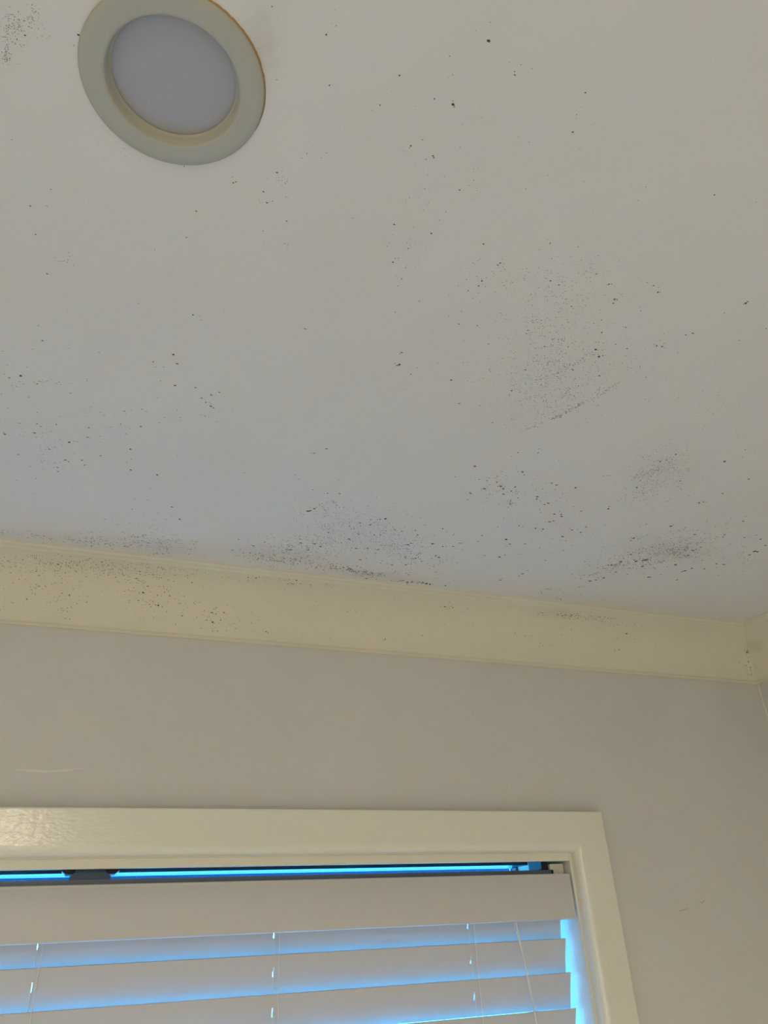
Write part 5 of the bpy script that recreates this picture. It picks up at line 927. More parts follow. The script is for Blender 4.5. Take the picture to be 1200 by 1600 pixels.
588,607,11b 588,550,5b 588,574,6b 588,567,5b 588,582,8b 588,587,5b 589,834,22b 589,594,10b 589,591,6b 589,596,7b 589,609,6b 589,575,14b 589,757,7b 
589,613,13b 589,570,7b 589,541,5b 589,574,7b 589,608,7b 589,671,14b 589,547,5b 589,578,5b 589,578,9b 589,572,8b 590,728,23a 590,568,6b 590,571,5b 
590,678,29a 590,752,7b 590,583,9b 590,575,6b 590,640,14b 590,591,7b 590,560,18a 590,587,11b 590,599,8b 590,593,6b 590,554,14b 591,641,9b 591,582,6b 
591,557,11b 591,581,8b 591,584,10b 591,576,5b 591,657,10b 591,744,25a 591,589,8b 591,658,11b 591,617,8b 592,581,6b 592,577,6b 592,578,10b 592,587,9b 
592,583,6b 592,583,11b 592,569,6b 592,610,8b 592,652,9b 592,594,7b 592,582,13b 592,574,5b 592,553,8b 592,596,10b 593,581,7b 593,574,7b 593,585,7b 
593,586,5b 593,568,11b 593,547,5b 593,589,7b 593,565,11b 593,589,10b 593,547,20a 593,754,7b 593,573,7b 593,614,6b 593,539,5b 593,485,5b 593,579,7b 
594,582,12b 594,749,7b 594,591,9b 594,582,9b 594,579,9b 594,599,6b 594,588,6b 594,573,14b 594,622,23a 594,604,6b 594,591,12b 594,608,6b 594,544,5b 
594,643,8b 594,529,8b 594,570,7b 594,578,6b 594,601,9b 594,594,14b 594,580,11b 595,557,9b 595,582,8b 595,577,7b 595,597,7b 595,609,8b 595,562,10b 
595,601,9b 595,557,15b 595,623,9b 595,624,12b 595,558,6b 595,625,6b 595,648,6b 595,633,9b 596,596,11b 596,566,11b 596,630,8b 596,605,7b 596,562,7b 
596,563,11b 596,618,7b 596,583,11b 596,587,8b 597,561,6b 597,583,7b 597,616,8b 597,541,5b 597,646,8b 597,649,6b 597,573,5b 597,650,7b 597,607,9b 
597,597,6b 597,757,7b 597,562,8b 597,562,6b 597,632,9b 598,659,6b 598,579,6b 598,559,5b 598,638,6b 598,575,8b 598,543,7b 598,754,8b 598,612,6b 
598,575,5b 598,547,11b 598,750,13b 598,602,6b 598,580,6b 598,451,6b 598,798,21b 598,565,14b 598,569,8b 598,566,6b 598,740,12b 599,582,8b 599,467,5b 
599,610,6b 599,607,13b 599,543,8b 599,587,7b 599,630,6b 599,562,10b 599,653,6b 599,602,6b 600,558,13b 600,560,5b 600,638,12b 600,574,8b 600,571,8b 
600,662,6b 600,579,13b 600,545,6b 600,583,7b 600,536,5b 600,537,10b 600,614,6b 600,545,6b 600,632,7b 600,781,17b 601,590,6b 601,578,5b 601,587,12b 
601,584,10b 601,615,6b 601,611,11b 601,815,11b 601,632,7b 601,556,11b 601,574,6b 601,591,11b 602,621,6b 602,569,13b 602,567,7b 602,621,9b 602,602,6b 
602,604,7b 602,586,6b 603,540,5b 603,622,12b 603,585,6b 603,601,6b 603,545,9b 603,565,5b 603,562,6b 603,605,7b 603,634,11b 603,594,7b 603,604,6b 
604,578,6b 604,579,9b 604,603,9b 604,745,7b 604,660,6b 604,577,11b 604,573,6b 604,630,10b 605,631,6b 605,626,9b 605,575,9b 605,582,6b 605,621,7b 
605,632,10b 605,627,8b 605,565,7b 605,496,5b 605,628,8b 605,567,9b 606,538,5b 606,644,6b 606,643,14b 606,644,10b 606,610,10b 606,624,7b 606,594,6b 
606,564,7b 606,576,6b 606,447,5b 606,572,9b 607,603,6b 607,605,6b 607,628,8b 607,553,6b 607,802,8b 607,616,6b 607,640,7b 607,565,8b 607,578,10b 
608,609,6b 608,601,6b 608,571,7b 608,600,14b 608,589,8b 609,571,11b 609,655,8b 609,597,9b 609,641,6b 609,565,9b 609,649,10b 609,627,11b 609,650,6b 
609,544,7b 609,632,6b 609,740,14b 610,556,8b 610,571,10b 610,612,11b 610,451,5b 610,560,7b 610,644,10b 610,581,7b 610,631,15b 610,731,7b 610,581,6b 
610,632,11b 610,635,6b 611,554,8b 611,590,6b 611,513,5b 611,604,6b 611,556,6b 611,605,14b 611,572,6b 611,659,7b 612,642,6b 612,607,9b 612,632,10b 
612,750,7b 613,630,11b 613,543,6b 613,631,6b 613,746,8b 613,551,6b 613,570,6b 613,591,7b 613,717,15b 613,561,7b 613,616,10b 613,608,10b 613,574,9b 
613,563,5b 614,538,6b 614,629,13b 614,661,7b 614,636,14b 614,622,9b 614,550,10b 614,620,9b 614,623,7b 615,613,6b 615,572,7b 615,575,6b 615,582,6b 
615,620,10b 615,611,12b 615,448,7b 615,492,5b 615,559,7b 615,614,7b 616,629,6b 616,588,7b 616,624,10b 616,664,8b 616,557,11b 616,621,6b 616,617,7b 
617,574,6b 617,602,9b 617,594,7b 617,608,11b 617,602,6b 618,613,6b 618,564,11b 618,600,12b 618,636,8b 618,615,6b 618,523,5b 619,576,6b 619,601,6b 
619,592,6b 619,616,6b 619,624,7b 619,605,6b 619,596,6b 619,648,11b 620,618,6b 620,573,6b 620,622,9b 620,586,7b 620,587,6b 620,626,6b 620,676,7b 
621,575,6b 621,575,8b 621,577,6b 621,593,6b 621,604,8b 621,628,6b 622,644,13b 622,578,6b 622,544,6b 622,634,6b 622,611,9b 622,613,11b 623,612,6b 
623,612,6b 623,646,6b 623,648,6b 623,612,6b 623,625,10b 624,623,8b 624,639,7b 624,585,6b 624,642,6b 624,580,11b 625,609,6b 625,576,6b 625,642,9b 
625,665,7b 625,631,10b 625,644,6b 625,620,6b 626,571,6b 626,632,7b 626,548,8b 626,486,6b 626,569,6b 627,634,10b 627,575,6b 627,568,7b 627,569,11b 
627,610,6b 627,570,7b 628,608,6b 628,568,10b 628,567,6b 628,566,10b 628,605,11b 629,572,8b 629,570,6b 629,639,7b 629,610,6b 629,585,9b 629,628,6b 
629,632,6b 630,635,9b 630,630,11b 630,854,16b 630,567,6b 630,568,6b 630,570,6b 631,839,14b 631,600,7b 631,628,15b 631,582,6b 631,570,11b 631,613,6b 
632,654,13b 632,585,6b 632,649,9b 632,572,9b 633,663,6b 633,572,11b 633,593,10b 633,645,6b 633,595,9b 634,605,6b 634,544,5b 634,539,8b 635,596,8b 
635,649,6b 635,590,12b 636,760,14b 636,646,6b 636,495,8b 637,609,7b 637,593,19a 637,587,9b 637,581,8b 637,719,8b 639,677,7b 639,599,9b 640,664,6b 
640,597,6b 640,573,11b 641,675,7b 642,942,11c 642,606,11b 642,935,20c 643,605,9b 643,599,7b 643,604,6b 644,599,12b 644,606,8b 644,661,7b 645,659,7b 
645,496,7b 645,923,13c 646,573,7b 646,607,9b 646,632,6b 646,925,10c 646,940,15c 647,923,15c 647,772,12b 647,772,10b 647,941,19c 647,923,17c 
648,606,11b 648,590,6b 648,923,10c 648,578,6b 648,922,10c 649,917,17c 649,613,8b 649,609,9b 650,813,15c 650,821,21b 650,608,7b 650,925,10c 650,624,6b 
650,921,10c 651,597,6b 651,619,7b 651,664,15b 651,925,12c 651,774,12b 651,925,10c 651,642,6b 652,610,12b 652,941,15c 652,638,6b 652,614,6b 652,608,11b 
653,924,19c 653,923,10c 654,634,10b 654,611,8b 654,802,11b 654,920,13c 654,593,6b 655,786,13b 655,633,7b 655,606,10b 656,555,11b 656,793,7b 
656,640,15b 656,864,18c 657,778,13b 658,596,8b 658,592,10b 659,828,18c 660,602,6b 660,850,8c 660,542,25a 661,624,6b 661,766,14b 662,859,10c 662,581,7b 
662,841,8c 662,589,6b 663,924,10c 663,707,12b 664,831,9c 665,535,6b 665,828,9c 665,803,16b 665,831,8b 666,832,16c 666,699,20b 667,824,8c 667,515,16b 
668,814,10c 668,660,7b 668,875,17c 669,865,8c 670,921,18c 671,741,12b 671,866,9c 671,867,8c 672,787,7b 672,862,8c 672,738,12b 673,738,10b 674,742,12b 
674,824,8b 674,620,17b 674,784,12b 674,775,13b 675,805,7c 675,529,13b 675,740,19b 675,740,14b 675,865,8c 675,864,13c 676,738,25a 676,864,10c 
676,665,8b 676,767,7b 676,964,12c 676,739,10b 676,732,16b 676,614,10b 677,872,14c 677,874,16c 677,746,22a 677,737,10b 677,863,18c 677,926,11c 
679,876,9c 679,844,8c 679,728,7b 680,661,16b 680,782,7b 680,736,10b 681,834,18c 681,802,10c 681,803,15c 681,806,7c 682,951,20c 682,643,6b 682,807,14c 
682,702,7b 682,792,18b 682,892,12c 683,829,8c 683,930,15c 683,737,12b 683,807,12c 683,732,10b 684,932,13c 684,740,16b 684,860,19c 685,736,19b 
685,811,7c 685,958,14c 685,731,12b 685,789,10b 686,862,12c 686,866,17c 686,731,10b 686,826,8b 687,802,14c 687,859,18c 687,829,16c 688,808,7c 
688,852,14c 688,823,15b 688,725,10b 688,765,15b 688,725,12b 689,858,15c 689,815,8c 689,856,8c 689,812,8b 689,853,10c 689,953,14c 689,856,11c 
690,801,7c 690,838,10c 690,787,16b 690,953,18c 690,855,8c 690,814,11c 690,792,18b 691,851,10c 691,852,14c 691,822,8b 691,908,10c 691,861,8c 
691,834,18c 691,861,10c 691,780,14b 691,848,17c 691,832,8c 691,853,17c 692,903,17c 692,937,10c 692,861,9c 692,822,24a 692,728,12b 692,838,10b 
692,834,11b 692,769,7b 692,815,10c 692,923,9c 692,954,17c 693,857,9c 693,856,8c 693,765,10b 693,853,8c 693,848,8c 694,768,8b 694,748,11b 694,956,15c 
694,924,8c 694,799,11b 695,777,19b 695,864,8c 695,834,21b 695,789,16b 695,833,9b 695,772,8b 695,846,8c 695,904,21c 695,818,13b 696,748,8b 696,857,15c 
697,821,30a 697,794,7c 697,806,14b 697,902,8c 697,902,12c 697,886,11c 697,899,15c 698,821,8b 698,822,10b 698,879,34a 698,834,17c 698,851,8c 699,826,8b 
699,631,26a 699,795,14b 699,816,16b 700,785,14b 700,821,11c 700,901,8c 700,819,12b 700,784,13b 700,806,18b 700,839,14c 701,767,18b 701,915,8c 
701,824,14c 701,797,21b 701,865,9c 701,819,10b 701,863,13c 701,720,8b 701,820,15b 702,816,18b 702,941,10c 702,822,8b 702,820,16b 702,933,14c 
702,866,8c 702,798,11b 702,775,17b 703,782,25a 703,804,8b 703,820,19b 703,866,11c 703,825,9c 703,806,22b 703,817,10c 703,778,10b 703,821,18b 
703,817,9b 703,819,12c 703,627,20a 703,780,10b 703,816,10c 703,813,9c 704,818,9c 704,885,8c 704,825,9c 704,694,35a 704,818,8c 704,808,34a 704,814,14c 
705,769,10b 705,782,11b 705,764,19b 705,790,11b 705,821,8b 705,817,9c 705,873,30a 705,779,9b 706,867,11c 706,813,13c 706,812,15c 706,783,16b 
706,859,13c 706,626,17b 706,775,19b 706,838,8b 706,823,14c 706,821,8c 706,690,19b 706,830,21b 706,813,14b 706,825,8b 706,793,8b 707,825,10b 707,815,9c 
707,869,15c 707,768,11b 707,820,8b 708,816,20b 708,786,12b 708,760,11b 708,729,15b 708,820,13c 708,825,17c 708,839,14c 708,767,7b 708,834,18b 
709,716,7b 709,761,19b 709,800,8b 710,822,17b 710,725,9b 710,937,11c 710,799,9b 710,800,9b 711,844,20b 711,828,9b 711,819,10c 711,864,18c 711,783,8b 
712,824,8b 712,808,15b 712,776,11b 712,862,13c 712,772,8b 712,767,9b 712,603,19a 712,786,8b 712,717,12b 712,790,8b 712,808,10b 712,727,14b 713,814,10b 
713,874,16c 713,776,17b 713,874,8c 713,816,8b 713,870,9c 713,774,7b 713,863,32a 714,815,17b 714,776,19b 714,929,15c 714,711,7b 714,711,12b 714,705,12b 
714,746,10b 714,804,10b 715,870,10c 715,805,10b 715,775,11b 715,835,8c 715,761,19b 715,805,8c 715,779,7b 715,803,9c 715,707,15b 715,794,8b 716,859,10c 
716,772,20b 716,754,14b 716,805,14b 716,836,9c 716,815,11c 716,831,13b 716,744,7b 716,933,15c 716,807,11b 716,848,8c 716,769,9b 716,765,8b 716,817,16b 
717,851,8c 717,767,7b 717,812,9b 717,890,8c 717,819,8c 717,812,8b 717,816,15c 718,829,10b 718,784,17b 718,732,7b 718,759,7b 718,775,11b 718,790,11b 
718,845,17c 718,838,8c 719,826,10b 719,772,8b 719,754,15b 719,740,7b 719,807,14b 719,943,12c 719,754,8b 719,751,7b 719,703,12b 719,823,11b 719,810,17b 
719,840,25a 720,796,9b 720,896,14c 720,754,20b 720,837,8c 720,768,7b 720,699,10b 720,754,18b 720,816,14c 720,566,19a 720,841,8c 720,797,24a 
721,816,12b 721,821,9b 721,756,8b 722,694,7b 722,785,15b 722,713,11b 722,710,12b 722,769,11b 722,812,8b 722,785,9b 722,810,15b 722,770,8b 723,773,7b 
723,755,8b 723,826,13b 724,701,7b 724,750,12b 724,823,8b 724,786,9b 724,912,11c 724,753,9b 724,713,12b 724,764,8b 724,744,11b 724,817,10b 724,701,17b 
725,806,13b 725,771,7b 725,744,15b 725,800,9c 725,764,10b 725,699,7b 725,706,13b 725,690,7b 726,703,15b 726,755,18b 726,791,21b 726,746,15b 726,697,8b 
726,800,38a 726,744,7b 726,773,7b 726,797,8b 726,805,10b 726,811,8b 727,733,12b 727,778,12b 727,740,12b 727,702,7b 727,878,9c 727,762,17b 728,809,8b 
728,823,8b 728,695,12b 728,795,12b 728,771,16b 728,808,8b 728,793,8b 728,728,7b 728,693,15b 728,811,8b 728,702,7b 728,741,8b 729,691,14b 729,796,9b 
729,698,9b 729,775,13b 729,742,8b 729,797,8b 730,732,7b 730,823,11b 730,812,8b 730,788,9b 730,725,17b 730,819,14b 730,745,7b 730,725,7b 730,863,8c 
730,812,9b 730,824,9b 730,749,11b 730,742,8b 730,751,8b 730,752,8b 731,808,20b 731,822,9b 731,698,7b 731,784,8b 731,759,11b 731,683,10b 731,754,8b 
731,700,16b 731,774,21b 731,740,7b 731,719,10b 731,776,10b 732,759,7b 732,744,9b 732,767,16b 732,780,13b 732,823,11b 732,790,22b 732,755,7b 
732,754,17b 732,750,8b 732,708,7b 732,824,20b 733,755,11b 733,740,7b 733,738,8b 733,816,13b 733,785,8b 733,775,7b 733,823,8b 733,743,11b 734,746,14b 
734,788,8b 734,730,8b 735,812,17b 735,704,7b 735,780,9b 735,731,13b 735,795,33a 736,753,12b 736,736,8b 736,719,7b 736,759,13b 736,792,9b 736,803,12b 
736,821,17b 736,727,7b 737,825,13b 737,714,16b 737,711,8b 737,793,42a 737,800,11b 737,784,11b 737,777,8b 737,787,15b 737,778,9b 738,700,14b 
738,745,10b 738,775,8b 738,769,19b 738,772,17b 738,695,7b 738,794,16b 738,720,10b 738,771,7b 738,778,7b 738,802,9b 739,813,15b 739,749,8b 739,774,7b 
739,703,7b 739,758,16b 739,784,13b 739,717,17b 739,763,17b 739,790,27a 739,778,8b 740,764,13b 740,697,11b 740,766,15b 740,801,22b 740,719,9b 
740,714,7b 740,782,8b 740,735,15b 740,756,7b 740,801,10b 740,768,7b 740,781,7b 741,784,20b 741,740,7b 741,753,18b 741,767,19b 741,820,14b 741,786,12b 
741,791,21b 741,808,13b 741,763,9b 741,796,12b 741,725,9b 741,717,7b 742,772,10b 742,725,8b 742,774,11b 742,843,23b 743,794,8b 743,793,9b 743,771,19b 
743,722,8b 743,805,11b 743,743,14b 743,789,19b 743,795,14b 743,780,16b 743,776,13b 743,717,15b 744,808,15b 744,719,7b 744,757,8b 744,696,16b 
744,767,15b 744,771,8b 744,726,9b 745,749,8b 745,698,7b 745,697,8b 745,724,9b 745,824,15b 745,776,17b 745,773,10b 745,753,8b 745,769,16b 745,791,19b 
745,737,17b 745,762,16b 745,704,9b 745,669,17b 746,738,14b 746,781,8b 746,811,20b 746,726,8b 746,756,8b 746,801,8b 746,741,8b 746,756,13b 746,732,7b 
746,752,15b 746,780,8b 746,727,9b 746,797,18b 746,754,8b 746,756,12b 746,811,9b 746,726,16b 746,770,10b 746,810,12b 746,760,7b 746,806,21b 747,767,10b 
747,741,10b 747,689,7b 747,792,11b 747,798,20b 747,762,7b 747,740,7b 747,686,10b 747,772,9b 747,756,14b 747,753,16b 747,812,32a 747,773,13b 747,723,9b 
747,720,8b 748,743,12b 748,752,8b 748,815,14b 748,804,17b 748,741,9b 748,703,8b 748,810,8b 748,772,7b 748,755,15b 749,722,7b 749,719,11b 749,748,8b 
749,770,8b 749,806,10b 749,723,7b 749,815,8b 749,753,16b 749,794,8b 749,806,18b 749,779,14b 749,769,14b 749,770,8b 749,811,15b 749,736,10b 749,800,9b 
749,732,9b 750,768,8b 750,758,19b 750,742,7b 750,694,18b 750,788,12b 750,727,10b 750,766,8b 750,767,7b 750,727,12b 751,814,8b 751,753,8b 751,786,8b 
751,766,7b 751,699,10b 751,796,11b 751,820,9b 751,755,11b 751,752,13b 751,753,9b 751,866,15c 751,731,21b 751,823,8b 752,801,10b 752,802,20b 752,819,9b 
752,752,7b 752,768,9b 752,671,7b 753,787,8b 753,818,8b 753,754,13b 753,756,19b 753,812,8b 753,809,9b 753,750,23b 753,785,8b 753,751,20b 753,717,14b 
753,751,14b 753,753,8b 754,717,13b 754,784,11b 754,832,12b 754,770,12b 754,763,16b 754,762,11b 754,725,9b 754,759,8b 754,746,11b 754,809,9b 754,781,8b 
754,723,18b 754,755,9b 755,722,10b 755,770,8b 755,806,9b 755,746,7b 755,755,12b 755,769,7b 755,747,13b 755,705,29a 755,745,13b 755,792,15b 755,794,13b 
755,793,9b 755,818,12b 755,753,7b 755,767,7b 756,715,19b 756,714,11b 756,744,18b 756,805,20b 756,720,7b 756,704,8b 756,738,19b 756,800,8b 756,723,11b 
756,751,15b 756,797,12b 757,771,11b 757,650,7b 757,802,15b 757,763,11b 757,712,8b 757,779,11b 757,755,20b 757,783,13b 757,818,10b 757,767,15b 
757,682,9b 757,819,9b 758,751,19b 758,754,14b 758,816,9b 758,740,15b 758,761,7b 759,801,8b 759,764,11b 759,779,9b 759,712,13b 759,790,18b 759,730,13b 
759,797,9b 759,696,13b 759,759,17b 759,800,10b 759,737,7b 759,745,10b 760,719,9b 760,753,9b 760,776,11b 760,797,17b 760,791,17b 760,789,8b 760,766,16b 
761,757,15b 761,744,9b 761,797,8b 761,758,14b 761,765,8b 761,781,8b 761,770,8b 761,747,15b 761,758,8b 761,693,8b 761,744,14b 761,762,18b 762,793,12b 
762,765,8b 762,731,10b 762,768,10b 762,772,18b 762,768,17b 762,757,16b 762,767,12b 762,719,8b 762,785,10b 762,688,7b 762,766,8b 763,749,10b 
763,740,10b 763,791,16b 763,815,11b 763,718,11b 763,762,15b 763,736,8b 763,792,12b 763,935,12c 763,787,8b 763,749,8b 763,812,9b 763,757,7b 763,751,7b 
763,743,13b 763,785,8b 763,760,17b 764,785,8b 764,797,14b 764,751,17b 764,758,14b 764,726,8b 764,749,10b 764,757,11b 764,766,12b 764,763,18b 
764,750,8b 764,732,13b 764,744,16b 764,759,8b 765,756,16b 765,727,12b 765,759,8b 765,809,10b 765,753,7b 765,764,11b 765,750,13b 765,733,15b 765,794,8b 
765,793,12b 765,772,8b 765,759,12b 765,817,9b 765,787,13b 766,764,10b 766,790,9b 766,730,13b 766,726,14b 766,793,21b 766,730,8b 766,785,18b 
766,834,18b 766,810,8b 766,778,9b 766,751,14b 766,793,19b 766,739,10b 767,757,16b 767,678,18b 767,764,11b 767,699,19b 767,792,8b 767,746,12b 
767,791,17b 767,739,7b 767,743,14b 767,764,11b 767,756,8b 767,759,8b 767,762,20b 767,736,12b 767,795,10b 767,793,10b 767,761,21b 767,811,23b 
768,780,8b 768,725,16b 768,759,16b 768,749,14b 768,715,10b 768,786,8b 768,748,8b 768,742,8b 768,788,18b 768,781,9b 768,729,12b 768,721,11b 768,757,8b 
768,734,15b 768,760,11b 769,766,18b 769,763,8b 769,794,8b 769,763,8b 769,796,8b 769,742,11b 769,767,20b 769,759,8b 769,754,14b 769,737,12b 769,731,17b 
769,817,8b 770,742,9b 770,740,12b 770,710,13b 770,746,7b 770,751,12b 770,738,17b 770,741,9b 771,740,10b 771,746,15b 771,814,10b 771,809,13b 
771,812,10b 771,711,9b 771,756,9b 771,716,8b 771,747,14b 772,712,8b 772,727,7b 772,744,9b 772,730,7b 772,770,15b 772,742,11b 772,744,10b 772,815,17b 
772,740,15b 772,742,9b 772,790,9b 772,653,18b 772,741,8b 773,724,7b 773,747,16b 773,775,16b 773,765,13b 773,719,8b 773,749,19b 773,755,7b 773,759,8b 
773,741,7b 773,757,17b 773,758,12b 773,785,14b 774,699,11b 774,925,11c 774,749,17b 774,766,9b 774,665,13b 774,705,8b 774,742,21b 774,757,7b 775,746,9b 
775,790,8b 775,781,13b 775,697,10b 775,750,18b 775,782,8b 775,762,16b 775,737,11b 775,724,9b 775,767,9b 775,745,15b 776,752,12b 776,769,8b 776,765,16b 
776,666,14b 776,726,7b 776,760,20b 776,745,16b 776,719,11b 776,745,10b 776,774,9b 776,724,8b 776,756,22b 776,717,7b 776,763,8b 776,763,13b 776,753,9b 
777,750,10b 777,724,12b 777,761,15b 777,748,14b 777,725,8b 777,749,11b 777,664,7b 777,727,17b 777,768,8b 777,775,8b 777,725,14b 777,756,12b 777,773,8b 
777,771,8b 778,745,8b 778,774,10b 778,751,19b 778,825,8b 778,715,10b 778,705,7b 778,710,11b 779,771,11b 779,771,12b 779,740,7b 779,712,18b 779,671,12b 
779,718,9b 779,729,14b 780,716,10b 780,786,9b 780,679,8b 780,778,9b 780,804,14b 781,843,32a 781,771,11b 781,727,10b 781,720,8b 781,723,19b 781,769,8b 
781,704,10b 781,711,8b 782,789,8b 782,732,14b 782,720,7b 782,708,13b 782,776,8b 782,731,14b 782,763,8b 782,745,13b 782,702,7b 783,671,12b 783,729,7b 
783,676,7b 784,773,14b 784,746,9b 784,722,7b 784,765,13b 784,762,19b 784,772,14b 784,785,8b 784,784,9b 784,772,15b 785,842,26a 785,746,10b 785,769,18b 
785,665,7b 785,707,9b 786,764,13b 786,765,9b 786,753,10b 786,803,21b 786,721,10b 786,745,7b 787,735,7b 787,711,10b 787,747,30a 787,770,8b 788,719,10b 
788,741,10b 788,643,16b 788,758,12b 788,677,13b 788,754,7b 788,772,12b 788,766,13b 788,779,9b 788,772,9b 788,743,10b 789,762,9b 789,734,8b 789,746,8b 
789,710,8b 789,752,8b 789,702,9b 789,765,19b 789,722,10b 789,804,8b 789,741,10b 789,743,19b 789,742,7b 789,767,19b 789,699,8b 790,766,9b 790,719,8b 
790,767,8b 790,758,9b 790,762,8b 790,746,8b 790,712,12b 790,702,17b 791,749,15b 791,735,19b 791,707,8b 791,744,15b 791,763,30a 792,761,11b 792,809,10b 
792,773,8b 792,732,7b 793,798,10b 793,766,12b 793,769,17b 793,767,8b 794,702,16b 794,691,10b 794,767,8b 794,763,9b 794,793,34a 794,736,17b 794,751,8b 
794,790,8b 794,704,8b 795,829,21b 795,709,15b 795,784,11b 795,655,24a 796,743,10b 796,753,17b 796,796,21b 797,763,8b 797,702,8b 797,719,16b 797,762,8b 
797,775,13b 797,760,8b 798,715,15b 798,710,11b 798,770,14b 798,751,19b 798,768,15b 798,694,24a 799,668,8b 799,751,8b 799,764,18b 799,769,13b 
800,788,11b 800,725,11b 800,718,8b 801,660,10b 801,700,24a 802,800,9b 802,752,9b 803,725,13b 803,771,8b 804,729,13b 805,740,7b 805,659,7b 806,764,16b 
806,676,9b 807,747,11b 807,765,8b 808,764,10b 808,754,11b 809,739,15b 809,768,8b 810,774,8b 810,752,18b 811,725,7b 811,692,10b 811,760,12b 811,691,7b 
812,743,12b 812,795,8b 813,730,11b 813,765,10b 814,731,7b 814,746,7b 814,777,17b 815,742,9b 815,750,9b 817,798,8b 817,750,8b 818,729,11b 818,745,8b 
818,733,14b 820,753,8b 820,665,7b 820,669,7b 821,772,8b 821,817,8b 821,811,26a 822,725,9b 822,742,12b 823,767,8b 824,808,35a 824,754,20b 825,771,23b 
826,707,13b 826,701,7b 827,714,12b 827,720,7b 828,714,12b 828,729,14b 828,798,29a 829,745,8b 831,736,11b 832,686,8b 834,693,24a 834,716,7b 834,839,27a 
836,701,8b 836,687,7b 836,689,8b 837,771,12b 838,703,7b 842,689,8b 844,711,9b 845,682,21b 845,721,12b 846,746,8b 847,749,9b 847,782,10b 849,794,27a 
849,729,8b 852,716,16b 852,756,16b 852,769,9b 853,773,17b 853,697,11b 854,731,8b 854,754,9b 855,759,9b 855,716,13b 856,701,8b 856,774,25a 856,691,7b 
856,765,15b 856,758,8b 858,713,8b 859,742,8b 859,717,8b 860,690,26a 861,763,12b 861,730,9b 861,736,9b 862,756,12b 862,761,8b 863,789,11b 864,785,19b 
864,772,11b 864,740,10b 865,761,16b 865,713,8b 866,733,9b 866,742,8b 867,730,18b 868,773,33a 868,742,8b 869,737,15b 869,760,11b 869,704,7b 870,733,12b 
871,743,8b 875,725,12b 875,753,8b 876,766,10b 877,749,12b 878,742,9b 879,789,13b 880,721,8b 882,735,9b 882,725,31a 882,746,18b 883,704,25a 883,723,38a 
883,736,31a 883,738,8b 887,749,10b 887,719,8b 887,748,8b 888,724,31a 888,716,8b 888,807,19b 891,753,9b 892,748,15b 892,734,8b 893,760,11b 894,757,16b 
895,752,16b 896,763,9b 900,741,8b 900,764,17b 901,751,9b 903,752,8b 905,758,10b 912,760,14b 913,746,12b 917,785,17b 922,806,9b 925,828,10b 932,738,9b 
934,780,8b 938,797,9b 943,721,8b 944,866,13b 945,760,8b 953,801,16b 966,844,13b 987,787,10b 1006,784,9b """
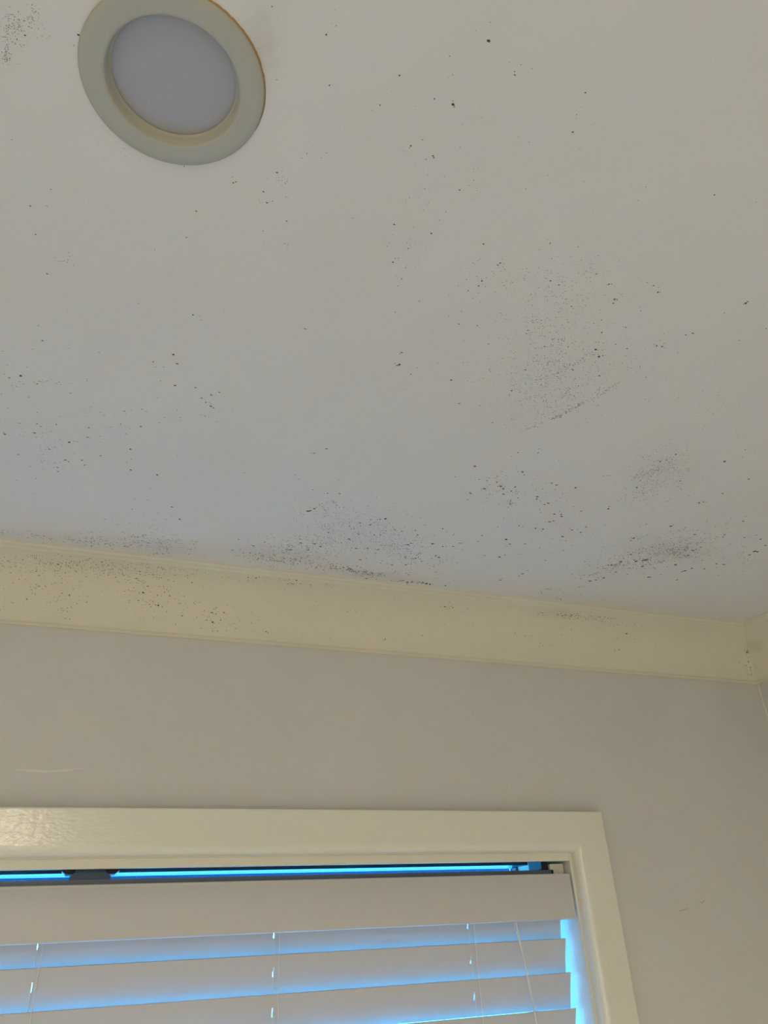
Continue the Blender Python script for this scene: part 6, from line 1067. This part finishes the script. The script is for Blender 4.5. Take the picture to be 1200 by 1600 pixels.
# mould specks on the cornice: x (mm), place across its face (0.001), radius (0.1 mm), tone
CORNICE_SPECKS = """-213,367,6b -207,413,7b -196,359,6b -195,266,9b -189,175,7b -184,458,10b -184,443,6b -182,254,7b -182,158,9b -177,191,7b -177,90,6b -176,388,8b 
-175,344,14b -174,305,7b -174,305,12b -174,290,8b -173,343,7b -173,252,6b -173,227,10b -172,518,8b -172,316,12b -171,85,8b -170,504,8b -168,119,6b 
-167,467,12b -166,504,7b -166,436,10b -166,330,6b -164,56,11b -164,324,8b -164,290,10b -164,282,13b -164,288,7b -164,95,12b -164,90,8b -164,322,11b 
-163,100,8b -161,120,6b -161,312,14b -161,335,6b -161,302,6b -161,313,13b -160,362,10b -159,309,6b -159,319,13b -159,650,8b -159,339,6b -158,309,6b 
-158,318,10b -158,298,10b -156,310,10b -156,670,9b -156,272,8b -156,274,9b -155,674,6b -155,310,13b -155,775,7b -154,67,7b -154,547,8b -153,387,7b 
-153,241,11b -153,298,11b -153,74,14b -151,278,12b -151,280,8b -151,191,8b -150,300,10b -149,156,6b -149,759,11b -148,438,10b -147,217,9b -147,384,6b 
-146,722,9b -146,391,8b -146,301,6b -145,251,10b -145,795,8b -145,302,7b -144,293,6b -144,401,9b -144,777,6b -144,340,10b -144,260,8b -143,334,8b 
-143,337,13b -142,272,6b -142,312,6b -142,189,14b -141,356,9b -141,334,8b -141,683,6b -139,926,7b -139,649,9b -138,253,11b -137,247,14b -136,745,8b 
-136,336,8b -136,179,6b -136,822,7b -136,877,7b -136,785,6b -135,286,6b -135,264,14b -134,229,6b -134,345,6b -133,335,10b -133,421,16b -133,592,7b 
-132,266,8b -131,78,8b -131,299,6b -130,545,7b -130,276,6b -130,198,9b -130,620,6b -129,196,8b -129,563,12b -129,291,8b -129,254,12b -128,160,10b 
-128,322,13b -128,266,6b -128,308,9b -127,261,9b -127,813,9b -126,190,7b -126,821,14b -123,186,7b -123,815,7b -123,369,6b -122,392,9b -122,260,14b 
-122,44,9b -122,213,7b -122,505,12b -121,323,11b -120,200,11b -120,203,10b -119,214,8b -119,275,7b -119,446,7b -116,121,9b -115,497,6b -115,325,10b 
-114,391,10b -114,279,6b -114,151,7b -114,488,9b -114,108,7b -113,501,7b -113,801,7b -112,362,7b -112,294,6b -111,719,7b -110,273,7b -110,223,9b 
-110,124,11b -110,115,8b -109,755,18b -109,764,8b -109,379,10b -108,119,6b -108,148,10b -108,118,12b -107,361,10b -107,587,10b -106,130,10b 
-106,184,7b -106,103,13b -105,57,7b -105,159,13b -105,156,11b -105,165,7b -105,233,7b -105,630,16b -104,132,13b -104,685,7b -104,152,9b -104,662,10b 
-103,167,8b -103,167,8b -103,150,9b -103,101,9b -103,591,10b -103,368,13b -103,247,10b -103,127,7b -102,338,11b -102,298,9b -102,326,9b -102,361,14b 
-101,609,13b -100,228,7b -100,549,6b -100,556,9b -100,96,11b -100,548,6b -100,682,13b -100,588,12b -99,170,8b -99,204,9b -99,421,9b -99,238,11b 
-99,199,7b -99,254,9b -99,412,7b -98,181,9b -98,422,14b -98,201,6b -97,570,18b -97,354,9b -96,237,7b -96,215,7b -96,113,7b -96,565,12b -95,169,7b 
-95,580,7b -95,212,8b -95,477,7b -93,217,11b -93,229,13b -93,382,11b -93,268,14b -92,338,7b -92,603,10b -92,326,6b -91,350,8b -91,296,8b -91,427,9b 
-91,57,15b -91,228,8b -90,549,7b -90,231,13b -89,193,10b -89,563,8b -89,550,8b -88,570,9b -88,848,6b -87,306,8b -87,217,6b -87,733,9b -86,244,6b 
-86,204,12b -86,277,9b -86,196,11b -86,252,7b -86,154,6b -85,226,9b -85,221,7b -84,239,7b -84,152,13b -84,306,8b -84,227,11b -84,193,6b -84,782,9b 
-83,211,14b -83,660,7b -83,159,8b -82,519,7b -82,124,7b -82,188,10b -82,331,8b -80,66,9b -80,178,6b -80,540,6b -80,770,11b -80,305,7b -80,531,7b 
-80,242,8b -79,323,12b -79,328,13b -78,217,9b -78,371,8b -78,509,10b -78,394,7b -78,248,11b -77,502,12b -77,37,15b -77,166,7b -76,363,9b -76,699,7b 
-76,323,15b -76,186,9b -76,277,13b -76,220,22a -75,313,7b -74,321,8b -74,497,7b -74,274,7b -73,189,8b -73,751,8b -73,269,6b -73,292,14b -73,81,7b 
-73,193,10b -72,397,10b -72,192,9b -72,65,13b -72,246,16b -71,703,8b -71,200,8b -71,732,11b -71,346,8b -70,156,10b -69,859,10b -69,674,10b -69,488,9b 
-69,499,6b -69,424,12b -68,233,8b -68,731,7b -68,497,7b -67,179,8b -67,206,6b -67,635,18b -66,393,6b -66,185,12b -66,216,14b -66,833,7b -66,341,10b 
-66,119,14b -66,331,9b -66,173,12b -65,252,7b -64,859,7b -64,834,9b -64,895,7b -64,443,7b -64,235,6b -63,220,12b -63,158,6b -63,218,7b -63,220,8b 
-63,245,8b -63,234,7b -62,175,12b -62,707,7b -62,322,10b -62,136,6b -62,224,9b -62,182,12b -62,871,7b -61,477,10b -61,237,7b -61,856,11b -61,53,15b 
-61,385,9b -61,228,10b -60,631,7b -60,130,10b -60,165,8b -60,252,14b -59,141,16b -59,192,6b -59,969,9b -59,250,7b -59,160,7b -58,210,13b -57,652,20b 
-57,861,6b -57,824,11b -57,962,12b -57,247,6b -57,137,15b -57,178,9b -57,171,7b -56,968,6b -56,315,6b -56,675,7b -56,875,13b -55,161,11b -55,281,7b 
-54,287,8b -53,189,7b -53,354,6b -53,560,13b -53,808,7b -52,798,7b -52,169,12b -52,968,13b -52,197,15b -52,193,9b -52,303,14b -51,208,13b -51,817,7b 
-51,743,7b -50,153,14b -50,180,9b -50,267,7b -49,125,18b -47,732,8b -47,431,7b -47,206,10b -46,502,8b -46,754,13b -46,958,6b -46,234,14b -46,450,11b 
-45,277,10b -45,253,8b -45,656,7b -45,113,13b -44,706,8b -44,302,12b -43,434,8b -43,189,13b -43,366,7b -43,79,6b -42,95,15b -41,75,6b -41,145,7b 
-41,262,11b -40,590,9b -40,98,9b -39,317,9b -39,365,14b -39,265,11b -39,66,13b -38,90,13b -37,57,16b -37,57,7b -35,47,7b -35,212,11b -35,224,10b 
-34,644,12b -34,188,9b -34,725,17b -34,198,10b -34,70,7b -34,138,11b -32,214,8b -32,128,11b -31,113,12b -31,228,12b -31,191,8b -30,263,9b -30,416,7b 
-30,267,11b -29,316,7b -29,204,11b -28,151,11b -28,149,7b -28,219,10b -28,268,7b -28,157,16b -27,65,9b -26,311,9b -26,196,15b -26,202,9b -25,197,7b 
-25,158,8b -24,198,10b -24,236,7b -24,361,10b -22,100,12b -22,85,7b -22,283,7b -22,130,7b -22,155,9b -21,246,7b -21,319,13b -21,92,20b -20,171,9b 
-20,141,13b -20,182,7b -19,583,7b -19,206,7b -19,244,12b -19,237,7b -18,182,8b -18,164,6b -18,138,7b -17,89,7b -17,322,7b -17,136,6b -17,249,7b 
-17,293,9b -17,278,9b -17,281,12b -17,249,7b -17,51,9b -16,228,14b -16,547,8b -16,56,15b -15,112,8b -14,170,10b -13,134,11b -13,144,8b -12,211,12b 
-12,145,10b -12,53,14b -12,133,13b -11,304,9b -11,266,12b -11,288,8b -11,311,10b -10,209,7b -10,301,8b -9,83,7b -9,97,12b -9,214,12b -9,268,10b 
-8,90,6b -8,194,6b -8,147,8b -8,511,7b -7,206,7b -7,213,8b -7,127,10b -7,258,7b -6,188,11b -6,350,7b -6,81,9b -6,204,9b -5,292,7b -5,251,7b -5,249,7b 
-5,143,11b -4,80,7b -4,283,7b -4,149,7b -4,81,6b -3,167,8b -3,147,11b -3,793,7b -2,277,7b -1,291,7b -1,328,19b 0,89,10b 1,241,8b 1,637,7b 2,209,7b 
2,384,11b 3,102,13b 3,521,8b 3,253,8b 3,189,12b 4,206,12b 4,393,7b 4,262,11b 5,137,13b 5,98,10b 5,403,7b 6,537,11b 6,194,9b 7,163,8b 7,254,11b 
7,128,10b 7,303,9b 7,38,12b 8,272,7b 8,272,13b 8,219,7b 9,154,8b 9,603,7b 10,120,11b 10,284,19b 10,173,8b 11,163,12b 11,168,15b 12,268,8b 12,345,8b 
13,385,7b 13,98,13b 13,145,16b 13,117,7b 14,63,8b 14,570,7b 14,525,13b 14,70,7b 15,193,10b 15,500,7b 15,270,7b 15,288,7b 16,356,14b 17,118,10b 
17,301,13b 17,58,7b 17,68,10b 17,132,7b 18,759,9b 18,388,7b 18,199,7b 18,496,8b 18,51,9b 18,237,8b 19,392,10b 19,196,7b 19,499,7b 20,132,7b 21,566,7b 
21,382,9b 21,674,8b 22,679,7b 22,646,12b 22,518,13b 22,524,7b 22,158,8b 23,665,8b 23,154,15b 23,77,8b 24,508,10b 24,74,7b 24,195,7b 25,460,13b 
25,230,15b 26,193,11b 26,316,19b 27,314,19b 27,504,10b 28,294,8b 28,382,13b 28,62,7b 29,65,10b 29,625,7b 29,340,15b 30,121,8b 30,237,7b 30,377,8b 
30,191,21b 30,281,7b 31,787,8b 31,344,9b 31,608,7b 31,244,16b 31,45,7b 31,47,7b 32,40,13b 32,345,8b 32,78,11b 33,833,7b 33,353,7b 33,634,13b 
33,523,10b 34,267,7b 34,635,12b 34,538,9b 35,42,7b 35,350,12b 36,88,8b 36,271,7b 36,402,7b 36,330,7b 36,189,8b 36,90,9b 36,378,7b 37,373,14b 37,46,11b 
37,92,7b 37,184,7b 38,430,12b 38,55,8b 38,116,14b 38,247,16b 38,208,10b 39,857,7b 39,348,8b 39,622,12b 39,39,11b 39,532,7b 39,517,23a 39,369,7b 
39,200,7b 39,156,10b 40,88,7b 40,171,11b 40,693,7b 40,190,7b 40,456,9b 40,521,11b 41,220,8b 41,105,8b 41,43,7b 41,470,7b 41,97,12b 41,728,9b 42,188,7b 
43,225,13b 43,417,21b 43,421,7b 44,686,9b 44,872,9b 44,640,8b 45,106,10b 45,189,7b 46,644,9b 46,217,7b 47,232,9b 47,654,7b 47,219,11b 48,676,9b 
48,497,11b 48,182,8b 48,222,15b 49,272,11b 49,246,9b 49,627,12b 50,208,7b 50,433,7b 50,670,15b 50,614,11b 52,95,13b 52,169,11b 52,257,9b 52,134,8b 
52,705,14b 53,215,12b 53,630,11b 53,210,9b 53,79,15b 54,632,13b 54,263,7b 54,568,10b 54,661,7b 54,86,9b 54,399,7b 54,290,8b 54,263,14b 56,83,7b 
56,270,7b 56,294,7b 57,80,12b 57,213,12b 57,671,10b 57,263,10b 57,63,12b 57,764,8b 58,535,17b 58,852,10b 58,877,7b 58,255,9b 58,679,13b 58,177,10b 
59,399,15b 59,257,8b 59,86,14b 59,112,16b 59,64,7b 60,93,8b 60,266,13b 61,296,7b 61,86,11b 61,647,8b 62,202,9b 62,677,22a 63,176,7b 63,109,14b 
64,536,7b 64,389,12b 65,863,7b 65,407,12b 67,694,14b 67,427,7b 67,681,7b 67,477,15b 68,497,8b 69,70,7b 69,844,7b 69,178,8b 69,132,12b 69,280,15b 
70,434,15b 70,441,7b 70,91,13b 70,414,9b 71,71,7b 72,61,7b 72,48,8b 73,449,7b 73,464,15b 74,750,12b 74,636,10b 74,610,7b 74,435,10b 75,394,9b 75,93,7b 
75,526,19b 75,55,8b 76,41,9b 76,200,12b 76,99,7b 77,298,15b 78,183,15b 81,76,8b 81,174,13b 82,225,7b 82,79,7b 83,575,8b 83,74,13b 83,110,7b 84,486,7b 
84,558,11b 85,180,8b 85,624,9b 87,77,12b 87,467,8b 87,318,9b 88,581,9b 88,69,8b 89,620,7b 89,914,12b 90,613,11b 90,90,7b 91,628,7b 92,784,6b 92,620,8b 
92,192,11b 93,88,7b 94,167,13b 95,515,15b 95,177,8b 95,208,7b 96,753,8b 96,790,19b 96,211,7b 97,175,7b 97,697,7b 98,302,7b 98,140,7b 98,608,8b 
101,139,8b 101,43,8b 101,135,11b 101,36,7b 102,131,7b 103,663,9b 103,283,19b 105,163,11b 106,48,12b 110,591,14b 112,612,10b 112,565,9b 113,208,7b 
114,827,8b 117,797,9b 118,52,7b 118,88,12b 118,577,7b 119,578,10b 120,322,11b 122,34,10b 123,108,7b 125,747,10b 125,942,9b 126,693,14b 127,941,7b 
127,220,7b 128,873,8b 132,780,7b 132,160,9b 132,821,19b 134,779,11b 134,706,7b 135,762,12b 136,717,13b 137,77,8b 137,818,9b 138,822,7b 138,706,21b 
140,655,11b 140,927,10b 140,723,13b 141,840,26a 142,891,7b 142,627,10b 142,965,18b 142,653,10b 143,640,13b 143,939,7b 143,142,11b 143,853,10b 
144,723,14b 144,713,10b 144,625,11b 145,940,8b 146,913,10b 148,689,8b 148,233,8b 149,762,8b 149,139,7b 149,959,18b 150,853,9b 151,804,10b 152,774,8b 
152,800,15b 153,129,7b 153,127,8b 153,126,7b 155,757,7b 155,131,8b 155,690,22b 155,854,8b 157,787,8b 158,582,10b 158,776,9b 159,708,8b 160,63,7b 
162,944,11b 162,31,7b 166,849,7b 167,164,9b 168,863,7b 168,153,7b 168,595,9b 172,832,14b 172,207,7b 174,168,8b 175,903,13b 176,891,9b 176,848,7b 
176,576,9b 176,748,10b 178,775,11b 179,82,20b 179,36,12b 180,798,10b 180,108,8b 181,153,15b 183,864,8b 184,34,7b 184,168,7b 187,681,8b 188,138,7b 
189,721,9b 191,76,23a 195,56,18b 196,652,12b 197,804,12b 203,913,10b 205,40,7b 205,108,9b 206,45,8b 208,753,10b 210,48,7b 220,910,20b 220,466,7b 
222,42,7b 224,85,9b 224,925,16b 224,33,14b 227,46,9b 233,55,14b 236,46,7b 237,65,8b 237,231,9b 239,126,15b 239,40,18b 240,117,12b 240,115,7b 
241,119,8b 242,89,6b 243,150,7b 243,115,11b 244,104,8b 245,104,7b 245,117,11b 246,117,8b 246,111,13b 246,117,9b 247,125,9b 247,138,8b 248,109,17b 
250,879,7b 250,37,24a 251,92,7b 251,118,10b 252,84,12b 258,101,7b 258,94,18b 260,49,8b 261,938,9b 262,82,7b 268,235,10b 269,289,7b 273,98,20b 
276,912,8b 276,130,11b 281,549,10b 282,904,7b 288,461,10b 290,357,7b 290,381,10b 291,956,6b 293,44,7b 294,81,10b 296,42,13b 296,47,12b 298,84,10b 
298,42,9b 301,59,11b 302,87,9b 304,930,7b 305,95,14b 309,44,14b 318,246,6b 319,929,11b 330,488,7b 333,102,6b 334,465,8b 342,477,8b 342,501,11b 
345,371,7b 346,465,7b 354,460,9b 356,480,8b 356,499,6b 365,477,10b 365,591,7b 366,787,7b 373,74,8b 383,544,6b 388,57,7b 392,583,7b 406,872,10b 
407,70,6b 409,882,13b 410,851,7b 411,870,17b 412,192,9b 414,584,7b 415,481,10b 423,250,7b 427,243,6b 428,843,9b 430,369,9b 434,346,9b 452,778,9b 
453,518,6b 454,364,7b 457,379,6b 461,139,6b 465,239,7b 466,101,6b 472,386,7b 473,761,16b 475,170,7b 475,441,7b 476,130,7b 478,375,7b 479,251,7b 
484,918,7b 490,404,7b 492,238,8b 492,319,9b 493,247,8b 493,159,7b 499,258,7b 500,243,24b 504,152,12b 504,279,13b 504,138,12b 504,158,9b 504,280,11b 
505,265,7b 505,280,13b 506,266,12b 506,238,9b 508,235,8b 509,549,8b 509,269,12b 509,263,11b 510,220,13b 510,193,9b 511,234,7b 513,261,7b 514,238,21b 
519,294,7b 522,316,9b 524,495,7b 524,564,7b 527,411,9b 530,134,7b 533,331,7b 536,305,7b 537,221,7b 539,235,11b 541,222,7b 541,234,9b 551,549,7b 
558,522,12b 563,820,7b 581,191,7b 582,193,7b 588,91,12b 591,111,8b 593,112,11b 609,103,7b 612,113,10b 613,294,8b 622,95,9b 633,84,7b 636,156,9b 
639,604,10b 639,570,16b 640,577,7b 642,432,7b 646,461,7b 652,554,11b 659,619,16b 668,262,7b 670,207,10c 670,212,9c 670,170,13c 671,170,9c 671,603,10b 
673,206,9c 673,154,11c 674,157,16c 677,157,16c 679,207,8c 679,201,8c 679,207,16c 684,198,9c 684,195,8c 686,264,10c 688,189,12c 690,131,9c 691,706,13b 
696,64,12c 697,684,7b 697,751,9b 700,355,7b 706,170,10c 706,170,14c 706,153,23b 707,720,7b 708,148,8c 708,77,11c 708,250,10c 710,122,8c 711,120,12c 
711,126,17c 712,735,10b 713,478,11b 713,89,15c 714,728,10b 714,162,8c 715,172,25b 715,82,10c 716,161,8c 717,214,14c 717,740,8b 718,219,8c 719,75,8c 
719,124,9c 719,138,14c 720,162,15c 720,110,8c 721,56,8c 721,196,14c 721,149,20b 721,209,8c 722,407,7b 723,161,12c 723,221,10b 723,154,13c 723,388,8b 
724,225,8c 725,171,9c 726,155,9c 727,544,7b 727,211,11c 728,594,9b 728,169,10c 729,181,8c 729,214,8c 729,116,13c 731,159,15c 731,211,10c 731,523,14b 
731,211,11c 732,212,11c 732,150,9c 732,135,23b 732,174,8c 733,162,10c 733,171,15c 734,236,13c 735,128,8c 735,176,13c 738,380,13b 739,277,8b 740,634,7b 
740,218,8c 740,93,15c 741,138,18b 741,165,8c 742,78,11c 742,140,8c 743,218,13c 744,418,17b 744,34,13c 745,31,8c 745,125,9c 745,124,16c 745,282,10c 
747,116,10c 747,196,17c 748,114,13c 748,173,17c 751,618,12b 752,295,10c 752,165,13c 754,588,7b 754,138,9c 759,150,13c 760,240,8c 762,175,8c 
763,178,10c 764,203,17c 765,148,8c 766,129,9c 766,592,7b 767,115,9c 767,163,9c 768,176,14c 769,113,11c 770,111,16c 770,808,9b 771,106,8c 772,169,10c 
774,199,8c 776,94,10c 777,158,14c 778,165,8c 779,96,9c 780,73,14c 781,327,8c 781,150,8c 781,167,9c 782,193,10c 782,167,15c 783,106,13c 784,160,13c 
788,132,11c 788,198,13c 788,107,23b 790,134,9c 791,167,9c 791,328,10c 792,190,11c 795,175,12c 796,202,14c 797,200,16c 797,96,23b 797,153,11c 
797,342,8c 799,170,9c 800,236,9c 802,223,9c 803,200,11c 805,202,10c 805,118,21b 805,260,9c 810,108,14c 811,130,13c 812,157,8c 813,96,12c 814,177,8c 
816,114,14c 817,93,8c 818,238,10c 818,113,8c 819,274,9c 820,106,9c 822,141,11c 824,248,12c 824,246,9c 825,268,10c 830,241,12c 831,243,8c 832,125,14c 
833,245,8c 835,85,9c 835,104,9c 838,198,9c 839,192,8c 840,508,7b 842,715,17b 843,505,14b 847,134,11c 850,244,11c 851,697,19b 853,115,13c 853,231,13c 
854,197,8c 857,483,9b 857,142,11c 858,396,27a 861,459,8b 865,165,11c 865,211,8c 865,198,11c 866,490,8b 866,123,12c 879,487,14b 880,540,11b 881,213,13c 
926,545,13b 1124,728,19b 1131,486,17b 1137,483,25b 1137,521,31a 1137,512,14b 1138,550,13b 1139,768,15b 1140,506,13b 1140,534,17b 1140,519,14b 
1141,524,18b 1142,774,15b 1144,686,11b 1144,616,14b 1144,870,15b 1144,691,11b 1145,684,11b 1146,934,17b 1147,721,14b 1147,692,21b 1152,796,21b 
1153,941,10b 1153,808,17b 1153,847,20b 1154,925,11b 1155,917,14b 1155,934,13b 1155,877,14b 1156,899,11b """


def parse(s):
    for e in s.split():
        a, b, r = e[:-1].split(',')
        yield int(a) * .001, int(b) * .001, int(r) * (.000066 + .000031 * max(0, 1 - int(r) / 12)), 'abc'.index(e[-1])


def speck(vs, fs, ms, c, u, v, n, r, tone, rng):
    """a low irregular dome of mould on the surface point c with tangents u, v and normal n"""
    k = 5 if r < .0012 else 7
    e = rng.uniform(.85, 1.4); ph = rng.uniform(0, 6.28); i0 = len(vs)
    for i in range(k):
        a = ph + 2 * math.pi * i / k; q = r * rng.uniform(.75, 1.2)
        vs.append(c + u * (q * e * math.cos(a)) + v * (q / e * math.sin(a)) - n * .0001)
    vs.append(c + n * min(.0003, r * .25))
    for i in range(k): fs.append((i0 + i, i0 + (i + 1) % k, i0 + k)); ms.append(tone)


def speck_object(name, vs, fs, ms, mats, parent, label):
    me = bpy.data.meshes.new(name); me.from_pydata(vs, [], fs)
    for m in mats: me.materials.append(m)
    me.polygons.foreach_set('material_index', ms); me.validate(); me.update()
    o = link(bpy.data.objects.new(name, me), parent)
    tag(o, label, kind='stuff')
    return o


rng = random.Random(5)
vs, fs, ms = [], [], []
X, Y, D = Vector((1, 0, 0)), Vector((0, 1, 0)), Vector((0, 0, -1))
for x, y, r, t in parse(CEILING_SPECKS):
    speck(vs, fs, ms, Vector((x + rng.uniform(-.0005, .0005), y + rng.uniform(-.0005, .0005), CEIL - .0001)), X, Y, D, r, t, rng)
speck_object('mould_specks', vs, fs, ms, [M['speck0'], M['speck1'], M['speck2']], ceiling, 'black and grey mould specks scattered over the ceiling')
vs, fs, ms = [], [], []
for x, s, r, t in parse(CORNICE_SPECKS):
    s = min(.98, max(.02, s)); p, p2 = arc(s), arc(s + .005)
    tg = (p2 - p).normalized(); c = Vector((x + rng.uniform(-.0005, .0005), YW - p.x, CEIL - p.y))
    n = (Vector((0, YW - CC.x, CEIL - CC.y)) - Vector((0, c.y, c.z))).normalized()
    speck(vs, fs, ms, c + n * .0001, X, Vector((0, -tg.x, -tg.y)), n, r, t, rng)
speck_object('mould_specks', vs, fs, ms, [M['corn0'], M['corn1'], M['corn2']], trim_1, 'brown mould specks on the cove of the cornice')
